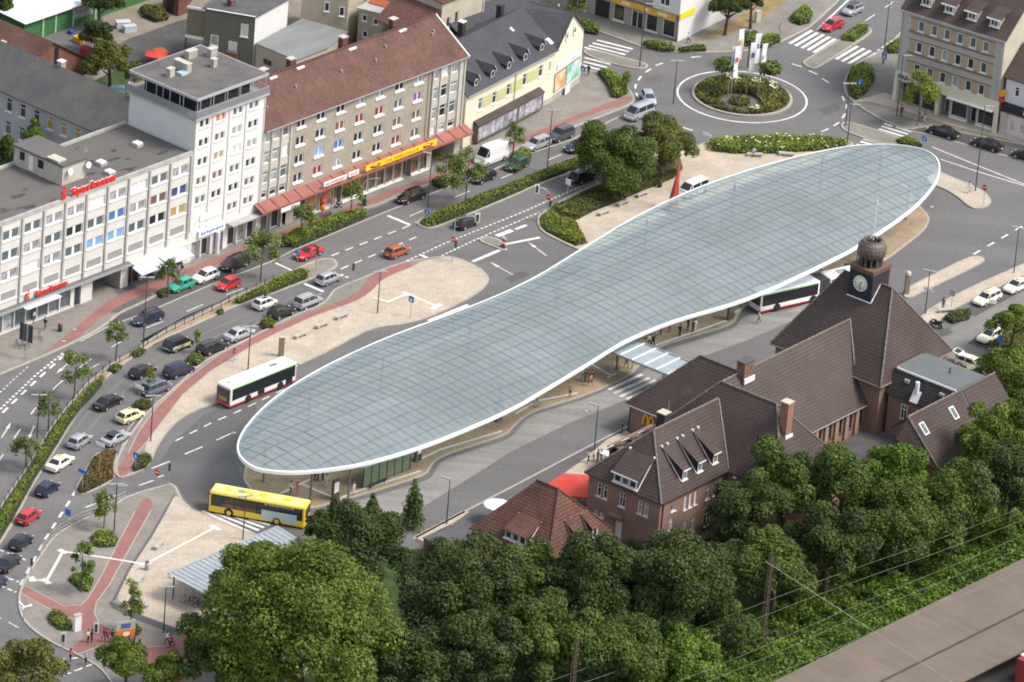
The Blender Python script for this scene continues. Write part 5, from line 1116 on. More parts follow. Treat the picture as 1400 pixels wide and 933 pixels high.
# chimneys
def stchim(px, py, ztop, zbot, sx, sy, m, cap):
 l = stloc(px, py, ztop); chimney(sta, l.x, l.y, zbot, ztop, sx, sy, m, cap)
 return l
l = stchim(1020, 492, 16.4, 13.0, 1.9, 1.2, mat('chimney_sooty', (0.10,0.065,0.05), 0.9, var=0.5, vscale=1.5, color2=(0.22,0.11,0.08)), felt_d)
b = MB(); b.box(l.x-1.05,l.x+1.05,l.y-0.85,l.y-0.7,13.6,14.3); b.build('roof_flashing', metal_w, sta)
p = on_slope(1073, 589, (0,-8.6,7.1), Vector((0,-1.1875,1)))
def chim_at(l, ztop, zbot, sx, sy, m, cap): chimney(sta, l.x, l.y, zbot, ztop, sx, sy, m, cap); return l
l = chim_at(p, p.z+4.0, p.z-1.5, 1.15, 1.15, mat('brick_chimney_light', (0.30,0.155,0.11), 0.9, var=0.2, vscale=1.5), stone_pale)
b = MB(); b.box(l.x-0.75,l.x+0.75,l.y-0.75,l.y-0.6,l.z-0.75,l.z-0.35); b.build('roof_flashing', metal_w, sta)
l = stchim(908, 563, 12.4, 8.0, 1.2, 1.2, mat('chimney_black', (0.045,0.04,0.04), 0.9), stone_pale)
b = MB(); b.tube([(l.x+0.9,l.y,9),(l.x+0.9,l.y,13.6)], 0.04, 5); b.build('antenna', metal_g, sta)
# dormers of the front wing
sl_n = Vector((0,-1.025,1)); sl_p = Vector((0,-0.45,7.2))
hp_n = Vector((-1.142,0,1)); hp_p = Vector((-8.7,0,7.2))
def shed_dormer(ctr, wdt, hgt, top, face, nwin):
 """face 's' looks along -y, 'w' along -x; top = run of its roof back into the slope"""
 M = Matrix.Translation(ctr) @ (Matrix.Identity(4) if face == 's' else Matrix.Rotation(rad(-90),4,'Z'))
 sl = 1.025 if face == 's' else 1.142
 ze = top*sl
 hw = wdt/2
 def T(*p): return M @ Vector(p)
 d = tile_roof('dormer', sta, [[T(-hw-0.2,-0.35,hgt+0.02),T(hw+0.2,-0.35,hgt+0.02),T(hw+0.2,top,ze+0.05),T(-hw-0.2,top,ze+0.05)]], tile_brown, 0.1)
 k = MB(); k.add([T(-hw,0,-0.05),T(-hw,0,hgt),T(-hw,top-0.1,ze-0.05)], [(0,1,2)]); k.add([T(hw,0,-0.05),T(hw,0,hgt),T(hw,top-0.1,ze-0.05)], [(2,1,0)]); k.quad(T(-hw,0,-0.1),T(hw,0,-0.1),T(hw,0,hgt),T(-hw,0,hgt)); k.build('dormer_cheek', tile_black, d)
 for s in (-1, 1):
  f = MB(); f.tube([T(s*(hw+0.05),-0.05,-0.05),T(s*(hw+0.05),top*0.98,ze*0.98+0.06)], 0.07, 5); f.build('dormer_flashing', metal_w, d)
 f = MB(); f.box(-hw-0.22,hw+0.22,-0.42,-0.36,hgt-0.1,hgt+0.06,M=M); f.build('dormer_gutter', metal_w, d)
 f = MB(); f.box(-hw-0.1,hw+0.1,-0.25,-0.02,-0.1,0.04,M=M); f.build('dormer_sill', metal_w, d)
 ww_ = (wdt-0.1)/nwin; a = 0 if face == 's' else rad(-90)
 for i in range(nwin):
  p = T(-hw+0.05+i*ww_+0.05,-0.04,0.1); put_window(sta, p.x, p.y, a, 0, p.z, ww_-0.1, hgt-0.3, (1,1,0.08,0) if nwin > 1 else (2,1,0.06,0), glass_d if i != 1 else glass_b, depth=0.03)
 for s in (-1, 1):
  f = MB(); q = T(s*(hw+0.05),top,ze+0.12); f.box(q.x-0.11,q.x+0.11,q.y-0.14,q.y+0.14,q.z-0.1,q.z+0.06); f.build('snow_guard', metal_w, d)
for q in ((934.8,656), (955.7,645), (976.7,633.5)):
 p = on_slope(q[0], q[1], sl_p, sl_n); shed_dormer(p, 1.0, 1.45, 3.3, 's', 1)
p = on_slope(855, 664, hp_p, hp_n); shed_dormer(p, 3.6, 1.3, 2.9, 'w', 3)
for q in ((815,598),(830,585),(858,566)):   # small dormers seen edge-on on the far slope
 pass
for a_ in (-4.8, -1.8, 1.4):
 d = tile_roof('dormer', sta, [[(a_-0.7,10.6,9.5),(a_-0.7,7.6,11.2),(a_+0.7,7.6,11.2),(a_+0.7,10.6,9.5)]], tile_brown, 0.1)
 k = MB(); k.box(a_-0.6,a_+0.6,8.4,10.3,7.8,9.4); k.build('dormer_cheek', tile_black, d)
 k = MB(); k.box(a_-0.72,a_+0.72,10.6,10.68,9.38,9.54); k.build('dormer_gutter', metal_w, d)
# emblem on the left wall of the north wing
def fat_arch(cx, w, h, z0):
 P_ = []
 n = 18
 for i in range(n+1):
  t = math.pi*i/n; P_.append((cx-math.cos(t)*w/2, z0+h*math.sin(t)**0.62))
 return P_
em = MB(); LM = stloc(877.5, 582, 1.5); EV = 20.4; EW, EH, EZ0 = 1.75, 1.35, 1.75
for k in (-1, 1):
 pl = fat_arch(k*EW/4, EW/2*0.86, EH, EZ0)
 em.tube([(16.5,EV-x,z) for x, z in pl], [0.13 if abs(i-9) > 3 else 0.16 for i in range(len(pl))], 8)
em.build('emblem', mat('emblem_yellow', (0.88,0.58,0.01), 0.4), sta)
b = MB(); b.tube([(16.5,23.4,0),(16.5,23.4,3.7)], 0.06, 6); b.build('downpipe', metal_d, sta)
# annex with flat roof
b = MB(); b.box(37.3,43.0,-10.8,-1.55,0,11.0); b.build('annex_wall', brick_pink, sta)
b = MB(); b.box(37.15,43.2,-10.95,-1.98,11.02,11.22); b.build('annex_roof', mat('felt_slate', (0.125,0.14,0.14), 0.85, var=0.15, vscale=0.5), sta)
b = MB(); b.box(37.0,37.14,-10.95,-2.0,10.95,11.2); b.build('gutter', metal_w, sta)
b = MB(); b.box(35.7,37.29,-10.8,-2.0,0,8.2); b.build('annex_wall', brick_pink, sta)
man = tile_roof('annex_mansard', sta, [[(35.3,-10.9,8.25),(35.3,-1.6,8.25),(37.1,-1.6,11.0),(37.1,-10.9,11.0)]], tile_black)
p = Vector((36.0,-5.9,9.35)); b = MB(); b.tube([p, p+Vector((0,0,1.5))], 0.28, 12); b.build('flue', metal_w, man)
b = MB(); b.quad(p+Vector((-0.75,-0.7,-1.05)),p+Vector((-0.75,0.5,-1.05)),p+Vector((0.1,0.5,0.32)),p+Vector((0.1,-0.7,0.32))); b.build('flue_flashing', metal_w, man)
for v in (-4.0,-9.3):
 b = MB(); b.box(36.3,36.75,v-0.35,v+0.35,9.95,10.35); b.build('roof_vent', gutter_m, man)
for v in (-4.6,-6.9): put_window(sta, 35.7, v+0.5, rad(-90), 0, 5.4, 1.0, 2.0, (2,2,0.09,0.08), glass_d, depth=-0.02)
b = MB(); b.tube([(40.5,-7.5,11.2),(40.5,-7.5,12.0)], 0.1, 6); b.build('vent_pipe', metal_d, sta)
# annex with gabled roof
b = MB(); b.box(27.6,45.0,-16.0,-10.9,0,5.2); b.build('gable_annex_wall', brick_pink, sta)
ga_ = tile_roof('gable_roof', sta, [[(27.0,-16.6,5.1),(36.9,-16.6,5.1),(38.2,-10.85,10.8),(27.0,-10.85,10.8)], [(37.3,-16.6,5.1),(45.6,-16.6,5.1),(45.6,-10.85,10.8),(38.6,-10.85,10.8)], [(27.0,-10.85,10.8),(45.6,-10.85,10.8),(45.6,-8.5,8.5),(27.0,-8.5,8.5)], [(27.0,-16.6,5.1),(27.0,-10.85,10.8),(25.4,-10.5,8.2)]], tile_brown)
hip_edges('ridge', ga_, [((27.0,-10.85,10.85),(45.6,-10.85,10.85)), ((27.0,-16.6,5.15),(27.0,-10.85,10.85))])
b = MB(); b.quad((37.0,-16.6,5.0),(37.25,-16.6,5.0),(38.55,-10.85,10.75),(38.25,-10.85,10.75)); b.build('valley_gutter', metal_d, ga_)
gn = Vector((0,-(5.7/5.75),1)); gp = Vector((27,-16.6,5.1))
for q in ((1263,586.4),(1303.7,565)):
 p = on_slope(q[0], q[1], gp, gn); f = MB(); f.box(-0.5,0.5,-0.85,0.85,0.0,0.12); f.box(-0.36,0.36,-0.7,0.7,0.12,0.13,1); o = f.build('roof_window', [metal_w, glass_b], sta, p); o.rotation_euler = (math.atan(5.7/5.75),0,0)
wall_l = MB(); wall_l.lathe([(0.001,0.15),(0.3,0.1),(0.34,0.0),(0.001,-0.05)], n=12); wall_l.build('wall_lamp', metal_w, sta, (4.75,-1.5,6.6))
# small tiled house beside the station
smh = thing('small_house', 'small house with warm red hipped roof and dormers half hidden by trees', 'building', Q0, QR)
b = MB(); b.box(-24.3,-12.7,4.3,15.4,0,3.6); b.build('wall', brick_pink, smh)
rs = tile_roof('roof', smh, [[(-24.8,3.8,3.45),(-24.8,15.9,3.45),(-18.4,11.2,9.4),(-18.4,7.9,9.4)], [(-24.8,3.8,3.45),(-12.2,3.8,3.45),(-18.4,7.9,9.4)], [(-12.2,3.8,3.45),(-12.2,15.9,3.45),(-18.4,11.2,9.4),(-18.4,7.9,9.4)], [(-12.2,15.9,3.45),(-24.8,15.9,3.45),(-18.4,11.2,9.4)]], tile_warm)
hip_edges('ridge', rs, [((-24.8,3.8,3.5),(-18.4,7.9,9.45)), ((-18.4,7.9,9.45),(-18.4,11.2,9.45)), ((-12.2,3.8,3.5),(-18.4,7.9,9.45))], tile_warm)
sta_keep = sta; sta = smh
_tb = tile_brown; tile_brown = tile_warm
p = on_slope(705, 741, (-24.8,0,3.45), Vector((-0.93,0,1)), smh)
def dormer2(ctr, wdt, hgt, top, face, nwin, sl):
 global sta
 M = Matrix.Translation(ctr) @ (Matrix.Identity(4) if face == 's' else Matrix.Rotation(rad(-90),4,'Z')); ze = top*sl; hw = wdt/2
 T = lambda *p: M @ Vector(p)
 d = tile_roof('dormer', smh, [[T(-hw-0.2,-0.3,hgt),T(hw+0.2,-0.3,hgt),T(hw+0.2,top,ze+0.05),T(-hw-0.2,top,ze+0.05)]], tile_warm, 0.08)
 k = MB(); k.add([T(-hw,0,-0.05),T(-hw,0,hgt),T(-hw,top-0.1,ze-0.05)], [(0,1,2)]); k.add([T(hw,0,-0.05),T(hw,0,hgt),T(hw,top-0.1,ze-0.05)], [(2,1,0)]); k.quad(T(-hw,0,-0.1),T(hw,0,-0.1),T(hw,0,hgt),T(-hw,0,hgt)); k.build('dormer_cheek', tile_black, d)
 for s in (-1,1):
  f = MB(); f.tube([T(s*(hw+0.05),-0.05,0),T(s*(hw+0.05),top*0.98,ze*0.98+0.06)], 0.06, 5); f.build('dormer_flashing', metal_w, d)
 f = MB(); f.box(-hw-0.15,hw+0.15,-0.25,-0.02,-0.1,0.03,M=M); f.build('dormer_sill', metal_w, d)
 ww_ = (wdt-0.1)/nwin
 for i in range(nwin):
  q = T(-hw+0.1+i*ww_,-0.04,0.08); put_window(smh, q.x, q.y, 0 if face == 's' else rad(-90), 0, q.z, ww_-0.1, hgt-0.2, (1,1,0.08,0), glass_d, depth=0.03)
dormer2(p, 3.3, 1.2, 2.6, 'w', 3, 0.93)
for q in ((790,744),(812,735)):
 p = on_slope(q[0], q[1], (0,3.8,3.45), Vector((0,-1.45,1)), smh); dormer2(p, 1.1, 1.4, 1.9, 's', 1, 1.45)
sta = sta_keep; tile_brown = _tb
lt = thing('garage', 'low garage with dark flat felt roof beside the small red roofed house', 'garage', Q0, QR)
b = MB(); b.box(-30,-25.2,13.0,18.6,0,2.8); b.build('wall', brick_pink, lt); b = MB(); b.box(-30.1,-24.9,12.9,18.7,2.81,2.95); b.build('roof', felt_d, lt)
# great glass canopy
CA = rad(50.0)
rim_px = [(327,622),(324.5,611),(328,598),(337,583),(352,565.5),(372,547),(400,527),(440,503.5),(480,484),(520,466),(560,450.5),(600,436.5),(640,421),(675,407),(700,396),(737,377),(770,357),(800,338),(820,326),(860,301.5),(900,281.5),(925,269.5),(967,252),(1025,232.5),(1050,225.5),(1095,213),(1150,201.5),(1200,197),(1240,199.5),(1265,205.5),(1280,215),(1284.5,226),(1284,237),(1279,251),(1257,278),(1225,303),(1175,336),(1132,358.5),(1087,380),(1050,397),(1000,416.5),(925,437),(875,457),(847,470),(805,497),(750,530),(700,560),(626,592),(570,613.5),(500,634),(450,642),(400,646.5),(365,643.5),(350,640.5),(335,632)]
ZR = 5.6
rim = [P(x, y, ZR) for x, y in rim_px]
def smooth_loop(p, it=2):
 for _ in range(it):
  q = []
  for i in range(len(p)):
   a, c = p[i], p[(i+1) % len(p)]; q += [a*0.75+c*0.25, a*0.25+c*0.75]
  p = q
 return p
rim = smooth_loop(rim, 2)
cano = thing('bus_station_canopy', 'huge peanut shaped blue grey glass canopy over the bus station', 'canopy', (0,0,0), CA)
rl_ = [Vector((p.x*math.cos(CA)+p.y*math.sin(CA), -p.x*math.sin(CA)+p.y*math.cos(CA))) for p in rim]
ar_ = sum(rl_[i].x*rl_[(i+1)%len(rl_)].y-rl_[(i+1)%len(rl_)].x*rl_[i].y for i in range(len(rl_)))
if ar_ < 0: rl_.reverse()
def rdist(x, y):
 best = 1e9
 for i in range(0, len(rl_)):
  a, c = rl_[i-1], rl_[i]; d = c-a; L2 = d.length_squared
  t = 0 if L2 == 0 else max(0, min(1, ((x-a.x)*d.x+(y-a.y)*d.y)/L2))
  q = a+d*t; best = min(best, (q.x-x)**2+(q.y-y)**2)
 return math.sqrt(best)
_zc = {}
def zcan(x, y):
 k = (round(x,2), round(y,2))
 if k not in _zc: d = rdist(x, y); _zc[k] = ZR + 1.5*(1-math.exp(-d/7.0))
 return _zc[k]
def inside(x, y):
 c = False; n = len(rl_)
 for i in range(n):
  a, d = rl_[i], rl_[i-1]
  if (a.y > y) != (d.y > y) and x < (d.x-a.x)*(y-a.y)/(d.y-a.y)+a.x: c = not c
 return c
def clip(poly, axis, val, keep_gt):
 out = []; n = len(poly)
 for i in range(n):
  a, c = poly[i-1], poly[i]; da = (a[axis]-val)*(1 if keep_gt else -1); dc = (c[axis]-val)*(1 if keep_gt else -1)
  if (da >= 0) != (dc >= 0):
   t = da/(da-dc); out.append(a.lerp(c, t))
  if dc >= 0: out.append(c)
 return out
GU, GV = 2.55, 2.15
umin, umax = min(p.x for p in rl_), max(p.x for p in rl_); vmin, vmax = min(p.y for p in rl_), max(p.y for p in rl_)
gl = MB(); u = umin
while u < umax:
 strip = clip(clip(rl_, 0, u, True), 0, u+GU, False)
 if len(strip) > 2:
  v = vmin
  while v < vmax:
   c = clip(clip(strip, 1, v, True), 1, v+GV, False)
   cl = []
   for p in c:
    if not cl or (p-cl[-1]).length > 0.02: cl.append(p)
   if len(cl) > 2:
    tl = 0.005
    j = (RND.uniform(-tl,tl), RND.uniform(-tl,tl)); m0 = sum((p for p in cl), Vector((0,0)))/len(cl)
    gl.poly([(p.x, p.y, zcan(p.x,p.y)+(p.x-m0.x)*j[0]+(p.y-m0.y)*j[1]) for p in cl])
   v += GV
 u += GU
cg = bpy.data.materials.new('canopy_glass'); cg.use_nodes = True
n = cg.node_tree.nodes; l_ = cg.node_tree.links; bs = n['Principled BSDF']
bs.inputs['Roughness'].default_value = 0.12; bs.inputs['Specular IOR Level'].default_value = 0.6
geo = n.new('ShaderNodeNewGeometry'); rp = n.new('ShaderNodeValToRGB'); l_.new(geo.outputs['Random Per Island'], rp.inputs[0])
rp.color_ramp.elements[0].color = (0.32,0.385,0.415,1); rp.color_ramp.elements[1].color = (0.355,0.415,0.44,1)
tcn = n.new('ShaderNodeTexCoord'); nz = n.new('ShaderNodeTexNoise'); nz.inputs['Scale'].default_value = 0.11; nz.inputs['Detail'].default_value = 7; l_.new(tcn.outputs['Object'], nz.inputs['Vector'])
mr = n.new('ShaderNodeMapRange'); mr.inputs[1].default_value = 0.35; mr.inputs[2].default_value = 0.7; mr.inputs[3].default_value = 0.9; mr.inputs[4].default_value = 1.14; l_.new(nz.outputs[0], mr.inputs[0])  # broad noise paints uneven reflections into the glass colour as paler patches
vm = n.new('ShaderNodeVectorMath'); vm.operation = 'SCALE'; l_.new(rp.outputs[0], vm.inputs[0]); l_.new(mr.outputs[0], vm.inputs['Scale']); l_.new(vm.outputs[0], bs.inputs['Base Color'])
trn = n.new('ShaderNodeBsdfTransparent'); trn.inputs[0].default_value = (0.66,0.76,0.75,1)
mxs = n.new('ShaderNodeMixShader'); mxs.inputs[0].default_value = 0.50
l_.new(trn.outputs[0], mxs.inputs[1]); l_.new(bs.outputs[0], mxs.inputs[2]); l_.new(mxs.outputs[0], n['Material Output'].inputs[0])
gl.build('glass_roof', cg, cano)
bar_m = mat('glazing_bar', (0.135,0.16,0.175), 0.5, metal=0.2)
def gridline(mb, axis, val, w, dz):
 lo, hi = (vmin, vmax) if axis == 0 else (umin, umax); t = lo; run = []
 while t <= hi+0.01:
  x, y = (val, t) if axis == 0 else (t, val)
  if inside(x, y): run.append((x, y))
  elif run:
   if len(run) > 1: mb.ribbon(run, w, lambda q: zcan(q.x, q.y)+dz)
   run = []
  t += 0.75
 if len(run) > 1: mb.ribbon(run, w, lambda q: zcan(q.x, q.y)+dz)
bar = MB(); u = umin+GU
while u < umax: gridline(bar, 0, u, 0.11, 0.02); u += GU
v = vmin+GV
while v < vmax: gridline(bar, 1, v, 0.12, 0.024); v += GV
u = umin+GU/2
while u < umax: gridline(bar, 0, u, 0.05, 0.022); u += GU
tag(bar.build('glazing_bars', bar_m, cano), kind='stuff')
beam_m = mat('steel_beam', (0.30,0.31,0.32), 0.5, metal=0.2)
bm_ = MB(); u = umin+GU*2
while u < umax: gridline(bm_, 0, u, 0.30, -0.45); u += GU*2
for v in (vmin+(vmax-vmin)*0.3, vmin+(vmax-vmin)*0.7): gridline(bm_, 1, v, 0.4, -0.5)
tag(bm_.build('roof_beams', beam_m, cano), kind='stuff')
fr = MB(); N = len(rl_); inn = []; out = []
for i in range(N):
 d = (rl_[(i+1)%N]-rl_[i-1]).normalized(); nn = Vector((d.y,-d.x)); out.append(rl_[i]+nn*0.12); inn.append(rl_[i]-nn*0.08)
prof = lambda i: [(inn[i].x,inn[i].y,ZR+0.02),(inn[i].x,inn[i].y,ZR+0.12),(out[i].x,out[i].y,ZR+0.08),(out[i].x+(out[i].x-inn[i].x)*0.15,out[i].y+(out[i].y-inn[i].y)*0.15,ZR-0.14),(out[i].x,out[i].y,ZR-0.36),(inn[i].x,inn[i].y,ZR-0.40)]
vs = [p for i in range(N) for p in prof(i)]; fs = []
for i in range(N):
 for k in range(5): j = (i+1)%N; fs.append((i*6+k, j*6+k, j*6+k+1, i*6+k+1))
fr.add(vs, fs, 0, True); fr.build('rim', mat('rim_white', (0.80,0.81,0.82), 0.35), cano, sharp=40)
col_m = mat('column_steel', (0.22,0.21,0.20), 0.5, metal=0.3)
for x, y in ((360,659),(424,684),(476,683),(569,632),(680,577),(733,548),(843,505),(1003,432),(1120,392),(1172,358),(1238,300),(420,590),(520,540),(640,480),(760,420),(880,350),(1000,300),(1120,262),(1200,255)):
 q = P(x, y, HK); a = q.x*math.cos(CA)+q.y*math.sin(CA); c = -q.x*math.sin(CA)+q.y*math.cos(CA)
 if not inside(a, c): continue
 k = MB(); k.tube([(a,c,HK),(a,c,zcan(a,c)-0.5)], 0.14, 10); k.tube([(a,c,HK),(a,c,HK+0.05)], 0.3, 10); k.build('column', col_m, cano)
for x, y, lab in ((571,630,'brown bus stop pillar under the rim, nearest the front end of the canopy'), (681,575,'brown bus stop pillar under the rim between the two long white guide lines'), (998,437,'brown bus stop pillar beside the front of the articulated bus'), (1157,385,'dark bus stop pillar behind the articulated bus'), (458,683,'white faced timetable pillar next to the woman in white')):
 q = P(x, y, HK); t = thing('stop_pillar', lab, 'pillar', q, CA, 'bus stop pillars under the canopy')
 k = MB(); k.box(-0.55,0.55,-0.16,0.16,0,2.7); k.build('pillar_body', mat('pillar_brown', (0.10,0.075,0.055), 0.6), t)
 k = MB(); k.box(-0.42,0.42,-0.18,-0.163,1.0,2.4); k.build('timetable', white_s if x < 480 or x == 571 else glass_b, t)
# link canopy to the station
lk = thing('link_canopy', 'flat glass roof with white ribs linking the bus canopy to the station', 'canopy', Q0, QR)
k = MB()
for i in range(5): k.poly([(26.4,25.2+i*1.9,4.0),(31.2,25.2+i*1.9,4.0),(31.2,27.0+i*1.9,4.0),(26.4,27.0+i*1.9,4.0)])
k.build('glass_roof', mat('link_glass', (0.33,0.385,0.42), 0.15, var=0.2, vscale=0.8), lk)
for i in range(6):
 k = MB(); k.box(26.3,31.3,25.02+i*1.9,25.16+i*1.9,3.95,4.12); k.build('roof_rib', metal_w, lk)
k = MB(); k.box(26.15,26.29,25.0,34.7,3.8,4.1); k.box(31.31,31.45,25.0,34.7,3.8,4.1); k.build('edge_beam', metal_g, lk)
for v in (26,34):
 for a_ in (26.6,31.0):
  k = MB(); k.tube([(a_,v,0.0),(a_,v,3.95)], 0.09, 8); k.build('post', metal_g, lk)
# waiting shelter under the canopy
ws = thing('waiting_shelter', 'green tinted glass waiting shelter under the front rim of the canopy', 'shelter', P(528,655,HK), CA)
gg = mat('shelter_glass', (0.16,0.21,0.13), 0.1, spec=0.6)
for i in range(6):
 k = MB(); k.box(-4.2+i*1.4,-2.9+i*1.4,-0.03,0.03,0.1,2.6); k.build('glass_panel', gg, ws)
for i in range(7):
 k = MB(); k.box(-4.25+i*1.4,-4.15+i*1.4,-0.06,0.06,0,2.7); k.build('post', metal_d, ws)
k = MB(); k.box(-4.3,4.3,-0.1,1.6,2.71,2.8); k.build('roof', metal_g, ws)
k = MB(); k.box(-3.6,-0.6,-0.75,-0.3,0.4,0.47); k.box(-3.4,-3.3,-0.6,-0.4,0,0.4); k.box(-0.9,-0.8,-0.6,-0.4,0,0.4); k.build('bench', metal_d, ws)
# bicycle shelter roof (lower left)
SH_R = rad(51); s0 = P(265,803,0)
bsr = thing('bicycle_shelter', 'long glass roofed bicycle shelter on the south west plaza', 'shelter', (0,0,0), SH_R)
k = MB()
for i in range(24):
 u0 = -85.4+i*0.78; k.quad((u0,-27.3+i*0.15,3.0),(u0+0.72,-27.3+(i+1)*0.15,3.0),(u0+0.72,-20.55,3.35),(u0,-20.65,3.35))
k.build('glass_roof', mat('shelter_roof_glass', (0.25,0.30,0.325), 0.15, var=0.25, vscale=0.8), bsr)
for i in range(25):
 u0 = -85.44+i*0.78; k = MB(); k.quad((u0-0.035,-27.35+i*0.15,3.03),(u0+0.035,-27.35+i*0.15,3.03),(u0+0.035,-20.6,3.39),(u0-0.035,-20.6,3.39)); k.build('roof_rib', metal_w, bsr)
for i in range(6): MB().box(-85.3+i*3.6,-85.18+i*3.6,-21.3,-21.18,0.13,3.2).build('post', metal_d, bsr)
k = MB(); k.box(-85.6,-66.6,-20.7,-20.5,3.2,3.42); k.build('edge_beam', metal_g, bsr)
k = MB(); k.quad((-85.6,-27.5,2.95),(-85.45,-27.5,2.95),(-85.45,-20.5,3.4),(-85.6,-20.5,3.4)); k.box(-85.62,-85.5,-27.5,-20.5,2.85,2.95); k.build('edge_beam', metal_g, bsr)
k = MB(); k.box(-84,-67,-26.0,-25.9,0.13,2.9); k.build('rear_wall', metal_d, bsr)
# railway platform roof
plr = thing('platform_roof', 'long brown felt covered railway platform roof beyond the bushes', 'platform roof', (0,0,0), rad(51))
pr_m = brickmat('platform_felt', (0.165,0.132,0.108), (0.148,0.118,0.096), (0.105,0.084,0.07), 7.0, 1.0, 0.03, uv=True, rot=90, var=0.16, vscale=0.15, stain=((0.15,0.125,0.105),0.25,0.6))
tile_roof('roof', plr, [[(-75,-94.6,4.75),(-8,-94.6,4.75),(-8,-86.9,5.1),(-75,-86.9,5.1)]], pr_m, 0.25)
tile_roof('roof', plr, [[(-8,-94.6,4.75),(45,-94.6,4.75),(45,-86.9,5.1),(-8,-86.9,5.1)]], pr_m, 0.25)
tile_roof('roof', plr, [[(-75,-101.3,5.0),(-8,-101.3,5.0),(-8,-94.95,4.72),(-75,-94.95,4.72)], [(-7.99,-101.3,5.0),(45,-101.3,5.0),(45,-94.95,4.72),(-7.99,-94.95,4.72)]], pr_m, 0.25)
k = MB(); k.box(-75,45,-94.93,-94.62,4.5,4.66); k.build('valley_gutter', metal_d, plr)
k = MB(); k.box(-75,45,-94.9,-94.7,0,4.4) if False else None
for i in range(6):
 k = MB(); k.box(-60+i*14,-59.7+i*14,-94.95,-94.6,1.0,4.5); k.build('post', metal_d, plr)
struct('platform', MB().box(0,1,0,1,0,1) if False else MB().prism([Vector((u*math.cos(rad(51))-v*math.sin(rad(51)), u*math.sin(rad(51))+v*math.cos(rad(51)))) for u, v in ((-80,-125),(60,-125),(60,-89),(-80,-89))], 0.0, 0.95), asphalt_pale)
pm_ = MB()
for v in (-105.5,-107.2,-109.5,-111.5): pm_.ribbon([(u*math.cos(rad(51))-v*math.sin(rad(51)), u*math.sin(rad(51))+v*math.cos(rad(51))) for u in (-80,60)], 0.35, 0.956)
struct('platform_line', pm_, paint_w)
tv = thing('vending_cabin', 'red and white cabin on the platform at the edge of the long roof', 'cabin', (0,0,0), rad(51))
k = MB(); k.box(-27.6,-18,-103.4,-101.7,0.96,4.7); k.build('cabin_body', mat('cabin_red', (0.30,0.035,0.03), 0.5), tv); k = MB(); k.box(-26.9,-18,-103.45,-101.65,4.71,4.95); k.build('cabin_roof', white_s, tv); k = MB(); k.box(-27.0,-18.5,-103.44,-103.403,2.4,4.3); k.build('advert_panel', mat('advert', (0.7,0.55,0.45), 0.5, var=0.9, vscale=1.0, color2=(0.5,0.1,0.05)), tv)
sc_ = thing('steel_sculpture', 'tall slender red steel blade standing beside the canopy', 'sculpture', P(918,287,HK), CA)
top = P(931,222,8.0)-P(921,283,HK); r_ = CA
k = MB(); k.add([(-0.7,-0.4,0),(0.9,-0.4,0),(0.9,0.4,0),(-0.7,0.4,0),(0.75,0,6.4),(0.9,0,6.4)], [(0,1,5,4),(1,2,5),(2,3,4,5),(3,0,4)]); k.build('blade', mat('sculpture_red', (0.40,0.06,0.035), 0.5), sc_)
k = MB(); k.box(-1.2,1.2,-0.7,0.7,-0.02,0.08); k.build('base_plate', metal_d, sc_)
def parasol(name, label, px, py, z, r, m, n=8, h=0.8):
 q = P(px, py, z); t = thing(name, label, 'parasol', Vector((q.x,q.y,0)))
 k = MB(); k.lathe([(0.03,h),(r*0.5,h*0.45),(r,0.0),(r,-0.25)], (0,0,z), n, smooth=False); k.build('canopy_cloth', m, t)
 k = MB(); k.tube([(0,0,0),(0,0,z+h)], 0.05, 6); k.build('pole', metal_w, t); return t
parasol('parasol', 'big red parasol beside the brick station wing', 790, 664, 2.9, 3.6, mat('cloth_red', (0.62,0.06,0.035), 0.6), 6, 1.1)
parasol('parasol', 'white parasol behind the small red roofed house', 680, 690, 2.4, 1.7, mat('cloth_white', (0.80,0.80,0.80), 0.6), 10, 0.6)
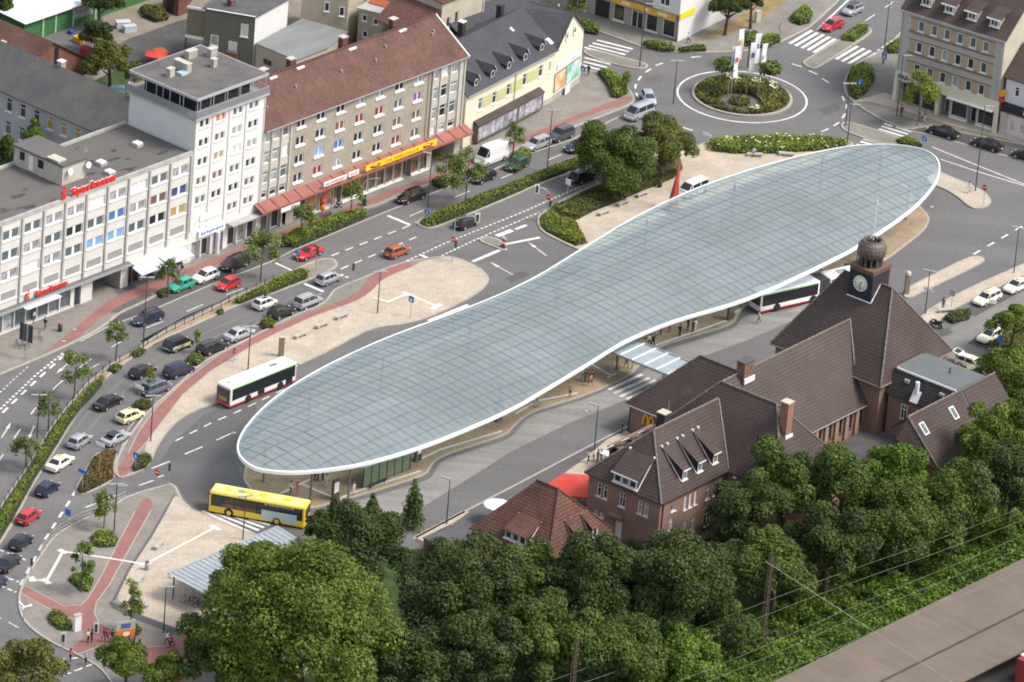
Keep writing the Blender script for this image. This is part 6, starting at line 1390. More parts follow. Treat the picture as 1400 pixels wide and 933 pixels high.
# vegetation
import numpy as np
bark = mat('bark', (0.10, 0.075, 0.055), 0.95, var=0.4, vscale=4)
bark_l = mat('bark_pale', (0.20, 0.165, 0.12), 0.95, var=0.3, vscale=4)
LF = {
 'plane': leafmat('leaf_plane', [(0.020,0.045,0.008),(0.076,0.115,0.017),(0.147,0.196,0.028),(0.235,0.275,0.049)], 0.22),
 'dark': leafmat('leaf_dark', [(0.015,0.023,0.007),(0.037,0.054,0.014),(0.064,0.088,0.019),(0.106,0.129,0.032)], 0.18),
 'mid': leafmat('leaf_mid', [(0.018,0.031,0.008),(0.054,0.087,0.017),(0.098,0.139,0.025),(0.160,0.204,0.041)], 0.2),
 'fresh': leafmat('leaf_fresh', [(0.024,0.055,0.009),(0.076,0.133,0.018),(0.135,0.213,0.027),(0.196,0.283,0.043)], 0.22),
 'young': leafmat('leaf_young', [(0.057,0.085,0.016),(0.142,0.188,0.028),(0.243,0.279,0.053),(0.342,0.351,0.079)], 0.3),
 'street': leafmat('leaf_street', [(0.035,0.057,0.017),(0.108,0.148,0.036),(0.184,0.237,0.057),(0.260,0.308,0.081)], 0.25),
 'hedge': leafmat('leaf_hedge', [(0.05,0.07,0.010),(0.14,0.18,0.022),(0.20,0.24,0.03),(0.25,0.27,0.04)], 0.2),
 'hedgedark': leafmat('leaf_hedge_dark', [(0.052,0.076,0.012),(0.137,0.186,0.026),(0.221,0.283,0.041),(0.305,0.359,0.060)], 0.2),
 'rust': leafmat('leaf_rust', [(0.060,0.048,0.014),(0.132,0.096,0.024),(0.192,0.120,0.036),(0.228,0.090,0.042)], 0.2),
 'olive': leafmat('leaf_olive', [(0.031,0.042,0.013),(0.086,0.104,0.024),(0.157,0.163,0.037),(0.244,0.214,0.054)], 0.22),
 'conifer': leafmat('leaf_conifer', [(0.019,0.038,0.015),(0.048,0.081,0.029),(0.080,0.122,0.041),(0.128,0.177,0.059)], 0.15),
}
def leaf_cloud(rs, centers, radii, n, size, squash=0.85, up=0.35, shell=0.62):
 """n leaf sprays spread through ellipsoidal clumps; returns verts, faces"""
 centers = np.asarray(centers, float); radii = np.asarray(radii, float)
 w = radii**2; w /= w.sum()
 idx = rs.choice(len(centers), n, p=w)
 d = rs.normal(size=(n,3)); d /= np.linalg.norm(d, axis=1)[:,None]
 d[:,2] = np.where(d[:,2] < -0.6, -d[:,2], d[:,2])
 r = (shell + (1-shell)*rs.random(n))**1.0
 p = centers[idx] + d*(radii[idx]*r)[:,None]*np.array([1,1,squash])
 nrm = d + np.array([0,0,up]) + rs.normal(scale=0.55, size=(n,3)); nrm /= np.linalg.norm(nrm, axis=1)[:,None]
 t = np.cross(nrm, rs.normal(size=(n,3))); t /= np.linalg.norm(t, axis=1)[:,None]
 b = np.cross(nrm, t)
 s = size*(0.55+0.9*rs.random(n))[:,None]; s2 = s*(0.5+0.4*rs.random(n))[:,None]
 v = np.stack([p-t*s, p-b*s2+nrm*s*0.18, p+t*s, p+b*s2+nrm*s*0.18], 1).reshape(-1,3)
 return v, n
def leaf_mesh(name, v, n, m):
 me = bpy.data.meshes.new(name)
 me.vertices.add(len(v)); me.vertices.foreach_set('co', v.ravel().astype('f4'))
 me.loops.add(4*n); me.loops.foreach_set('vertex_index', np.arange(4*n, dtype='i4'))
 me.polygons.add(n); me.polygons.foreach_set('loop_start', np.arange(0,4*n,4,dtype='i4'))
 me.materials.append(m); me.update(calc_edges=True); me.validate(); return me
def trunk_mb(h, r, lean, limbs, rs, crown_r):
 b = MB(); top = Vector((lean[0], lean[1], h))
 b.tube([(0,0,-0.05),(lean[0]*0.3,lean[1]*0.3,h*0.4),tuple(top)], [r*1.25,r*0.9,r*0.45], 8)
 for i in range(limbs):
  a = 2*math.pi*i/limbs + rs.random()*0.8; z0 = h*(0.45+0.5*rs.random()); k = z0/h
  s = Vector((lean[0]*k, lean[1]*k, z0)); e = s + Vector((math.cos(a), math.sin(a), 0.75))*crown_r*(0.5+0.3*rs.random())
  b.tube([s, s.lerp(e,0.5)+Vector((0,0,0.1)), e], [r*0.5,r*0.32,r*0.12], 6)
 return b
def big_tree(px, py, zc, rx, rz, kind, label, n=5200, size=0.42, clumps=26, seed=0, group='trees between the station and the railway', name='broadleaf_tree', ry=None):
 rs = np.random.RandomState(seed+17); q = P(px, py, zc); ry = ry or rx
 t = thing(name, label, 'tree', (q.x, q.y, 0), 0, group)
 C_ = []; R_ = []
 for i in range(clumps):
  d = rs.normal(size=3); d /= np.linalg.norm(d); d[2] = abs(d[2])*1.25-0.5
  k = 0.46+0.44*rs.random(); C_.append((d[0]*rx*k, d[1]*ry*k, zc+d[2]*rz*k)); R_.append(rx*(0.17+0.19*rs.random()))
 C_.append((0,0,zc)); R_.append(rx*0.55)
 v, n = leaf_cloud(rs, C_, R_, int(n*4.6), size*0.46)
 o = link('crown', leaf_mesh('crown', v, n, LF[kind]), t)
 trunk_mb(zc, max(0.22, rx*0.055), (rs.random()-0.5, rs.random()-0.5), 6, rs, rx*0.8).build('trunk', bark, t)
 return t
BT = [
 (415,845,11.5,11.8,9.5,'plane','big bright green plane tree, widest of all the foreground trees',13000,0.40,44),
 (345,800,8.5,6.5,6.0,'plane','bright green tree in front of the bicycle shelter, left of the plane tree',4200,0.38,22),
 (300,880,7.5,5.5,6.0,'mid','mid green tree at the left foot of the plane tree by the red path',3400,0.36,18),
 (498,740,6.6,6.6,5.2,'dark','dark bushy tree just right of the yellow bus',5200,0.36,26),
 (440,722,3.2,2.3,2.6,'mid','low bushy tree touching the front end of the yellow bus',1500,0.28,12),
 (637,800,10.0,8.6,7.5,'dark','dark green tree in front of the small red roofed house, left one',6500,0.40,30),
 (560,905,7.0,6.5,6.0,'dark','dark tree at the bottom edge right of the plane tree',4200,0.40,22),
 (718,792,9.0,6.8,6.5,'mid','green tree directly below the small red roofed house',5000,0.38,24),
 (655,890,8.0,6.5,6.5,'dark','dark tree at the bottom edge below the small red roofed house',4200,0.40,22),
 (735,880,7.5,6.0,6.5,'mid','mid green tree at the bottom edge behind the lattice mast stump',3800,0.40,20),
 (812,805,10.0,7.6,7.5,'dark','dark round tree in front of the left brick station wing',6200,0.38,28),
 (938,802,10.5,8.4,8.0,'dark','darkest round tree in front of the station, left of the tall lattice mast',7200,0.38,32),
 (835,890,7.0,7.2,6.0,'mid','olive green tree at the bottom edge below the darkest round tree',4600,0.40,24),
 (930,895,5.5,5.5,4.5,'fresh','light green low tree at the bottom edge left of the lattice mast',3200,0.38,18),
 (1030,690,8.0,5.4,6.5,'dark','dark tree standing right against the corner of the brick station wing',4000,0.36,22),
 (1075,655,9.0,6.2,6.0,'mid','tree hiding the front of the brown roofed cross wing',4600,0.36,24),
 (1062,768,7.0,6.4,6.5,'mid','green tree behind the top of the lattice mast',4400,0.38,22),
 (1150,668,8.5,7.0,6.5,'mid','tree in front of the low station wing with the row of narrow windows',5000,0.36,26),
 (1135,745,7.5,6.5,6.5,'dark','dark tree in the middle of the wood above the overhead wires',4400,0.38,22),
 (1222,655,9.0,6.0,6.0,'fresh','light green tree just left of the roof with two skylights',4200,0.36,22),
 (1245,715,7.0,7.2,6.0,'mid','broad tree below the roof with two skylights',5000,0.38,24),
 (1305,690,7.5,6.6,6.5,'mid','tree below the right end of the roof with two skylights',4600,0.38,24),
 (1368,598,9.5,5.8,7.0,'plane','light green tree at the right end of the gabled annex roof',4600,0.36,24),
 (1385,655,8.0,6.0,6.5,'dark','dark tree at the right edge below the light green one',4200,0.38,22),
 (345,905,6.5,6.5,6.0,'plane','bright green lower tree at the bottom edge under the plane tree',4600,0.38,20),
 (455,905,6.0,6.0,5.5,'mid','mid green tree at the bottom edge right of the plane tree foot',4000,0.38,20),
 (985,850,5.0,4.4,4.5,'mid','green low tree just left of the lattice mast foot',2600,0.36,16),
]
for i, a in enumerate(BT):
 big_tree(*a[:7], n=a[7], size=a[8], clumps=a[9], seed=i*7)
for i, a in enumerate([
 (42,915,6.0,5.2,4.5,'olive','olive green tree at the lower left corner beside the crossing',3000,0.34,18),
 (175,905,5.0,3.9,3.6,'plane','yellow green tree at the bottom edge below the pedestrians',2000,0.3,14),
 (233,917,4.5,3.2,3.0,'plane','small yellow green tree at the bottom edge right of the pedestrians',1500,0.3,12)]):
 big_tree(*a[:7], n=a[7], size=a[8], clumps=a[9], seed=300+i, group='trees along the bottom left edge')
for i, a in enumerate([
 (836,209,5.2,6.3,5.6,'mid','large round dark green tree on the planted corner by the canopy',8000,0.30,30),
 (905,190,4.9,4.9,5.0,'olive','lighter green tree beside the roundabout next to the large round tree',5000,0.29,24)]):
 big_tree(*a[:7], n=a[7], size=a[8], clumps=a[9], seed=400+i, group='trees on the planted corner')
for i, a in enumerate([
 (153,80,5.0,4.2,4.2,'olive','olive tree in the yard behind the dark roofed row of houses',2800,0.32,18),
 (134,43,3.4,3.0,2.8,'dark','clipped dark round tree in the back yard next to the green hall',2200,0.26,14),
 (138,2,4.2,3.4,2.6,'dark','dark tree at the top edge beside the green hall',1600,0.3,12),
 (12,205,5.0,2.6,3.6,'mid','green tree at the left edge behind the bank roof',1500,0.28,12),
 (48,182,6.5,1.8,2.6,'fresh','small light green tree behind the bank rooftop penthouse',1000,0.24,10),
 (995,3,5.2,3.2,3.2,'dark','dark tree on the dry verge beside the white shop building',2200,0.28,16),
 (1030,-4,5.0,2.4,2.6,'dark','second dark tree on the dry verge at the top edge',1200,0.28,12),
 (3,5,4.0,2.0,2.0,'mid','tree at the top left corner behind the green hall roof',800,0.28,10)]):
 big_tree(*a[:7], n=a[7], size=a[8], clumps=a[9], seed=500+i, group='trees behind the buildings')
for i, a in enumerate([
 (1385,440,4.4,3.3,2.7,'plane','light green small tree beside the parked white taxis',2000,0.26,14),
 (1375,505,5.0,4.6,4.2,'plane','yellow green tree on the planted island by the taxi with open doors',3000,0.3,18),
 (1402,540,5.0,4.0,4.0,'mid','green tree at the right edge below the taxi island',2200,0.3,16)]):
 big_tree(*a[:7], n=a[7], size=a[8], clumps=a[9], seed=600+i, group='trees by the taxi stand')
def street_tree(px, py, h, cr, kind, label, n=420, size=0.24, seed=0, group='street trees', slim=False, name='street_tree', z=None):
 """px,py = foot in the photograph"""
 rs = np.random.RandomState(seed+900); q = P(px, py, HK)
 t = thing(name, label, 'tree', (q.x, q.y, HK), 0, group)
 C_ = []; R_ = []
 for i in range(18):
  a = rs.random()*6.28; k = rs.random()
  zz_ = h*(0.42+0.52*k); rr = cr*(0.72 if not slim else 0.5)*(1-0.75*max(0,k-0.35))
  C_.append((math.cos(a)*rr, math.sin(a)*rr, zz_)); R_.append(cr*(0.3+0.22*rs.random()))
 v, n = leaf_cloud(rs, C_, R_, int(n*2.9), size*0.56, shell=0.1)
 link('crown', leaf_mesh('crown', v, n, LF[kind]), t)
 trunk_mb(h*0.85, 0.085, (rs.random()*0.3-0.15, rs.random()*0.3-0.15), 6, rs, cr*0.85).build('trunk', bark_l if kind == 'young' else bark, t)
 return t
for i, a in enumerate([
 (158,494,5.6,1.7,'street','sparse street tree on the median fence, left of the blue estate car',430),
 (101,545,6.6,2.1,'street','street tree with airy crown on the median beside the painted lane arrows',700),
 (66,588,5.2,1.7,'street','sparse street tree on the median beside the tall lamp',400),
 (35,640,4.6,2.0,'street','low street tree on the median near the left edge',480),
 (229,405,5.4,1.6,'street','street tree in the small bed beside the green hatchback',420),
 (356,385,7.0,2.9,'street','tallest street tree on the kerb between the white tower and the median',1100),
 (411,330,5.6,1.9,'street','street tree in the hedge behind the red car',460),
 (479,300,5.4,1.6,'street','street tree in the hedge in front of the gaming hall windows',420),
 (608,258,5.2,1.7,'street','thin street tree in the small hedge right of the black estate car',260),
 (636,280,7.6,2.9,'street','full street tree in the median beside the white van',1500),
 (701,212,4.8,1.5,'street','street tree in front of the cream house shop windows',380),
 (785,32,4.8,1.6,'street','street tree at the top edge behind the dark slate roof',420),
 (204,535,3.6,1.0,'young','small yellowish tree between the two dark cars in the parking lane',150),
 (268,482,3.4,0.8,'young','tiny yellowish tree between the advert covered van and the black hatchback',100),
 (142,722,4.9,1.6,'young','young bright tree in the square hedge below the railing',420),
 (111,810,6.6,1.5,'fresh','slim dark street tree in the square hedge on the plaza',560),
 (178,868,7.2,1.5,'young','yellow green young tree by the orange election style board',620),
 (855,125,3.6,1.0,'hedgedark','small dark tree in the hedge beside the roundabout exit',220),
 (1254,172,8.2,2.6,'young','bright yellow green tree in front of the grey corner building',1900),
 (360,420,3.0,0.7,'young','tiny sapling in front of the white small car',70)]):
 street_tree(*a[:6], n=a[6], seed=i*3, slim=a[3] < 1.3)
rs_ = np.random.RandomState(5)
for i, (x, y, lab) in enumerate([(989,128,'round headed tree on the left of the roundabout flags'), (1049,133,'round headed tree on the right of the roundabout flags'), (1022,92,'round headed tree at the back of the roundabout island')]):
 q = P(x, y, 0.2); t = thing('globe_tree', lab, 'tree', q, 0, 'round headed trees on the roundabout')
 zc = 4.3; C_ = [(0,0,zc)] + [(math.cos(k)*0.9, math.sin(k)*0.9, zc+0.35*math.sin(3*k)) for k in np.linspace(0,6,9)]; R_ = [1.35]+[0.85]*9
 v, n = leaf_cloud(rs_, C_, R_, 1100, 0.22); link('crown', leaf_mesh('crown', v, n, LF['street']), t)
 trunk_mb(zc, 0.09, (0,0), 5, rs_, 1.0).build('trunk', bark, t)
for i, (x, y, h, r, lab) in enumerate([(563,722,6.8,1.9,'dark pointed conifer beside the south road, tallest of three'), (508,712,3.6,1.3,'small dark conifer left of the tallest one'), (458,712,3.2,1.6,'bushy conifer nearest the yellow bus')]):
 q = P(x, y, 0); t = thing('conifer', lab, 'tree', q, 0, 'conifers beside the south road')
 C_ = [(0,0,h*k) for k in np.linspace(0.12,0.95,9)]; R_ = [max(0.35, r*(1-k*0.82))*(0.85+0.3*((k*7.3)%1)) for k in np.linspace(0.05,0.98,9)]
 v, n = leaf_cloud(rs_, C_, R_, 1600, 0.17, shell=0.45, up=0.4); link('crown', leaf_mesh('crown', v, n, LF['mid']), t)
 trunk_mb(h*0.9, 0.12, (0,0), 0, rs_, 1).build('trunk', bark, t)
# hedges and beds
def hedge(px, h, kind, label, cat='hedge', dens=26, size=0.2, group=None, name='hedge', flowers=None, z0=HK, base=True):
 """clipped planting over a plan outline: leaf sprays on a low solid of twigs"""
 pp = [P(x, y, z0) for x, y in px]; n = len(pp)
 c0 = sum(pp, Vector((0,0,0)))/n
 loc_ = [Vector((p.x-c0.x, p.y-c0.y)) for p in pp]
 x0, x1 = min(p.x for p in loc_), max(p.x for p in loc_); y0, y1 = min(p.y for p in loc_), max(p.y for p in loc_)
 area = abs(sum(loc_[i-1].x*loc_[i].y-loc_[i].x*loc_[i-1].y for i in range(n)))/2
 cnt = int(min(14000, max(120, area*dens*2.2))); size = size*0.68
 rs = np.random.RandomState(int(abs(c0.x*13+c0.y*7)) % 9999); P_ = []
 xs = np.array([p.x for p in loc_]); ys = np.array([p.y for p in loc_])
 while len(P_) < cnt:
  x = rs.uniform(x0,x1,cnt); y = rs.uniform(y0,y1,cnt); ins = np.zeros(cnt,bool); dmin = np.full(cnt,1e9); j = n-1
  for i in range(n):
   cond = ((ys[i] > y) != (ys[j] > y)) & (x < (xs[j]-xs[i])*(y-ys[i])/(ys[j]-ys[i]+1e-9)+xs[i]); ins ^= cond
   dx, dy = xs[j]-xs[i], ys[j]-ys[i]; t_ = np.clip(((x-xs[i])*dx+(y-ys[i])*dy)/(dx*dx+dy*dy+1e-9),0,1); dmin = np.minimum(dmin, np.hypot(x-xs[i]-t_*dx, y-ys[i]-t_*dy)); j = i
  for k in np.nonzero(ins)[0]:
   hh = h*(0.35+0.65*min(1, dmin[k]/0.55))*(0.85+0.3*math.sin(x[k]*1.3+0.7*math.sin(y[k]*0.9))*0.35+0.15*rs.random())
   zz_ = hh if rs.random() < 0.72 else hh*rs.random()
   P_.append((x[k], y[k], zz_))
 p = np.array(P_[:cnt]); d = np.zeros((cnt,3)); d[:,2] = 1; nrm = d+rs.normal(scale=0.6,size=(cnt,3)); nrm /= np.linalg.norm(nrm,axis=1)[:,None]
 t_ = np.cross(nrm, rs.normal(size=(cnt,3))); t_ /= np.linalg.norm(t_,axis=1)[:,None]; b = np.cross(nrm,t_)
 s = size*(0.6+0.8*rs.random(cnt))[:,None]
 v = np.stack([p-t_*s,p-b*s*0.7,p+t_*s,p+b*s*0.7],1).reshape(-1,3)
 t = thing(name, label, cat, (c0.x,c0.y,z0), 0, group)
 link('foliage', leaf_mesh('foliage', v, cnt, LF[kind]), t)
 k = MB(); k.prism([q*0.93 for q in loc_], 0.0, h*0.55, 0); k.build('twigs', mat('twig_green', (0.022,0.032,0.010), 0.95), t)
 if flowers:
  m = int(area*flowers); idx = rs.choice(cnt, min(cnt,m), replace=False); f = p[idx]+np.array([0,0,0.12]); v2 = np.stack([f+np.array(o_)*0.17 for o_ in ((-1,0,0),(0,-1,0),(1,0,0.15),(0,1,0))],1).reshape(-1,3)
  tag(link('blossoms', leaf_mesh('blossoms', v2, len(idx), mat('blossom', (0.72,0.70,0.45), 0.7)), t), kind='stuff')
 return t
G1 = 'low hedges along the roads'
HED = [
 ([(382,330),(400,320),(455,300),(490,289),(504,292),(506,296),(450,319),(405,339),(386,339)],1.0,'hedgedark','long clipped hedge at the kerb behind the red car'),
 ([(589,250),(596,245),(612,245),(616,250),(614,256),(600,257)],0.9,'hedgedark','short hedge right of the black estate car'),
 ([(691,233),(702,212),(722,208),(727,216),(724,226),(705,238)],1.0,'hedgedark','dark bushes hiding the green car'),
 ([(124,736),(132,729),(155,731),(162,740),(158,748),(140,750),(126,747)],0.8,'hedgedark','square clipped hedge under the young tree below the railing'),
 ([(93,794),(100,787),(120,787),(129,796),(122,810),(110,808)],0.8,'hedgedark','square clipped hedge under the slim dark tree'),
 ([(65,845),(72,836),(88,842),(101,856),(97,863),(82,863),(68,853)],0.8,'hedgedark','square clipped hedge beside the white cabinet'),
 ([(165,863),(172,855),(185,856),(194,865),(186,871)],0.9,'hedgedark','square clipped hedge behind the orange board'),
 ([(355,442),(366,438),(377,443),(374,449),(360,450)],0.8,'hedge','small yellowish hedge in the parking lane beside the black hatchback'),
 ([(255,492),(262,487),(274,488),(280,494),(270,500),(257,499)],0.8,'hedge','small yellowish hedge in the parking lane beside the dark people carrier'),
 ([(184,552),(194,549),(206,551),(208,558),(196,561),(184,558)],0.8,'olive','small hedge in the parking lane behind the cream taxi'),
 ([(181,640),(190,625),(206,624),(208,630),(200,640),(184,646)],0.8,'olive','small hedge at the end of the red cycle path'),
 ([(816,100),(836,99),(858,118),(860,128),(846,136),(836,134),(831,120)],1.0,'hedgedark','curved hedge at the roundabout exit in front of the cream house'),
 ([(785,30),(800,33),(819,40),(819,48),(803,46),(788,38)],1.0,'hedgedark','small hedge beside the upper zebra crossing'),
 ([(878,60),(890,59),(922,66),(924,71),(905,71),(882,66)],0.9,'hedgedark','narrow hedge in front of the yellow shop fascia'),
 ([(926,69),(950,65),(966,66),(966,71),(930,72)],0.8,'hedgedark','narrow hedge with a thin rail at the roundabout edge'),
 ([(1026,62),(1048,51),(1066,52),(1068,58),(1050,66),(1030,68)],0.9,'hedgedark','hedge behind the roundabout flags'),
 ([(1080,26),(1098,11),(1112,22),(1108,32),(1094,36),(1082,31)],1.2,'hedgedark','rounded hedge left of the red hatchback'),
 ([(1150,52),(1170,38),(1188,38),(1187,44),(1168,58),(1152,56)],0.9,'hedgedark','hedge on the traffic island in front of the red hatchback'),
 ([(1157,110),(1163,95),(1178,90),(1195,98),(1196,110),(1185,128),(1170,138),(1160,130)],1.1,'hedgedark','egg shaped hedge at the corner of the roundabout'),
 ([(1211,66),(1222,60),(1234,56),(1236,74),(1214,74)],1.0,'hedgedark','hedge beside the grey corner building'),
 ([(1224,193),(1236,189),(1252,195),(1262,201),(1248,202),(1232,199)],0.7,'hedge','bright hedge between the zebra crossing and the tip of the canopy'),
 ([(1290,436),(1302,429),(1328,427),(1327,436),(1303,443)],0.9,'olive','low planting on the island beside the motorbike'),
]
for px, h, k, lab in HED: hedge(px, h, k, lab, group=G1)
hedge([(965,196),(990,191),(1060,189),(1120,190),(1160,194),(1163,200),(1120,207),(1060,211),(1000,211),(968,207)],0.9,'hedgedark','long flowering hedge with white blossoms between roundabout and canopy',flowers=0.7)
hedge([(-40,790),(2,700),(40,645),(53,621),(68,596),(86,571),(122,531),(138,517),(145,520),(132,536),(115,553),(96,580),(70,622),(45,660),(25,697),(-5,748)],1.0,'hedge','long yellow green hedge in the curved median, left of the queue of cars')
hedge([(318,415),(350,398),(387,380),(410,371),(424,374),(422,381),(375,400),(352,407),(324,418)],0.9,'hedge','yellow green hedge at the nose of the median beside the white small car')
hedge([(574,305),(580,300),(630,280),(700,253),(742,236),(790,217),(838,198),(838,203),(785,233),(740,249),(700,267),(650,288),(592,311),(580,310)],0.9,'hedge','long yellow green hedge in the upper median left of the canopy', dens=20)
hedge([(104,674),(127,628),(141,619),(160,619),(155,637),(156,655),(135,666),(112,677)],0.8,'rust','rust coloured ground planting on the triangular island beside the parked cars')
hedge([(740,310),(739,299),(752,288),(768,300),(788,306),(797,322),(803,333),(788,337),(770,329),(749,318)],0.7,'hedge','yellow green planting at the rounded corner of the canopy plaza')
hedge([(752,286),(790,268),(815,258),(850,252),(880,248),(918,235),(930,234),(920,245),(880,261),(840,278),(810,290),(788,302),(768,298)],0.8,'olive','mixed shrubs below the large round tree beside the benches')
hedge([(1352,488),(1354,471),(1385,457),(1450,442),(1450,540),(1390,518)],0.9,'olive','shrubs on the planted island by the taxis')
for px_, lab in (([(1338,436),(1344,434),(1348,437),(1343,440)],'lone shrub at the kerb of the taxi lane'),): pass
for px_, lab in (([(296,427),(303,424),(306,428),(299,431)],'tuft of green on the sandy median right of the blue estate car'),([(180,484),(190,478),(200,481),(192,488),(182,489)],'tuft of green on the sandy median under the tall lamp'),([(147,508),(156,500),(168,503),(158,511)],'tuft of green on the sandy median left of the tall lamp'),([(213,402),(224,396),(232,402),(222,408)],'low shrub in the bed at the green hatchback')):
 hedge(px_, 0.7, 'hedgedark', lab, cat='shrub', name='shrub', group='tufts on the sandy median')
ring = [(RC.x+math.cos(a)*6.5, RC.y+math.sin(a)*6.5) for a in np.linspace(0,6.28,40)]
def ring_bed():
 rs = np.random.RandomState(3); cnt = 5200; P_ = []
 while len(P_) < cnt:
  a, r = rs.random()*6.283, 6.5*math.sqrt(rs.random()); x, y = r*math.cos(a), r*math.sin(a)
  if math.hypot(x+0.3, (y+2.6)*0.92) < 2.9 and not math.hypot(x+0.3,(y+2.9)) < 1.5: continue
  P_.append((x, y, 0.25+0.45*rs.random()*min(1,(6.6-r)/0.6)))
 p = np.array(P_); nrm = np.array([0,0,1.0])+rs.normal(scale=0.6,size=(cnt,3)); nrm /= np.linalg.norm(nrm,axis=1)[:,None]
 t_ = np.cross(nrm, rs.normal(size=(cnt,3))); t_ /= np.linalg.norm(t_,axis=1)[:,None]; b = np.cross(nrm,t_); s = 0.2*(0.6+0.8*rs.random(cnt))[:,None]
 v = np.stack([p-t_*s,p-b*s*0.7,p+t_*s,p+b*s*0.7],1).reshape(-1,3)
 t = thing('flower_bed','round flower bed with pale blossoms on the roundabout','flower bed',(RC.x,RC.y,0.2))
 link('foliage', leaf_mesh('foliage', v, cnt, LF['olive']), t)
 idx = []
 for k in range(6):
  a = rs.random()*6.283; r = 4.2+2.1*rs.random(); d = np.hypot(p[:,0]-r*math.cos(a), p[:,1]-r*math.sin(a)); idx += list(np.nonzero(d < 0.75)[0][::2])
 f = p[idx]+np.array([0,0,0.15]); v2 = np.stack([f+np.array(o_)*0.15 for o_ in ((-1,0,0),(0,-1,0),(1,0,0.15),(0,1,0))],1).reshape(-1,3)
 tag(link('blossoms', leaf_mesh('blossoms', v2, len(idx), mat('blossom', (0.72,0.70,0.45), 0.7)), t), kind='stuff')
ring_bed()
def bank_growth():
 rs = np.random.RandomState(8); c, s = math.cos(rad(51)), math.sin(rad(51)); cnt = 60000
 u = rs.uniform(-75,45,cnt); v = -86.6 + 17.0*rs.random(cnt)**1.1
 hum = 0.7+0.9*np.clip(np.sin(u*0.55)+np.sin(v*0.9+u*0.21)+np.sin(u*1.7+2),0,3)/1.6*np.clip((v+86.6)/6,0.1,1.5)
 z = hum*(0.35+0.65*rs.random(cnt))*1.25
 p = np.stack([u*c-v*s, u*s+v*c, z],1)
 nrm = np.array([0,0,0.9])+rs.normal(scale=0.6,size=(cnt,3)); nrm /= np.linalg.norm(nrm,axis=1)[:,None]
 t_ = np.cross(nrm, rs.normal(size=(cnt,3))); t_ /= np.linalg.norm(t_,axis=1)[:,None]; b = np.cross(nrm,t_); sz = 0.2*(0.6+0.9*rs.random(cnt))[:,None]
 vv = np.stack([p-t_*sz,p-b*sz*0.7,p+t_*sz,p+b*sz*0.7],1).reshape(-1,3)
 o = link('undergrowth', leaf_mesh('undergrowth', vv, cnt, LF['fresh'])); tag(o,'rough light green undergrowth on the railway bank','undergrowth',kind='stuff')
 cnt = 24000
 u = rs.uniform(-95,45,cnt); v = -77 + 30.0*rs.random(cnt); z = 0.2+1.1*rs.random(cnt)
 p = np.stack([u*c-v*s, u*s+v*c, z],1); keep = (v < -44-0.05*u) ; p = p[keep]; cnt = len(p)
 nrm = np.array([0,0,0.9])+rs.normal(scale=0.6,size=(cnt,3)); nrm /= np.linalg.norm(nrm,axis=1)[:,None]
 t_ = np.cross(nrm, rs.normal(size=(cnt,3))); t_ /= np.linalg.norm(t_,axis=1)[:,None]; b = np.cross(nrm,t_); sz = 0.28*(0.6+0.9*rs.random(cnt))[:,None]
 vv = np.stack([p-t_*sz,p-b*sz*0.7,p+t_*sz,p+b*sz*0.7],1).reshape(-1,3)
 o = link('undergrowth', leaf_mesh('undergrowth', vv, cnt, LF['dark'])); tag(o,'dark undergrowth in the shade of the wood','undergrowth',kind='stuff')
bank_growth()
hedge([(88,-1),(92,20),(60,40)][:0] or [(190,14),(200,10),(226,18),(232,27),(214,31),(196,24)],1.0,'olive','shrub bed in the back yard beside the brick shed',cat='shrub',name='shrub')
# vehicles
tyre_m = mat('tyre', (0.018,0.018,0.018), 0.85); rim_m = mat('wheel_rim', (0.50,0.51,0.52), 0.35, metal=0.6)
carglass = mat('car_glass', (0.022,0.026,0.030), 0.06, spec=0.8); lamp_w = mat('headlamp', (0.78,0.80,0.80), 0.15); lamp_r = mat('tail_lamp', (0.38,0.012,0.012), 0.25)
plate_m = mat('number_plate', (0.80,0.80,0.76), 0.5); under_m = mat('underbody', (0.012,0.012,0.013), 0.8)
def paint(name, c, metal=0.0, rough=0.28): return mat('paint_'+name, c, rough, metal=metal, coat=0.6)
PT = dict(black=paint('black',(0.012,0.012,0.016)), navy=paint('navy',(0.014,0.020,0.055)), darkblue=paint('dark_blue',(0.018,0.035,0.10)), grey=paint('grey',(0.10,0.105,0.125),0.4), bluegrey=paint('blue_grey',(0.16,0.19,0.26),0.4), silver=paint('silver',(0.50,0.52,0.55),0.45), white=paint('white',(0.80,0.80,0.79)), cream=paint('cream',(0.78,0.70,0.42)), ivory=paint('ivory',(0.82,0.79,0.66)), red=paint('red',(0.52,0.018,0.03)), orange=paint('orange',(0.36,0.085,0.03)), green=paint('green',(0.02,0.36,0.24)), dgreen=paint('dark_green',(0.012,0.075,0.045)), pale=paint('pale_blue',(0.45,0.52,0.62),0.3))
SPEC = {  # L W H, hood z, belt z, windscreen base, roof front, roof rear, rear base, tail z  (fractions of L from the front)
 'hatch': (3.95,1.70,1.46,0.86,0.93,0.25,0.43,0.86,0.975,0.93), 'small': (3.55,1.62,1.48,0.86,0.94,0.22,0.40,0.88,0.98,0.94),
 'wagon': (4.65,1.78,1.47,0.86,0.92,0.27,0.42,0.91,0.985,0.92), 'sedan': (4.60,1.78,1.43,0.86,0.91,0.27,0.43,0.70,0.85,0.94),
 'suv': (4.30,1.80,1.72,0.98,1.06,0.25,0.39,0.90,0.985,1.06), 'mpv': (4.40,1.80,1.66,0.92,1.00,0.17,0.35,0.91,0.985,1.0),
 'coupe': (4.40,1.76,1.36,0.82,0.90,0.30,0.48,0.66,0.90,0.93), 'van': (5.40,2.0,2.55,1.10,1.35,0.10,0.24,0.985,0.998,1.35),
 'minibus': (4.85,1.92,1.95,1.02,1.15,0.09,0.27,0.95,0.995,1.15)}
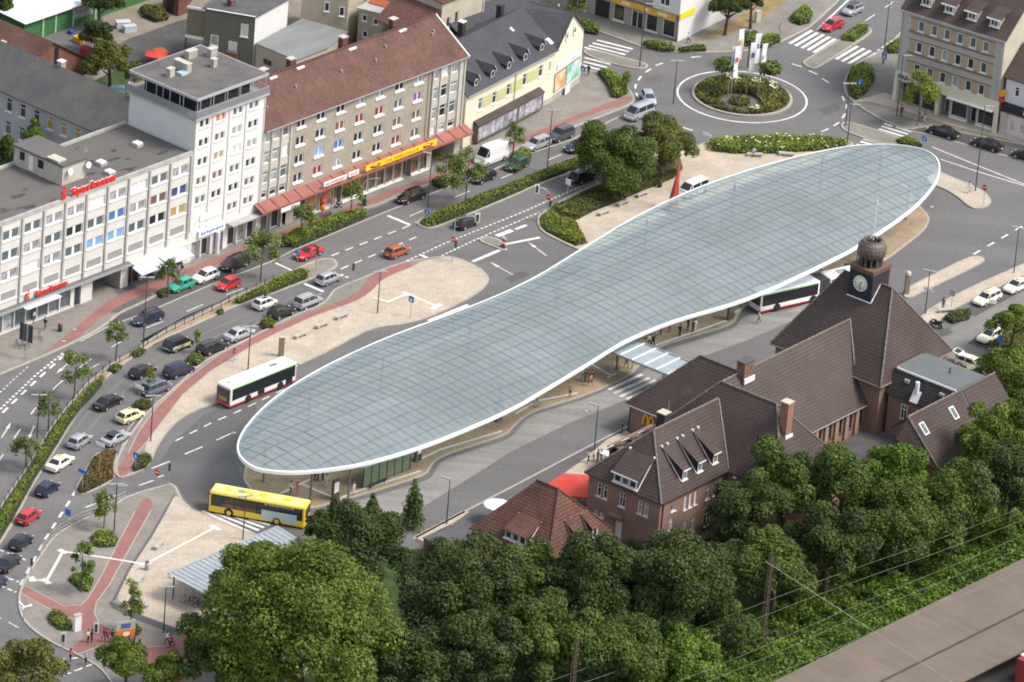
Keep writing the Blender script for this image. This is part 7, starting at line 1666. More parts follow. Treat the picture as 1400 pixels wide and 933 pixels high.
def car_proto(kind):
 L, W_, H, zh, zb, ws, rf, rr, rb, zt = SPEC[kind]; hw = W_/2; zl = 0.24
 X = lambda f: L/2 - f*L
 root = bpy.data.objects.new('parked_car', None); COL.objects.link(root)
 st = [(X(0.0),0.60,hw*0.72,0.34),(X(0.02),0.68,hw*0.86,0.27),(X(0.08),zh-0.08,hw*0.96,zl),(X(ws*0.7),zh,hw,zl),(X(ws),zb,hw,zl),(X(0.5),zb,hw,zl),(X(rr),zb+0.01,hw,zl),(X(min(rb,0.97)),zt,hw*0.97,zl),(X(0.985),zt-0.05,hw*0.92,0.28),(X(1.0),zt-0.14,hw*0.82,0.36)]
 b = MB(); vs = []; m = 10
 for x, zt_, w, lo in st:
  mid = lo+(zt_-lo)*0.5
  vs += [(x,-w*0.90,lo),(x,-w,mid-0.08),(x,-w*0.985,mid+0.12),(x,-w*0.93,zt_-0.03),(x,-w*0.84,zt_),(x,w*0.84,zt_),(x,w*0.93,zt_-0.03),(x,w*0.985,mid+0.12),(x,w,mid-0.08),(x,w*0.90,lo)]
 fs = []
 for i in range(len(st)-1):
  for k in range(m): j = (k+1) % m; fs.append((i*m+k, i*m+j, (i+1)*m+j, (i+1)*m+k))
 fs += [tuple(range(m))[::-1], tuple((len(st)-1)*m+k for k in range(m))]
 b.add(vs, fs, 0, True)
 rw = hw*(0.74 if H < 1.6 else 0.82 if H < 2.2 else 0.9); bw = hw*0.915
 cb = [(X(ws),zb-0.02,bw,0),(X(rf),H-0.05,rw,1),(X((rf+rr)/2),H,rw*1.01,1),(X(rr),H-0.06,rw*0.97,1),(X(rb),zt-0.01,bw*0.94,0)]
 A = [(X(ws),zb-0.02,bw*0.97),(X(rf),zb-0.02,bw),(X((rf+rr)/2),zb-0.02,bw),(X(rr),zb-0.02,bw),(X(rb),zt-0.01,bw*0.95)]
 T_ = [None,(X(rf),H-0.04,rw),(X((rf+rr)/2),H,rw),(X(rr),H-0.05,rw*0.97),None]
 v2 = []
 for x, z, w in A: v2 += [(x,-w,z),(x,w,z)]
 for t in T_[1:4]: v2 += [(t[0],-t[2],t[1]-0.06),(t[0],-t[2]*0.86,t[1]),(t[0],t[2]*0.86,t[1]),(t[0],t[2],t[1]-0.06)]
 o = 10
 f2 = [(0,1,o+3,o+0),(o+0,o+3,o+2,o+1)]
 for i in range(2):
  a, c = o+4*i, o+4*(i+1)
  f2 += [(a,a+1,c+1,c),(a+1,a+2,c+2,c+1),(a+2,a+3,c+3,c+2)]
 f2 += [(o+8,o+9,o+10,o+11),(o+8,o+11,9,8)]
 f2 += [(0,o,2),(2,o,o+4,4),(4,o+4,o+8,6),(6,o+8,8), (1,3,o+3),(3,5,o+7,o+3),(5,7,o+11,o+7),(7,9,o+11)]
 b.add(v2, f2, 0, True)
 b.build('body', PT['white'], root, weld=True, sharp=38)
 def panel(name, q, ins=0.06, off=0.012):
  q = [Vector(p) for p in q]; c = sum(q, Vector((0,0,0)))/len(q)
  nrm = (q[1]-q[0]).cross(q[2]-q[0]).normalized()
  if nrm.dot(c-Vector((0,0,0.8))) < 0: nrm = -nrm
  P_ = [p+(c-p)*ins+nrm*off for p in q]
  k = MB(); k.poly(P_); return k.build(name, carglass, root)
 V_ = v2
 panel('windscreen', [V_[0],V_[1],V_[o+3],V_[o]], 0.09);
 if kind != 'van': panel('rear_window', [V_[8],V_[9],V_[o+11],V_[o+8]], 0.12)
 for s in (0, 1):
  a = lambda i: V_[2*i+s]; r = lambda i: V_[o+4*i+(3 if s else 0)]
  panel('side_window', [a(0),a(1),r(0)], 0.16)
  if kind == 'van': continue
  panel('side_window', [a(1),a(2),r(1),r(0)], 0.09); panel('side_window', [a(2),a(3),r(2),r(1)], 0.09)
  if kind not in ('sedan','coupe'): panel('side_window', [a(3),a(4),r(2)], 0.2)
 wr = 0.31 if L < 4.8 else 0.35
 for x in (X(0.19 if kind != 'van' else 0.17), X(0.80)):
  for s in (-1, 1):
   k = MB(); k.tube([(0,-0.10,0),(0,0.10,0)], wr, 14, smooth=False); w = k.build('wheel', tyre_m, root, (x, s*(hw-0.085), wr))
   k = MB(); k.tube([(0,s*0.095,0),(0,s*0.108,0)], wr*0.64, 10, smooth=False); k.build('rim', rim_m, w)
 for s in (-1, 1):
  k = MB(); k.box(X(0.06),X(0.012),s*hw*0.64-0.14,s*hw*0.64+0.14,0.58,0.70); k.build('headlight', lamp_w, root)
  k = MB(); k.box(X(0.998),X(0.985)+0.02,s*hw*0.78-0.1,s*hw*0.78+0.1,zt-0.34 if H < 2.2 else 0.9,zt-0.12 if H < 2.2 else 1.5); k.build('tail_light', lamp_r, root)
  k = MB(); k.box(X(ws)-0.36,X(ws)-0.26,s*(hw+0.04)-0.07,s*(hw+0.04)+0.07,zb-0.02,zb+0.09); k.build('wing_mirror', PT['white'], root)
 k = MB(); k.box(X(1.0)-0.02,X(1.0)+0.01,-0.26,0.26,0.52,0.63); k.build('number_plate', plate_m, root)
 k = MB(); k.box(X(0.0)-0.005,X(0.0)+0.02,-0.26,0.26,0.42,0.53); k.build('number_plate', plate_m, root)
 k = MB(); k.box(X(0.95),X(0.06),-hw*0.85,hw*0.85,0.16,0.26); k.build('underbody', under_m, root)
 return root
PROTO = {}; first_use = {}
def car(kind, px, py, head, colour, label, name='parked_car', group='cars on the roads', cat='car', z=0.0, extra=None):
 q = P(px, py, 0.72 if kind not in ('van','minibus') else 1.1)
 loc = Vector((q.x, q.y, z))
 if kind not in PROTO: PROTO[kind] = car_proto(kind); o = PROTO[kind]
 else: o = None
 if o is None: o = copy_tree(PROTO[kind])
 for ch in o.children:
  if ch.name.split('.')[0] in ('body','wing_mirror'): ch.material_slots[0].link = 'OBJECT'; ch.material_slots[0].material = PT[colour]
 o.name = name; o.location = loc; o.rotation_euler = (0,0,rad(head)); tag(o, label, cat, group)
 if extra: extra(o, SPEC[kind])
 return o
def taxi_sign(o, sp):
 k = MB(); k.box(-0.1,0.1,-0.28,0.28,sp[2]-0.02,sp[2]+0.14); k.build('roof_sign', mat('taxi_sign', (0.78,0.62,0.10), 0.4), o)
def roof_rails(o, sp):
 for s in (-1,1):
  k = MB(); k.tube([(0.6,s*0.62,sp[2]+0.0),(-1.6,s*0.62,sp[2]+0.0)], 0.03, 5); k.build('roof_rail', metal_d, o)
def adverts(o, sp):
 for s in (-1, 1):
  k = MB(); y = s*(sp[1]/2+0.006); k.quad((1.3,y,0.45),(-1.9,y,0.45),(-1.9,y*0.985,0.92),(1.3,y*0.985,0.92)) ; k.build('advert_panel', mat('advert_car', (0.10,0.30,0.62), 0.4, var=0.95, vscale=1.3, color2=(0.70,0.55,0.10)), o)
 k = MB(); x = -sp[0]/2-0.012; k.quad((x,-0.7,0.45),(x,0.7,0.45),(x+0.03,0.66,0.85),(x+0.03,-0.66,0.85)); k.build('advert_panel', mat('advert_car_rear', (0.12,0.38,0.72), 0.4, var=0.9, vscale=1.6, color2=(0.55,0.65,0.75)), o)
def dark_roof(o, sp):
 k = MB(); k.box(-1.2,0.25,-0.58,0.58,sp[2]-0.01,sp[2]+0.012); k.build('roof_panel', PT['black'], o)
def side_band(o, sp):
 for s in (-1,1):
  k = MB(); y = s*(sp[1]/2+0.008); k.box(-1.9,1.7,y-0.004,y+0.004,0.32,0.55); k.build('sill_cladding', metal_d, o)
CARS = [
 ('hatch',247,388,231,'green','turquoise green hatchback parked at the kerb in front of the white awnings',None),
 ('hatch',281,376,231,'white','white hatchback parked between the green hatchback and the dark people carrier',None),
 ('small',312,387,231,'red','red hatchback driving beside the parked white hatchback',None),
 ('mpv',321,359,231,'black','dark people carrier parked right of the white hatchback in front of the tower',None),
 ('wagon',202,433,229,'navy','dark blue estate car driving past the tall lamp below the bank',roof_rails),
 ('coupe',422,344,231,'red','rounded red car driving below the long clipped hedge',None),
 ('wagon',562,267,229,'black','black estate car parked at the kerb in front of the gaming hall',roof_rails),
 ('hatch',661,240,231,'black','black car half hidden by the full street tree beside the white van',None),
 ('wagon',734,195,231,'silver','silver estate car parked in front of the cream corner house',roof_rails),
 ('suv',767,183,231,'grey','grey tall estate car parked ahead of the silver one at the tall lamp',roof_rails),
 ('coupe',790,198,231,'navy','dark blue car driving toward the viewer beside the large round tree',None),
 ('hatch',706,223,231,'dgreen','green car mostly hidden behind the dark bushes',None),
 ('hatch',638,303,51,'black','black hatchback driving away under the signal arm',None),
 ('hatch',543,342,51,'orange','orange hatchback crossing the empty junction',None),
 ('hatch',449,379,51,'silver','silver hatchback at the nose of the median by the stop line',None),
 ('suv',421,411,51,'silver','silver off road car with dark tail standing behind the stop line',side_band),
 ('small',362,413,51,'white','white small car in the queue beside the yellow green hedge nose',None),
 ('hatch',385,425,48,'black','black hatchback parked beside the small yellowish hedge, right of the white small car',None),
 ('sedan',327,455,50,'silver','silver saloon car behind the black hatchback and the small hedge',None),
 ('mpv',244,469,50,'black','black people carrier covered with blue and yellow adverts',adverts),
 ('wagon',291,473,49,'black','black estate car parked beside the woman in pink',None),
 ('hatch',195,506,54,'black','black hatchback in the queue left of the tiny yellowish tree',None),
 ('mpv',245,505,48,'navy','dark people carrier parked right of the tiny yellowish tree',None),
 ('mpv',213,529,51,'bluegrey','blue grey people carrier parked behind the small yellowish tree',None),
 ('sedan',148,548,58,'black','black saloon car alone in the curved queue left of the cream taxi hatchback',None),
 ('hatch',178,567,51,'cream','cream yellow taxi hatchback parked in the lay by',taxi_sign),
 ('hatch',109,601,63,'silver','silver hatchback in the queue ahead of the ivory saloon',None),
 ('coupe',158,597,55,'silver','silver coupe parked behind the cream yellow taxi',dark_roof),
 ('sedan',82,631,63,'ivory','ivory taxi saloon in the queue on the bend',taxi_sign),
 ('hatch',65,666,65,'navy','dark blue hatchback in the queue next to the rust coloured planting',None),
 ('hatch',39,704,66,'red','bright red hatchback in the queue near the left edge',None),
 ('hatch',29,739,67,'black','black hatchback in the queue just behind the bright red one',None),
 ('sedan',11,768,68,'black','black saloon at the left edge of the queue',None),
 ('hatch',-6,796,69,'navy','dark blue car cut off by the left edge',None),
 ('suv',797,240,51,'black','dark tall car driving away beside the large round tree',None),
 ('hatch',887,133,-78,'pale','pale blue hatchback leaving the roundabout toward the viewer',None),
 ('hatch',1138,33,231,'red','red hatchback waiting at the upper zebra crossing',None),
 ('small',1166,12,233,'silver','silver small car with dark roof at the top edge',dark_roof),
 ('sedan',1290,179,150,'black','black saloon parked in front of the grey corner building',None),
 ('sedan',1350,196,150,'black','black saloon parked in front of the white shop house',None),
 ('hatch',1403,211,150,'black','black car cut off by the right edge',None),
 ('wagon',1350,406,232,'ivory','ivory taxi estate with open door at the taxi rank',taxi_sign),
 ('sedan',1391,389,232,'ivory','ivory taxi saloon at the right edge of the taxi rank',taxi_sign),
 ('sedan',1355,457,232,'ivory','ivory taxi saloon parked under the light green small tree',taxi_sign),
 ('wagon',1330,496,-33,'ivory','ivory taxi estate with raised tailgate next to the station annex',taxi_sign),
]
for k_, x, y, h, c, lab, ex in CARS:
 o = car(k_, x, y, h, c, lab, extra=ex)
 if 'open door' in lab:
  k = MB(); k.box(-0.95,0.0,0.0,0.06,0.35,0.95); d = k.build('open_door', PT['ivory'], o, (0.75,0.92,0)); d.rotation_euler = (0,0,rad(-55))
 if 'tailgate' in lab:
  k = MB(); k.box(-1.15,0.0,-0.72,0.72,-0.03,0.03); d = k.build('tailgate', PT['ivory'], o, (-1.75,0,1.45)); d.rotation_euler = (0,rad(12),0)
  k = MB(); k.box(-1.0,-0.2,-0.55,0.55,0.035,0.045); k.build('pane', carglass, d)
  k = MB(); k.box(-0.95,0.0,-0.06,0.0,0.35,0.95); d = k.build('open_door', PT['cream'], o, (0.75,-0.92,0)); d.rotation_euler = (0,0,rad(40))
car('van',672,211,231,'white','white high roofed delivery van parked by the full street tree','delivery_van','vans','van')
car('minibus',874,150,231,'silver','silver minibus in front of the pale blue hatchback','minibus','vans','minibus')
def window_van(o, sp):
 for s in (-1,1):
  k = MB(); y = s*(sp[1]/2-0.03); k.box(0.2,1.0,y-0.01,y+0.05*s if s > 0 else y+0.01,1.2,1.65) if False else None
 for s in (-1,1):
  y = s*(sp[1]/2*0.86); k = MB(); k.lathe([(0.001,0),(0.2,0)], n=12); e = k.build('emblem', blue_s, o, (0.4,s*(sp[1]/2+0.01),0.75)); e.rotation_euler = (rad(90),0,0)
car('minibus',948,256,231,'white','white van parked at the red steel blade beside the canopy','delivery_van','vans','van',z=HK,extra=window_van)
# buses
bus_glass = mat('bus_glass', (0.016,0.018,0.022), 0.07, spec=0.7)
def rbox(b, x0, x1, y0, y1, z0, z1, r, mi=0):
 """box with rounded long upper edges and rounded vertical corners"""
 bm = bmesh.new(); bmesh.ops.create_cube(bm, size=1.0)
 for v in bm.verts: v.co = Vector((x0+(v.co.x+0.5)*(x1-x0), y0+(v.co.y+0.5)*(y1-y0), z0+(v.co.z+0.5)*(z1-z0)))
 ed = [e for e in bm.edges if max(e.verts[0].co.z, e.verts[1].co.z) > z1-1e-4 or abs(e.verts[0].co.z-e.verts[1].co.z) > 0.1]
 bmesh.ops.bevel(bm, geom=ed, offset=r, segments=3, affect='EDGES', profile=0.5)
 bm.verts.ensure_lookup_table(); bm.verts.index_update()
 b.add([v.co.copy() for v in bm.verts], [[v.index for v in f.verts] for f in bm.faces], mi, True); bm.free()
def bus_section(root, x0, x1, W_, H, body_m, low_m, roof_m, roof_edge, left_doors=(), right_doors=(), front=False, rear=False, zw=(1.15,2.55)):
 hw = W_/2
 b = MB(); rbox(b, x0, x1, -hw, hw, 0.34, H, 0.16); b.build('body', body_m, root, sharp=35)
 k = MB(); k.box(x0+0.02,x1-0.02,-hw-0.012,hw+0.012,0.30,0.52); k.build('skirt', low_m, root)
 k = MB(); k.box(x0+0.25,x1-0.25,-hw+0.22,hw-0.22,H+0.002,H+0.03); k.build('roof_panel', roof_m, root)
 for s, doors in ((1,left_doors),(-1,right_doors)):
  y = s*(hw+0.012)
  a, e = min(x0,x1)+0.35, max(x0,x1)-0.3; n = int(round((e-a)/1.45)); w = (e-a)/n
  for i in range(n):
   c0, c1 = a+i*w+0.03, a+(i+1)*w-0.03
   k = MB(); k.box(c0,c1,min(y,y-s*0.02),max(y,y-s*0.02),zw[0],zw[1]); k.build('side_window', bus_glass, root)
  k = MB(); k.box(a-0.05,e+0.05,min(y-s*0.006,y-s*0.03),max(y-s*0.006,y-s*0.03),zw[0]-0.06,zw[1]+0.1); k.build('window_band', under_m, root)
  for dx in doors:
   k = MB(); k.box(dx-0.62,dx-0.02,min(y+s*0.012,y-s*0.02),max(y+s*0.012,y-s*0.02),0.40,2.5); k.build('door_leaf', bus_glass, root)
   k = MB(); k.box(dx+0.02,dx+0.62,min(y+s*0.012,y-s*0.02),max(y+s*0.012,y-s*0.02),0.40,2.5); k.build('door_leaf', bus_glass, root)
  k = MB(); k.box(x0+0.15,x1-0.15,min(s*(hw-0.10),s*(hw+0.014)),max(s*(hw-0.10),s*(hw+0.014)),H-0.26,H-0.13); k.build('roof_edge', roof_edge, root)
def bus_wheels(root, xs, W_, rim):
 for x in xs:
  for s in (-1,1):
   k = MB(); k.tube([(0,-0.15,0),(0,0.15,0)], 0.48, 18, smooth=False); w = k.build('wheel', tyre_m, root, (x, s*(W_/2-0.12), 0.48))
   k = MB(); k.tube([(0,s*0.14,0),(0,s*0.165,0)], 0.30, 12, smooth=False); k.build('rim', rim, w)
   k = MB(); k.tube([(0,-0.01,0),(0,0.01,0)], 0.58, 18, smooth=False); k.build('wheel_arch', under_m, root, (x, s*(W_/2+0.012), 0.52))
white_b = paint('bus_white',(0.82,0.82,0.81)); red_b = paint('bus_red',(0.50,0.02,0.035)); green_b = mat('bus_green', (0.28,0.60,0.22), 0.4); yellow_b = paint('bus_yellow',(0.82,0.56,0.02)); yellow_r = paint('bus_pale_yellow',(0.86,0.76,0.24))
def ends(root, x, s, W_, H, rear, m_low=None):
 hw = W_/2
 k = MB(); k.box(min(x,x+s*0.015),max(x,x+s*0.015),-hw+0.14,hw-0.14,1.1 if not rear else 1.45,H-0.35); k.build('rear_window' if rear else 'windscreen', bus_glass, root)
 for t in (-1,1):
  k = MB(); k.box(min(x,x+s*0.02),max(x,x+s*0.02),t*(hw-0.32)-0.14,t*(hw-0.32)+0.14,0.6,0.78); k.build('tail_light' if rear else 'headlight', lamp_r if rear else lamp_w, root)
 if not rear:
  for t in (-1,1):
   k = MB(); k.tube([(x-s*0.1,t*(hw-0.05),H-0.3),(x+s*0.35,t*(hw+0.12),H-0.35),(x+s*0.38,t*(hw+0.14),H-0.75)], 0.05, 6); k.build('mirror_arm', metal_d, root)
q = P(350.5, 523, 1.5); wb = thing('city_bus', 'white city bus with red skirt and green roof line on the north lane', 'bus', (q.x,q.y,0), rad(50.5), 'buses')
bus_section(wb, -6, 6, 2.5, 2.95, white_b, red_b, white_b, green_b, (), (4.7,-0.4))
bus_wheels(wb, (3.1,-2.75), 2.5, tyre_m); ends(wb, 6, 1, 2.5, 2.95, False); ends(wb, -6, -1, 2.5, 2.95, True)
k = MB(); k.box(-6.03,-6.001,-1.15,1.15,0.4,0.85); k.build('rear_bumper', red_b, wb)
k = MB(); k.box(-6.028,-6.001,-1.1,1.1,0.86,1.44); k.build('rear_panel', mat('bus_navy', (0.06,0.06,0.22), 0.4), wb)
k = MB(); k.box(-6.05,-6.03,-0.65,0.6,0.95,1.4); k.build('advert_panel', mat('advert_amber', (0.72,0.42,0.05), 0.5, var=0.6, vscale=3), wb)
for i in range(4):
 k = MB(); k.box(2.4+i*0.34,2.62+i*0.34,-0.2,0.35,2.985,3.0); k.build('roof_grille', metal_d, wb)
k = MB(); k.box(-5.2,-4.8,-0.1,0.3,2.985,3.05); k.build('roof_hatch', metal_g, wb)
A_, B_ = P(270+140/7.78, 640+455/7.78, 0.35), P(270+1110/7.78, 640+630/7.78, 0.35); hd = math.atan2(A_.y-B_.y, A_.x-B_.x); mid = (A_+B_)/2
nrm = Vector((math.sin(hd), -math.cos(hd), 0)); ctr = mid + nrm*1.25
yb_ = thing('city_bus', 'yellow city bus with painted clouds crossing the zebra by the plaza', 'bus', (ctr.x,ctr.y,0), hd, 'buses')
bus_section(yb_, -6, 6, 2.5, 2.95, yellow_b, yellow_b, yellow_r, yellow_r, (), (4.7,-0.3))
bus_wheels(yb_, (3.45,-2.55), 2.5, yellow_b); ends(yb_, 6, 1, 2.5, 2.95, False); ends(yb_, -6, -1, 2.5, 2.95, True)
k = MB(); k.box(-5.0,-0.6,1.268,1.276,0.5,1.75); k.build('advert_panel', mat('bus_clouds', (0.35,0.55,0.70), 0.45, var=0.95, vscale=0.9, color2=(0.62,0.66,0.50)), yb_)
k = MB(); k.box(0.2,4.3,1.268,1.276,1.18,1.6); k.build('advert_panel', mat('bus_brown_ad', (0.24,0.13,0.08), 0.5, var=0.5, vscale=2), yb_)
k = MB(); k.box(-4.6,-0.9,1.278,1.284,2.42,2.62); k.build('lettering_stripe', mat('stripe_cream', (0.80,0.75,0.55), 0.5, var=0.9, vscale=4, color2=(0.05,0.05,0.05)), yb_)
for x in (4.0,1.4,-0.4,-3.4):
 k = MB(); k.box(x-0.45,x+0.45,-0.35,0.35,2.985,3.03); k.build('roof_hatch', yellow_b, yb_)
k = MB(); k.box(1.9,2.7,-0.3,0.3,2.985,3.1); k.build('roof_vent', metal_g, yb_)
zc_ = lambda x, y: (1000+x/6.667, 330+y/6.667)
A_ = P(*zc_(260,650), 0.35); B_ = P(*zc_(745,540), 0.35); hd = math.atan2(A_.y-B_.y, A_.x-B_.x)
d_ = Vector((math.cos(hd), math.sin(hd), 0)); nrm = Vector((math.sin(hd), -math.cos(hd), 0)); fr_ = A_ + nrm*1.25; fr_.z = 0
ab = thing('articulated_bus', 'white articulated bus with green roof line and red skirt behind the station', 'bus', fr_ - d_*5.0, hd, 'buses')
bus_section(ab, -4.6, 5.0, 2.5, 2.95, white_b, red_b, white_b, green_b, (), (3.9,-0.8))
bus_section(ab, -13.2, -6.2, 2.5, 2.95, white_b, red_b, white_b, green_b, (), (-9.2,))
k = MB()
for i in range(9):
 x = -6.18+i*0.175; k.box(x,x+0.09,-1.22,1.22,0.45,2.9); k.box(x+0.092,x+0.172,-1.14,1.14,0.5,2.82)
k.build('bellows', mat('bellows', (0.085,0.08,0.078), 0.85), ab)
bus_wheels(ab, (2.3,-3.6,-10.0), 2.5, tyre_m); ends(ab, 5.0, 1, 2.5, 2.95, False); ends(ab, -13.2, -1, 2.5, 2.95, True)
k = MB(); k.box(-9.6,-8.2,-0.5,0.5,2.985,3.06); k.build('roof_hatch', metal_g, ab)
# motorbike and bicycles
def motorbike(px, py, rot):
 q = P(px, py, 0); t = thing('motorbike', 'dark motorbike with chrome and amber light parked beside the station roof', 'motorbike', (q.x,q.y,0), rad(rot))
 for x in (-0.75,0.75):
  k = MB(); k.tube([(0,-0.07,0),(0,0.07,0)], 0.32, 16); w = k.build('wheel', tyre_m, t, (x,0,0.32)); k = MB(); k.tube([(0,-0.08,0),(0,0.08,0)], 0.18, 10); k.build('rim', rim_m, w)
 k = MB(); k.tube([(0.75,0,0.35),(0.5,0,0.95),(0.1,0,0.85),(-0.4,0,0.75),(-0.75,0,0.4)], [0.05,0.08,0.2,0.16,0.06], 8); k.box(-0.25,0.35,-0.16,0.16,0.3,0.65); k.build('frame', PT['black'], t)
 k = MB(); k.tube([(-0.95,0,0.85),(-0.5,0,0.8),(-0.05,0,0.82)], [0.08,0.17,0.13], 8); k.build('saddle', tyre_m, t)
 k = MB(); k.tube([(0.45,-0.38,1.08),(0.55,0,1.02),(0.45,0.38,1.08)], 0.025, 6); k.build('handlebar', rim_m, t)
 k = MB(); k.box(0.55,0.72,-0.1,0.1,0.85,1.15); k.build('windshield', lamp_w, t); k = MB(); k.box(-1.1,-0.72,-0.22,0.22,0.82,1.15); k.build('top_case', PT['black'], t); k = MB(); k.box(-1.13,-1.1,-0.1,0.1,0.85,0.95); k.build('tail_light', mat('amber', (0.75,0.33,0.02), 0.3), t)
motorbike(1279, 447, 140)
def bicycle_parts(t, m):
 for x in (-0.52,0.52):
  k = MB(); n = 20; k.tube([(x+0.34*math.cos(2*math.pi*i/n),0,0.34+0.34*math.sin(2*math.pi*i/n)) for i in range(n+1)], 0.025, 5, caps=False); k.build('wheel', tyre_m, t)
 k = MB()
 for a, c in (((-0.52,0,0.34),(-0.15,0,0.30)),((-0.15,0,0.30),(-0.27,0,0.85)),((-0.52,0,0.34),(-0.25,0,0.78)),((-0.25,0,0.78),(0.36,0,0.8)),((-0.15,0,0.30),(0.38,0,0.68)),((0.52,0,0.34),(0.34,0,0.95))): k.tube([a,c], 0.022, 6)
 k.build('frame', m, t)
 k = MB(); k.box(-0.4,-0.16,-0.06,0.06,0.86,0.92); k.build('saddle', tyre_m, t)
 k = MB(); k.tube([(0.26,-0.27,0.98),(0.36,0,0.96),(0.26,0.27,0.98)], 0.02, 6); k.build('handlebar', metal_g, t)
def bicycle(px, py, rot, m, label, group='parked bicycles', z=HK):
 q = P(px, py, z); t = thing('bicycle', label, 'bicycle', q, rad(rot), group); bicycle_parts(t, m); return t
for x, y, r, m, lab in ((55,464,-70,metal_g,'grey bicycle standing alone in front of the bank'),(24,475,-60,metal_d,'dark bicycle behind the notice board, left one'),(32,476,-65,metal_d,'dark bicycle directly under the notice board'),(37,474,-60,PT['red'],'red bicycle right of the notice board post'),
 (256,823,30,metal_w,'pale bicycle at the left end of the bicycle shelter'),(262,825,25,metal_d,'dark bicycle second from the left end of the shelter'),(267,827,35,metal_g,'grey bicycle under the shelter roof next to the dark ones'),(273,830,30,metal_d,'dark bicycle in the gap in front of the shelter'),(280,831,20,PT['silver'],'silver bicycle nearest the trees under the shelter'),(286,833,28,PT['navy'],'dark blue bicycle at the tree end of the shelter'),(1262,168,-30,metal_d,'dark bicycle under the bright yellow green tree')):
 bicycle(x, y, r, m, lab)
# people
skin_m = mat('skin', (0.50,0.30,0.21), 0.6); shoe_m = mat('shoes', (0.03,0.028,0.028), 0.6)
HAIR = dict(d=mat('hair_dark', (0.02,0.014,0.01), 0.6), b=mat('hair_brown', (0.09,0.05,0.025), 0.6), y=mat('hair_blond', (0.42,0.29,0.12), 0.6), g=mat('hair_grey', (0.42,0.41,0.40), 0.6))
CL = dict(k=(0.015,0.015,0.018), w=(0.78,0.77,0.75), n=(0.025,0.035,0.09), j=(0.06,0.09,0.17), r=(0.45,0.03,0.04), p=(0.62,0.16,0.30), g=(0.05,0.20,0.06), s=(0.45,0.45,0.46), l=(0.40,0.52,0.68), v=(0.14,0.06,0.20), t=(0.40,0.30,0.19), o=(0.60,0.22,0.04), c=(0.68,0.60,0.48))
CM = {k: mat('cloth_'+k, c, 0.85) for k, c in CL.items()}
def body_mesh(pose):
 """one skin grown over a jointed skeleton; pose: stand, walk, sit, ride"""
 V = {}; E = []
 sit = pose in ('sit','ride'); hip = 0.93 if not sit else (0.52 if pose == 'sit' else 0.98)
 V['pelvis'] = ((0,0,hip), 0.135); V['waist'] = ((0.0,0,hip+0.16), 0.125); V['chest'] = ((0.03 if pose != 'ride' else 0.16,0,hip+0.40), 0.15); V['neck'] = ((0.04 if pose != 'ride' else 0.22,0,hip+0.565), 0.055)
 nx = V['neck'][0][0]; V['head0'] = ((nx+0.02,0,hip+0.65), 0.085); V['head1'] = ((nx+0.025,0,hip+0.78), 0.095); V['nose'] = ((nx+0.135,0,hip+0.70), 0.014)
 E += [('pelvis','waist'),('waist','chest'),('chest','neck'),('neck','head0'),('head0','head1'),('head0','nose')]
 for s, n in ((1,'L'),(-1,'R')):
  f = (0.30*s if pose == 'walk' else 0.0)
  cx = V['chest'][0][0]
  V['sh'+n] = ((cx,0.19*s,hip+0.49), 0.062)
  if pose == 'ride': el = (cx+0.16,0.24*s,hip+0.28); wr_ = (cx+0.34,0.24*s,hip+0.12)
  elif pose == 'sit': el = (cx+0.05,0.25*s,hip+0.22); wr_ = (cx+0.26,0.15*s,hip+0.14)
  else: el = (cx-0.03-f*0.35,0.255*s,hip+0.20); wr_ = (cx+0.07-f*0.75,0.26*s,hip-0.04)
  V['el'+n] = (el, 0.045); V['wr'+n] = (wr_, 0.032); V['ha'+n] = ((wr_[0]+0.015,wr_[1],wr_[2]-0.075), 0.036)
  E += [('chest','sh'+n),('sh'+n,'el'+n),('el'+n,'wr'+n),('wr'+n,'ha'+n)]
  for i in range(4):
   o = -0.03+0.02*i; L_ = (0.07,0.085,0.08,0.065)[i]; h = V['ha'+n][0]
   V['f%d%s' % (i,n)] = ((h[0]+o,h[1],h[2]-0.045), 0.0095); V['g%d%s' % (i,n)] = ((h[0]+o+0.012,h[1]-0.012*s,h[2]-0.045-L_), 0.008)
   E += [('ha'+n,'f%d%s' % (i,n)),('f%d%s' % (i,n),'g%d%s' % (i,n))]
  h = V['ha'+n][0]; V['th'+n] = ((h[0]+0.055,h[1]-0.01*s,h[2]-0.035), 0.0105); E.append(('ha'+n,'th'+n))
  V['hi'+n] = ((0,0.095*s,hip-0.06), 0.095)
  if pose == 'sit': kn, an = (0.43,0.11*s,0.50), (0.42,0.12*s,0.09)
  elif pose == 'ride': kn, an = ((0.34,0.12*s,0.80),(0.18,0.12*s,0.40)) if s > 0 else ((0.28,-0.12,0.60),(0.06,-0.12,0.22))
  else: kn, an = (0.03+f*0.55,0.10*s,0.50), (f*1.05-0.04,0.105*s,0.09+(0.06 if f < 0 else 0))
  V['kn'+n] = (kn, 0.064); V['an'+n] = (an, 0.042); V['to'+n] = ((an[0]+0.17,an[1],max(0.045,an[2]-0.05)), 0.04)
  E += [('pelvis','hi'+n),('hi'+n,'kn'+n),('kn'+n,'an'+n),('an'+n,'to'+n)]
 names = list(V); ix = {k: i for i, k in enumerate(names)}
 me = bpy.data.meshes.new('person'); me.from_pydata([V[k][0] for k in names], [(ix[a],ix[c]) for a, c in E], []); me.skin_vertices or None
 ob = bpy.data.objects.new('person', me); COL.objects.link(ob)
 sk = ob.modifiers.new('skin','SKIN'); sk.use_smooth_shade = True
 ob.data.update()
 if not me.skin_vertices:
  bm = bmesh.new(); bm.from_mesh(me); bm.verts.layers.skin.verify(); bm.to_mesh(me); bm.free()
 sv = me.skin_vertices[0].data
 for i, k in enumerate(names): sv[i].radius = (V[k][1], V[k][1]*(1.18 if k in ('pelvis','waist','chest') else 1.0)); sv[i].use_root = (k == 'pelvis')
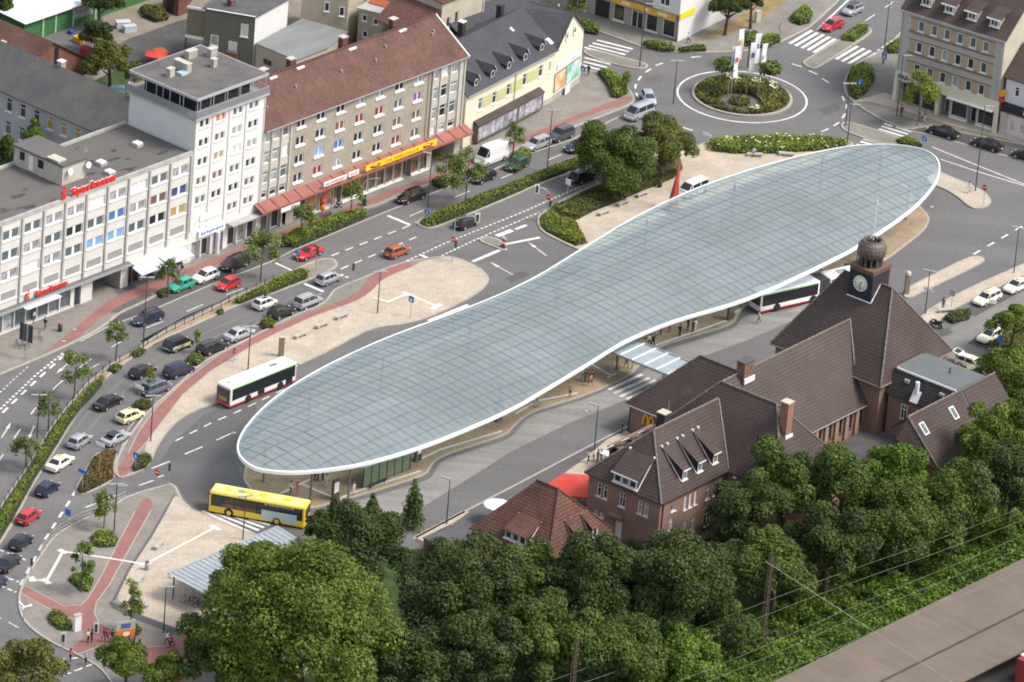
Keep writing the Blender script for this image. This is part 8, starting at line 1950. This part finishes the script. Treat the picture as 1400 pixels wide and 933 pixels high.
 for k in ('pelvis','waist','chest'): sv[ix[k]].radius = (V[k][1]*1.2, V[k][1]*0.85)
 ss = ob.modifiers.new('sub','SUBSURF'); ss.levels = 1; ss.render_levels = 1
 dg = bpy.context.evaluated_depsgraph_get(); dg.update()
 out = bpy.data.meshes.new_from_object(ob.evaluated_get(dg)); COL.objects.unlink(ob); bpy.data.objects.remove(ob)
 out.materials.clear()
 for m in (skin_m, CM['w'], CM['j'], shoe_m): out.materials.append(m)
 segs = [(Vector(V[a][0]), Vector(V[c][0]), a, c) for a, c in E]
 for p in out.polygons:
  c = p.center; best = None
  for a, e, na, ne in segs:
   d = e-a; t = max(0, min(1, (c-a).dot(d)/max(1e-9, d.length_squared))); dd = (a+d*t-c).length
   if best is None or dd < best[0]: best = (dd, na, ne, t)
  na, ne = best[1], best[2]
  if ne in ('head0','head1','nose') or na.startswith(('wr','ha','f')) or (ne == 'neck' and best[3] > 0.75): mi = 0
  elif ne.startswith('wr'): mi = 0 if best[3] > 0.1 else 1
  elif ne.startswith('to') or (ne.startswith('an') and best[3] > 0.9): mi = 3
  elif ne.startswith(('kn','an','hi')): mi = 2
  elif na == 'pelvis' and ne == 'waist': mi = 2 if best[3] < 0.35 else 1
  else: mi = 1
  p.material_index = mi
 out.name = 'person'
 return out, Vector(V['head1'][0])
POSE = {k: body_mesh(k) for k in ('stand','walk','sit','ride')}
hm = MB()
hm.lathe([(0.001,0.105),(0.06,0.095),(0.098,0.05),(0.104,0.0),(0.10,-0.06),(0.085,-0.1)], n=12); hair_me = hm.mesh('hair', HAIR['d'])
hm = MB(); hm.lathe([(0.001,0.105),(0.06,0.095),(0.098,0.05),(0.106,0.0),(0.11,-0.12),(0.10,-0.24)], n=12); hair_long = hm.mesh('hair', HAIR['d'])
ey = MB()
for s in (-1,1): ey.box(0.083,0.094,s*0.035-0.012,s*0.035+0.012,-0.055,-0.04)
ey.box(0.08,0.09,-0.025,0.025,-0.135,-0.126); eye_me = ey.mesh('face_features', black_m)
def person(px, py, pose, head, top, bot, hair, label, group=None, z=HK, k=1.0, long=False):
 q = P(px, py, z); me, hd = POSE[pose]
 o = link('person', me, None, q, rad(head), mats=[None, CM[top], CM[bot], None], scale=(k,k,k)); tag(o, label, 'person', group)
 link('hair', hair_long if long else hair_me, o, (hd.x-0.022,hd.y,hd.z+0.005), 0, mats=[HAIR[hair]]); link('face_features', eye_me, o, tuple(hd))
 return o
PP = [
 (46,441,'stand',-30,'w','j','d','person in white shirt and jeans at the bank entrance'),(61.5,451,'walk',231,'k','j','d','person in black top and jeans in front of the bank'),
 (215,382,'stand',-40,'w','k','g','person in white shirt under the near white awning'),(226,381,'stand',140,'k','t','b','person in black top under the white awnings'),(243,377,'walk',51,'w','j','d','person in white with jeans behind the green hatchback, left of a pair'),(248,377,'walk',51,'k','s','b','person in black behind the green hatchback, right of a pair'),
 (377,338,'stand',-60,'k','k','d','person in dark clothes at the end of the long clipped hedge'),(382,341,'stand',200,'w','r','b','person in white top and red trousers at the long clipped hedge'),(457,285,'walk',30,'w','w','b','person in pale clothes pushing a stroller past the flame posters'),
 (763,18,'walk',-30,'w','k','d','person in white shirt and dark trousers at the top edge'),(804,104,'walk',-120,'k','k','d','person in black at the upper zebra crossing by the cream house'),(941,60,'walk',150,'l','n','g','person in pale blue shirt walking below the white shop building'),(1066,48,'stand',-90,'s','l','b','person in grey at the corner left of the upper zebra'),
 (1232,160,'stand',-100,'k','n','d','person in dark clothes at the lamp below the grey corner building'),(1256,166,'stand',200,'n','n','d','person in navy under the yellow green tree, left of a pair'),(1264,167,'stand',160,'n','w','b','person in navy top under the yellow green tree, right of a pair'),
 (1325,264,'walk',210,'w','s','d','person in white top striding over the beige traffic island'),(1037,442,'walk',200,'c','j','b','person in beige top and jeans in front of the articulated bus'),
 (929,460,'stand',-60,'k','k','d','person in black alone near the white guide line by the link roof'),(940,451,'stand',-40,'k','k','g','tall person in black left of the pair at the guide line'),(947,454.5,'stand',140,'n','n','d','person in navy with a white bag at the guide line'),(950,453,'stand',120,'w','w','b','person in white beside the person in navy at the guide line'),
 (897,459,'stand',-30,'w','c','b','person in white top with beige trousers under the rim right of the link roof'),(903,457,'stand',-30,'s','n','d','person in grey top under the rim right of the link roof'),(915,454,'stand',-80,'n','r','d','person in navy top and red trousers under the rim'),(882,464,'stand',-30,'g','g','d','person in green clothes at the edge of the link roof'),
 (887.5,474,'walk',120,'w','k','b','person in white top walking off the link roof, left of two'),(892.5,474,'walk',120,'k','k','y','person with blond hair walking off the link roof, right of two'),(856,503,'walk',-60,'n','n','d','person in navy beneath the link roof edge'),(843,493,'stand',-60,'k','n','d','person in black at the shaded end of the link roof'),(828.5,488,'stand',100,'k','k','d','person in black furthest under the canopy by the link roof'),
 (795.5,520,'walk',230,'w','t','b','person in white top, leftmost of the waiting group'),(799.5,521.5,'stand',-40,'g','j','d','person in green top in the waiting group'),(804.5,523,'stand',-60,'r','j','d','person in red top in the middle of the waiting group'),(809,523,'stand',130,'k','k','d','person in black at the right of the waiting group'),(807,528,'walk',-60,'t','r','b','person in tan top and red shorts in front of the waiting group'),
 (779,543,'stand',-90,'t','n','g','person in tan jacket at the end of a white guide line'),(729,555,'sit',-40,'s','s','g','grey haired person sitting under the canopy rim'),
 (397,676,'walk',60,'w','k','d','person in white top and black trousers above the yellow bus'),(405.5,677.5,'walk',60,'p','p','b','person in pink with pale legs above the yellow bus'),(430,657,'stand',60,'n','n','d','person in navy at the rim, left of three'),(434,658,'stand',20,'r','k','d','person in red top at the rim between two in dark clothes'),(441,658,'stand',150,'k','n','d','person in black top at the rim, right of three'),(445.7,666,'walk',60,'w','l','b','person in white top and pale jeans behind the front column'),(483,677,'stand',-40,'w','w','y','person all in white by the timetable pillar'),(497,656,'sit',-40,'w','k','b','person in white top sitting in the glass shelter, left one'),(502.5,656,'sit',-40,'s','k','d','person in grey top sitting in the glass shelter, right one'),
 (320,494,'walk',231,'p','l','d','person in pink top on the red cycle path above the white bus'),
 (120,879,'stand',-40,'w','k','d','person in white shirt left of the crossing signal'),(125,879,'stand',30,'k','n','d','person in dark top right beside the crossing signal'),(141.5,877,'walk',-60,'r','k','b','person in dark red top, left of the black clad trio'),(145.5,878,'walk',-60,'v','k','d','person in violet top in the middle of the trio'),(153,879,'walk',-60,'k','k','d','person all in black, right of the trio'),(161,887,'stand',-30,'c','k','y','person in beige top behind the orange board'),(164.5,889,'stand',100,'n','k','d','person in navy bending behind the orange board'),
 (176,887,'walk',-30,'k','k','d','person in black walking right below the orange board'),(182.5,888.5,'walk',-30,'n','n','b','person in navy walking between two others below the board'),(190,889,'walk',-30,'k','k','o' if False else 'y','blond person in black, rightmost below the orange board'),(228,882,'walk',150,'w','k','d','person in white top beside the cyclist'),(96,905,'walk',-100,'p','k','d','person in pink top on the lower left crossing'),(117,909,'walk',-100,'l','n','g','person in pale blue shirt on the lower left crossing'),
 (850,593,'stand',180,'k','k','d','person in black at the corner of the brick north wing'),(804,633,'walk',231,'w','k','d','person with a white bag on the station pavement'),(811,630,'stand',60,'t','t','b','small person in tan clothes near the brick extension',0.6),(816.5,632,'stand',-40,'v','v','d','person in violet beside the brick extension, left of two'),(821.5,631,'stand',160,'k','v','g','person in black and violet beside the brick extension, right of two'),
 (1289,423,'stand',-120,'v','k','d','person in violet top on the beige pavement above the motorbike'),(1307,493,'stand',-20,'k','k','d','person in black at the raised tailgate'),(1311,494,'stand',-20,'s','k','g','person in grey loading the taxi with the raised tailgate'),(1368,479,'stand',200,'n','k','d','person in navy at the blue sign by the taxi'),
 (854,277,'sit',-130,'k','n','d','person in dark clothes sitting on the middle plaza bench'),(1030,213,'sit',-90,'l','n','b','person in pale blue sitting by the flowering hedge')]
for a in PP:
 z = HK if not (a[0] in (929,) and False) else 0
 person(*a[:8], k=a[8] if len(a) > 8 else 1.0, long=(len(a[7]) % 3 == 0), z=0.02 if a[0] in (1037,804,96,117,850,804.0,811,816.5,821.5,1307,1311) else HK)
q = P(235, 887, HK+0.01); cy = thing('bicycle','dark bicycle being ridden beside the person in white top','bicycle',q,rad(150)); bicycle_parts(cy, metal_d); person(235, 887, 'ride', 150, 'r', 'k', 'd', 'person in red riding the dark bicycle')
# street furniture
pole_m = mat('pole_dark', (0.055,0.06,0.065), 0.5, metal=0.3); galv = mat('pole_galvanised', (0.42,0.43,0.44), 0.45, metal=0.4)
def zbase(px, py): return HK
def lamp(px, py, h, ang, kind, label, z=HK):
 t = thing('street_lamp', label, 'street lamp', P(px,py,z), rad(ang), 'street lamps')
 k = MB(); k.tube([(0,0,0),(0,0,h*0.3),(0,0,h)], [0.09,0.075,0.05], 8); k.build('pole', pole_m, t)
 for s in ((-1,1) if kind == 'T' else (1,)):
  L = 0.95 if kind == 'T' else 1.3
  k = MB(); k.box(min(0.08*s,L*s),max(0.08*s,L*s),-0.14,0.14,h-0.02,h+0.09); k.build('lamp_head', galv, t)
 return t
for a in [(516,428,5.8,20,'T','lamp with twin heads on the beige north plaza'),(610.4,716.7,6.0,150,'S','lamp on the beige strip south of the bus lane',0.01),(812.5,615,6.0,150,'S','lamp in front of the brick station extension',0.01),(223.5,865,5.9,15,'T','lamp at the steps of the south west plaza'),(206,603,6.1,10,'T','lamp beside the red cycle path near the rust planting'),(332,738,5.8,20,'T','lamp in front of the yellow bus'),(339,506,6.0,10,'T','lamp behind the white city bus'),(156,726,6.2,10,'T','lamp by the curved railing'),
 (1265,429,6.1,-20,'T','lamp with white direction boards near the motorbike'),(1386,373,6.5,-20,'T','lamp at the right edge of the taxi rank pavement'),(1333.5,261,12.5,0,'S','tall lamp on the beige traffic island at right'),(50,612,7.1,10,'T','lamp in the yellow green median hedge near the left edge'),(195.5,476,9.8,10,'T','tall lamp on the sandy median below the bank'),(584,294,8.8,160,'S','tall lamp in front of the gaming hall windows'),(748,234,8.9,10,'T','tall lamp beside the silver estate car'),(874.5,91,9.5,0,'S','tall lamp on the traffic island by the yellow fascia'),(920.5,142,6.4,10,'T','lamp left of the roundabout'),(1207,88,9.5,0,'S','tall lamp on the island at the upper right zebra'),(1156,172,6.3,10,'T','lamp at the lower right of the roundabout'),(1158,198,6.0,0,'S','lamp behind the flowering hedge'),(1226,158,9,10,'S','lamp in front of the grey corner building sign'),(158,700,3.5,10,'S','short lamp beside the bus exit')]:
 lamp(*a[:6], z=a[6] if len(a) > 6 else HK)
t = thing('globe_lamp','white three armed lamp at the lower left corner','street lamp',P(31,873,HK))
MB().tube([(0,0,0),(0,0,4.1)], 0.06, 8).build('pole', galv, t)
for a in (0.3,2.4,4.5): MB().tube([(0,0,4.1),(0.9*math.cos(a),0.9*math.sin(a),4.25)], [0.06,0.2], 8).build('lamp_head', white_s, t)
def sig(t, x, z, w=0.30, h=0.95, frame=True, y=0.0):
 if frame: MB().box(x-w*1.1,x+w*1.1,y-0.03,y+0.0,z-h*0.72,z+h*0.72).build('backing_board', white_s, t)
 MB().box(x-w/2,x+w/2,y-0.24,y-0.035,z-h/2,z+h/2).build('signal_head', mat('signal_green', (0.015,0.05,0.03), 0.5), t)
 for i, m in enumerate(('signal_off_red','signal_off_amber','signal_off_green')):
  k = MB(); k.lathe([(0.001,0.0),(0.09,0.0)], n=10); o = k.build('lens', mat(m, [(0.10,0.01,0.01),(0.12,0.07,0.01),(0.01,0.12,0.06)][i], 0.3), t, (x,y-0.245,z+h*(0.32-0.32*i))); o.rotation_euler = (rad(90),0,0)
for px, py, h, arm, fr, lab in ((618,357,6.3,2.9,True,'signal mast with long curved arm at the beige plaza tip'),(747,302,4.6,-1.6,True,'signal mast with short arm and no entry sign at the planted corner'),(432,370,3.3,0,False,'traffic signal at the nose of the median'),(481,393,3.4,0,False,'traffic signal beside the red cycle path fork'),(494,294,5.2,2.4,False,'signal mast with arm in the long clipped hedge'),(130,884,2.9,0,True,'white framed crossing signal beside the white cabinet'),(85,901,3.2,0,True,'white framed crossing signal at the lower left kerb'),(42,790,2.6,0,False,'small signal at the left end of the white guide strip'),(230,664,3.0,0,False,'traffic signal at the bus exit road')):
 t = thing('traffic_light', lab, 'traffic light', P(px,py,HK), rad(8), 'traffic lights')
 k = MB(); k.tube([(0,0,0),(0,0,h)] if not arm else [(0,0,0),(0,0,h-0.6),(arm*0.2,0,h-0.1),(arm*0.6,0,h+0.15),(arm,0,h+0.2)], 0.06, 8); k.build('pole', galv, t)
 if arm: sig(t, arm, h, frame=fr); sig(t, 0.3, 2.5, frame=False)
 else: sig(t, 0.0, h-0.4, frame=fr, y=-0.08)
def sign(px, py, h, shape, m, label, ang=-38, z=HK, s=0.42, sym=None):
 t = thing('road_sign', label, 'road sign', P(px,py,z), rad(ang), 'road signs'); MB().tube([(0,0,0),(0,0,h)], 0.04, 6).build('pole', galv, t)
 if shape == 'o':
  k = MB(); k.lathe([(0.001,0.02),(s,0.02),(s,-0.02),(0.001,-0.02)], n=18); o = k.build('plate', m, t, (0,-0.07,h-s)); o.rotation_euler = (rad(90),0,0)
 else:
  w, hh = (s, s) if shape == 's' else (s*1.7, s*0.55); o = MB().box(-w,w,-0.09,-0.05,h-2*hh,h).build('plate', m, t)
 if sym == 'bar': MB().box(-s*0.7,s*0.7,-0.115,-0.095,h-s*1.16,h-s*0.84).build('symbol', white_s, t)
 if sym == 'zebra': MB().poly([(-s*0.62,-0.1,h-s*1.6),(s*0.62,-0.1,h-s*1.6),(0,-0.1,h-s*0.4)]).build('symbol', white_s, t)
 if sym == 'arrow': MB().box(-0.05,0.05,-0.115,-0.1,h-s*1.6,h-s*0.5).poly([(-s*0.45,-0.11,h-s*1.2),(0,-0.11,h-s*1.75),(s*0.45,-0.11,h-s*1.2)]).build('symbol', white_s, t)
 return t
for a in [(561,433,2.9,'s',blue_s,'blue zebra crossing sign on the beige north plaza','zebra'),(618,358.5,3.7,'o',red_s,'red round sign on the signal mast at the plaza tip','bar'),(748,304,4.1,'o',red_s,'red no entry sign at the planted corner','bar'),(406,367,2.6,'o',blue_s,'blue round sign at the nose of the lower median','arrow'),(583,309,2.4,'o',blue_s,'blue round sign at the start of the upper median','arrow'),(1208,90,1.9,'s',blue_s,'blue zebra crossing sign on the upper right island','zebra'),(1174,132,2.6,'o',blue_s,'blue round sign in the egg shaped hedge','arrow'),(965,206,2.6,'w',white_s,'white direction board at the end of the flowering hedge',None),(1263,204,2.0,'o',blue_s,'blue round sign at the bright hedge by the canopy tip','arrow'),(1344,282,3.2,'o',red_s,'red no entry sign on the beige traffic island','bar'),(1365,488,2.9,'s',blue_s,'blue taxi rank sign beside the person in navy',None),(185,643,2.4,'s',blue_s,'blue sign in the small hedge at the end of the cycle path','zebra'),(214,672,3.0,'o',red_s,'red round sign at the bus exit road','bar'),(112,673,3.0,'w',blue_s,'blue direction board at the tip of the rust planting',None),(135,652,4.6,'w',white_s,'white board on a tall pole in the rust planting',None),(190,551,2.4,'w',white_s,'white parking sign in the lay by hedge',None),(775,275,3.2,'s',white_s,'white board in the shrubs of the planted corner',None),(92,729,3.2,'s',blue_s,'blue sign by the curved railing',None),(1266,426,3.4,'w',white_s,'white direction board at the lamp by the motorbike',None),(796,110,2.2,'s',blue_s,'blue zebra sign at the cream house corner','zebra'),(1300,425,3.0,'s',galv,'plain grey sign on the planting by the taxi rank',None)]:
 sign(*a[:6], sym=a[6])
for x, y, r, lab in ((411,461,-38+90,'concrete bench on the north plaza, left of three'),(440,447,52,'concrete bench on the north plaza, middle of three'),(467,435,52,'concrete bench on the north plaza, right of three'),(826,293,51,'concrete bench nearest the planted corner'),(852,280,51,'concrete bench with a seated person by the shrubs'),(878,268,51,'concrete bench nearest the red steel blade'),(217,748,70,'concrete bench on the south west plaza above the white strip'),(191,795,70,'concrete bench on the south west plaza beside the bin'),(193,828,-40,'dark bench above the steps of the plaza'),(1032,214,5,'bench by the flowering hedge with a seated person'),(1075,213,0,'empty bench by the flowering hedge'),(1293,427,20,'bench on the pavement above the motorbike')):
 t = thing('bench', lab, 'bench', P(x,y,HK), rad(r), 'concrete benches'); MB().box(-1.1,1.1,-0.3,0.3,0.36,0.47).build('seat', conc_grey, t)
 for s in (-1,1): MB().box(s*0.85-0.12,s*0.85+0.12,-0.25,0.25,0,0.355).build('leg', stone_pale, t)
for x, y, lab in ((201,779,'round bin at the kink of the white guide strip'),(902,256,'dark round bin by the red steel blade'),(82,453,'dark bin with red front on the bank pavement'),(498,281,'grey bin on the pavement by the long hedge')):
 t = thing('litter_bin', lab, 'bin', P(x,y,HK), 0, 'litter bins'); MB().lathe([(0.25,0),(0.3,0.1),(0.3,0.95),(0.22,1.0),(0.001,1.0)], n=14).build('bin_body', conc_grey if x == 201 else metal_d, t); MB().lathe([(0.2,1.0),(0.24,1.06),(0.001,1.1)], n=12).build('lid', red_s if x == 82 else metal_d, t)
for x, y, s, m, lab, n in ((105,862,(0.45,0.25,2.0),white_s,'white advertising cabinet beside the square hedge','cabinet'),(1334,24,(0.4,0.3,1.2),stone_pale,'x','cabinet'),(1035,30,(0.4,0.3,1.6),stone_pale,'pale stone block on the dry verge','stone block'),(457,297,(0.7,0.35,0.9),conc_grey,'concrete box at the back of the long clipped hedge','box')):
 if lab != 'x': t = thing(n.replace(' ','_'), lab, n, P(x,y,HK), rad(40)); MB().box(-s[0],s[0],-s[1],s[1],0,s[2]).build('housing', m, t); MB().box(-s[0]-0.05,s[0]+0.05,-s[1]-0.05,s[1]+0.05,s[2]+0.002,s[2]+0.08).build('cap', conc_grey, t)
for x, y, h, lab in ((1239,402,2.7,'brown information column on the traffic island behind the turret'),(384,487,2.6,'brown information column behind the white city bus')):
 t = thing('info_column', lab, 'column', P(x,y,HK), rad(20), 'information columns'); MB().box(-0.32,0.32,-0.2,0.2,0,h).build('column_body', mat('column_brown', (0.21,0.165,0.115), 0.6), t)
 k = MB(); k.lathe([(0.36,h),(0.38,h+0.4),(0.2,h+0.55),(0.001,h+0.58)], n=14) if x > 1000 else k.box(-0.35,0.35,-0.23,0.23,h+0.002,h+0.08); k.build('column_head', stone_pale, t)
t = thing('advert_board','orange and grey advertising board facing the crossing','board',P(170,887,HK),rad(28)); MB().box(-1.2,1.2,-0.06,0.06,1.2,3.6).build('panel', mat('board_grey', (0.45,0.45,0.40), 0.6), t)
MB().box(-1.15,1.15,-0.09,-0.063,1.4,2.5).build('poster', mat('poster_orange', (0.75,0.22,0.02), 0.5), t); MB().box(-0.3,0.5,-0.11,-0.093,1.7,2.2).build('poster_patch', white_s, t); MB().box(-0.6,0.6,-0.09,-0.063,2.7,3.3).build('poster', mat('poster_blue', (0.10,0.13,0.40), 0.5), t)
for s in (-0.9,0.9): MB().box(s-0.05,s+0.05,-0.04,0.04,0,1.19).build('post', metal_d, t)
t = thing('notice_board','tall dark notice board on a grey post by the parked bicycles','board',P(33,490,HK),rad(-30))
MB().tube([(0.25,0,0),(0.25,0,4.6)], 0.09, 8).build('post', galv, t)
for i in range(3): MB().box(-0.95+i*0.68,-0.35+i*0.68,0.1,0.18,2.3,4.7).build('panel', metal_d, t)
for i, (x, y, xt, yt, c, lab) in enumerate([(995,133,996,57,(0.10,0.35,0.55),'white banner with blue mark, leftmost on the roundabout'),(1004,112,1010,50,(0.75,0.45,0.05),'white banner with amber mark at the back of the roundabout'),(999,134,1004,67,(0.65,0.05,0.05),'white banner with red mark in front of the amber one'),(1020,130,1028,70,(0.06,0.08,0.35),'white banner with dark blue mark on the roundabout'),(1027,115,1034,54,(0.10,0.12,0.35),'white banner with blue mark at the back right of the roundabout'),(1036,132,1043,64,(0.60,0.62,0.60),'plain white banner, rightmost on the roundabout')]):
 q = P(x,y,0.2); H_ = 7.7+0.3*(i%2); t = thing('banner', lab, 'flag', q, rad(25+8*(i%3)), 'banners on the roundabout'); MB().tube([(0,0,0),(0,0,H_)], [0.06,0.04], 6).build('pole', galv, t)
 k = MB(); n = 10
 for j in range(n):
  f = lambda j: 0.12*math.sin(j*0.9+i)*(1-j/n*0.3); z0, z1 = H_-0.1-j*0.45, H_-0.1-(j+1)*0.45
  w0, w1 = 0.9-0.012*j, 0.9-0.012*(j+1); k.quad((0.05,0,z1),(0.05+w1,f(j+1),z1-0.12),(0.05+w0,f(j),z0-0.12 if j else z0),(0.05,0,z0))
 k.build('cloth', mat('banner_cloth', (0.80,0.80,0.78), 0.8), t); MB().quad((0.2,-0.16,H_-2.3),(0.62,-0.16,H_-2.45),(0.62,-0.16,H_-1.7),(0.2,-0.16,H_-1.55)).build('emblem', mat('banner_mark_%d' % i, c, 0.7), t)
def fence(px, h, step, label, name='fence', m=pole_m, rails=(0.95,0.5), z=HK, post=0.035):
 pp = [P(x,y,z) for x, y in px]; o = pp[0]; t = thing(name, label, 'fence' if name == 'fence' else 'railing', o); k = MB()
 for a, c in zip(pp, pp[1:]):
  for r in rails: k.tube([a-o+Vector((0,0,h*r)), c-o+Vector((0,0,h*r))], 0.025, 5)
 k.build('rail', m, t)
 for a, c in zip(pp, pp[1:]):
  n = max(1, int((c-a).length/step))
  for i in range(n): q = a.lerp(c, i/n)-o; MB().box(q.x-post,q.x+post,q.y-post,q.y+post,0,h).build('post', m, t)
fence([(0,700),(37,643),(66,595),(84,570),(121,527),(150,502),(177,489),(202,471),(227,456),(252,444),(302,420),(324,408),(350,397),(385,380)], 1.0, 1.75, 'long dark low fence along the sandy median', rails=(0.9,0.15), post=0.05)
fence([(620,290),(700,257),(742,240),(790,221)], 1.0, 2.2, 'dark low fence in the upper median hedge', rails=(0.9,), post=0.05)
fence([(55,762),(58,754),(67,741),(82,728),(97,719),(112,711),(137,703)], 1.05, 1.2, 'curved pale railing along the left kerb of the plaza', 'railing', stone_pale, (0.97,0.5)); fence([(150,693),(172,682)], 1.05, 1.2, 'short pale railing at the bus exit', 'railing', stone_pale, (0.97,0.5))
fence([(916,72),(941,73),(964,73)], 1.0, 2.3, 'short dark rail between the narrow hedges', 'railing', metal_d, (0.95,))
t = thing('warning_post','red and white striped warning post on the small paved island','warning post',P(688,338,HK),rad(-38))
for i in range(4): MB().box(-0.3,0.3,-0.05,0.05,0.1+i*0.35,0.44+i*0.35).build('stripe', red_s if i%2 == 0 else white_s, t)
MB().box(-0.45,0.45,-0.3,0.3,0,0.1).build('foot', metal_d, t)
t = thing('stroller','black stroller pushed past the flame posters','stroller',P(462,284,HK),rad(40)); k = MB(); k.tube([(-0.3,0,0.75),(0.05,0,0.55),(0.35,0,0.7)], [0.2,0.28,0.22], 8); k.build('seat', PT['black'], t)
for x in (-0.3,0.3):
 for s in (-0.25,0.25): MB().tube([(x,s-0.02,0.14),(x,s+0.02,0.14)], 0.14, 10).build('wheel', tyre_m, t)
MB().tube([(0.3,0,0.3),(-0.55,0,1.0)], 0.025, 5).build('handle', metal_g, t)
t = thing('shop_figure','round orange advertising figure in front of the flame posters','figure',P(440,288,HK)); MB().lathe([(0.3,0),(0.42,0.3),(0.36,0.8),(0.2,0.95)], n=14).build('figure_body', mat('figure_orange', (0.75,0.20,0.02), 0.5), t); MB().lathe([(0.1,0.96),(0.36,1.1),(0.46,1.4),(0.36,1.7),(0.001,1.82)], n=14).build('figure_head', mat('figure_red', (0.72,0.09,0.02), 0.5), t)
for x, y, w, lab in ((405,288,2.6,'long table with blue cloth and goods outside the shops'),(386,299,1.5,'short table with dark goods outside the shops')):
 t = thing('market_table', lab, 'table', P(x,y,HK), SR, 'tables outside the shops'); MB().box(-w,w,-0.5,0.5,0.72,0.8).build('tabletop', blue_s if w > 2 else metal_d, t); MB().box(-w,w,-0.5,-0.46,0.2,0.719).build('cloth', white_s if w > 2 else blue_s, t)
 for s in (-1,1): MB().box(s*w*0.9-0.04,s*w*0.9+0.04,-0.4,0.4,0,0.72).build('leg', metal_d, t)
parasol('parasol','cream square parasol in the back yard',132,57,2.3,1.6,mat('cloth_cream', (0.70,0.64,0.48), 0.7),4,0.4); parasol('parasol','crumpled red parasol in the yard behind the tower',213,74,1.4,1.7,mat('cloth_red', (0.62,0.06,0.035), 0.6),5,0.7); parasol('parasol','orange parasol leaning beside the crumpled red one',219,70,1.4,1.3,mat('cloth_orange', (0.72,0.16,0.03), 0.6),5,0.6)
for x, y, s, c, lab in ((97,46,0.45,(0.03,0.10,0.45),'blue barrel in the back yard'),(108,58,0.8,(0.75,0.40,0.03),'yellow toy car shaped box in the back yard'),(168,38,1.0,(0.60,0.62,0.66),'pale grey crate in the back yard'),(177,43,0.9,(0.55,0.58,0.64),'grey crate with wooden top in the back yard'),(160,128,1.0,(0.35,0.60,0.70),'pale blue cover in the yard beside the tower'),(120,75,1.0,(0.40,0.04,0.06),'red awning frame in the back yard')):
 t = thing('yard_box', lab, 'box', P(x,y,0.01), rad(30+x), 'things in the back yard'); MB().box(-s,s,-s*0.6,s*0.6,0,s*0.9).build('box_body', mat('yard_%d' % x, c, 0.6), t); MB().box(-s*1.03,s*1.03,-s*0.63,s*0.63,s*0.9+0.002,s).build('box_lid', mat('yard_lid_%d' % x, tuple(v*0.8 for v in c), 0.6), t)
def mast(px, py, z0, h, label, w=0.55):
 q = P(px,py,z0); t = thing('catenary_mast', label, 'mast', q, rad(51), 'lattice masts at the railway'); c_ = [(-w/2,-w/2),(w/2,-w/2),(w/2,w/2),(-w/2,w/2)]
 for x, y in c_: MB().tube([(x,y,0),(x*0.55,y*0.55,h)], 0.045, 5).build('leg', mast_m, t)
 k = MB(); n = int(h/0.7)
 for i in range(n):
  f = lambda z: 1-0.45*z/h
  for j in range(4):
   a, b_ = c_[j], c_[(j+1)%4]; z, z2 = i*0.7, (i+1)*0.7; k.tube([(a[0]*f(z),a[1]*f(z),z),(b_[0]*f(z2),b_[1]*f(z2),z2)], 0.025, 4, caps=False)
 k.build('lattice', mast_m, t); return Vector((q.x,q.y,z0+h))
mast_m = mat('mast_rust', (0.15,0.115,0.085), 0.8, var=0.3, vscale=2)
mast(1041,893,0.0,13.2,'tall lattice mast standing at the edge of the wood'); mast(776,1012,0.0,13.0,'top of a lattice mast at the bottom edge of the wood')
for i, (a, c) in enumerate([((700,950),(1500,655)),((720,962),(1500,672)),((860,960),(1500,687)),((880,968),(1500,703)),((960,962),(1500,735))]):
 A_, B_ = P(*a,7.0), P(*c,7.0); t = thing('overhead_wire', ['overhead wire nearest the wood','second overhead wire from the wood','middle overhead wire above the bank','fourth overhead wire above the bank','overhead wire nearest the platform roof'][i], 'wire', A_); n = 24
 MB().tube([(A_.lerp(B_,j/n)-A_)-Vector((0,0,0.25*math.sin(j/n*math.pi*2)**2)) for j in range(n+1)], 0.026, 4).build('wire', mat('wire_green_grey', (0.13,0.17,0.11), 0.6), t)
A_ = P(1047,768,13.2) ; B_ = P(1320,945,6.0); t = thing('span_wire','span wire running down from the tall lattice mast over the platform roof','wire',A_); MB().tube([(0,0,0),B_-A_], 0.04, 4).build('wire', mat('wire_pale', (0.30,0.33,0.28), 0.6), t)
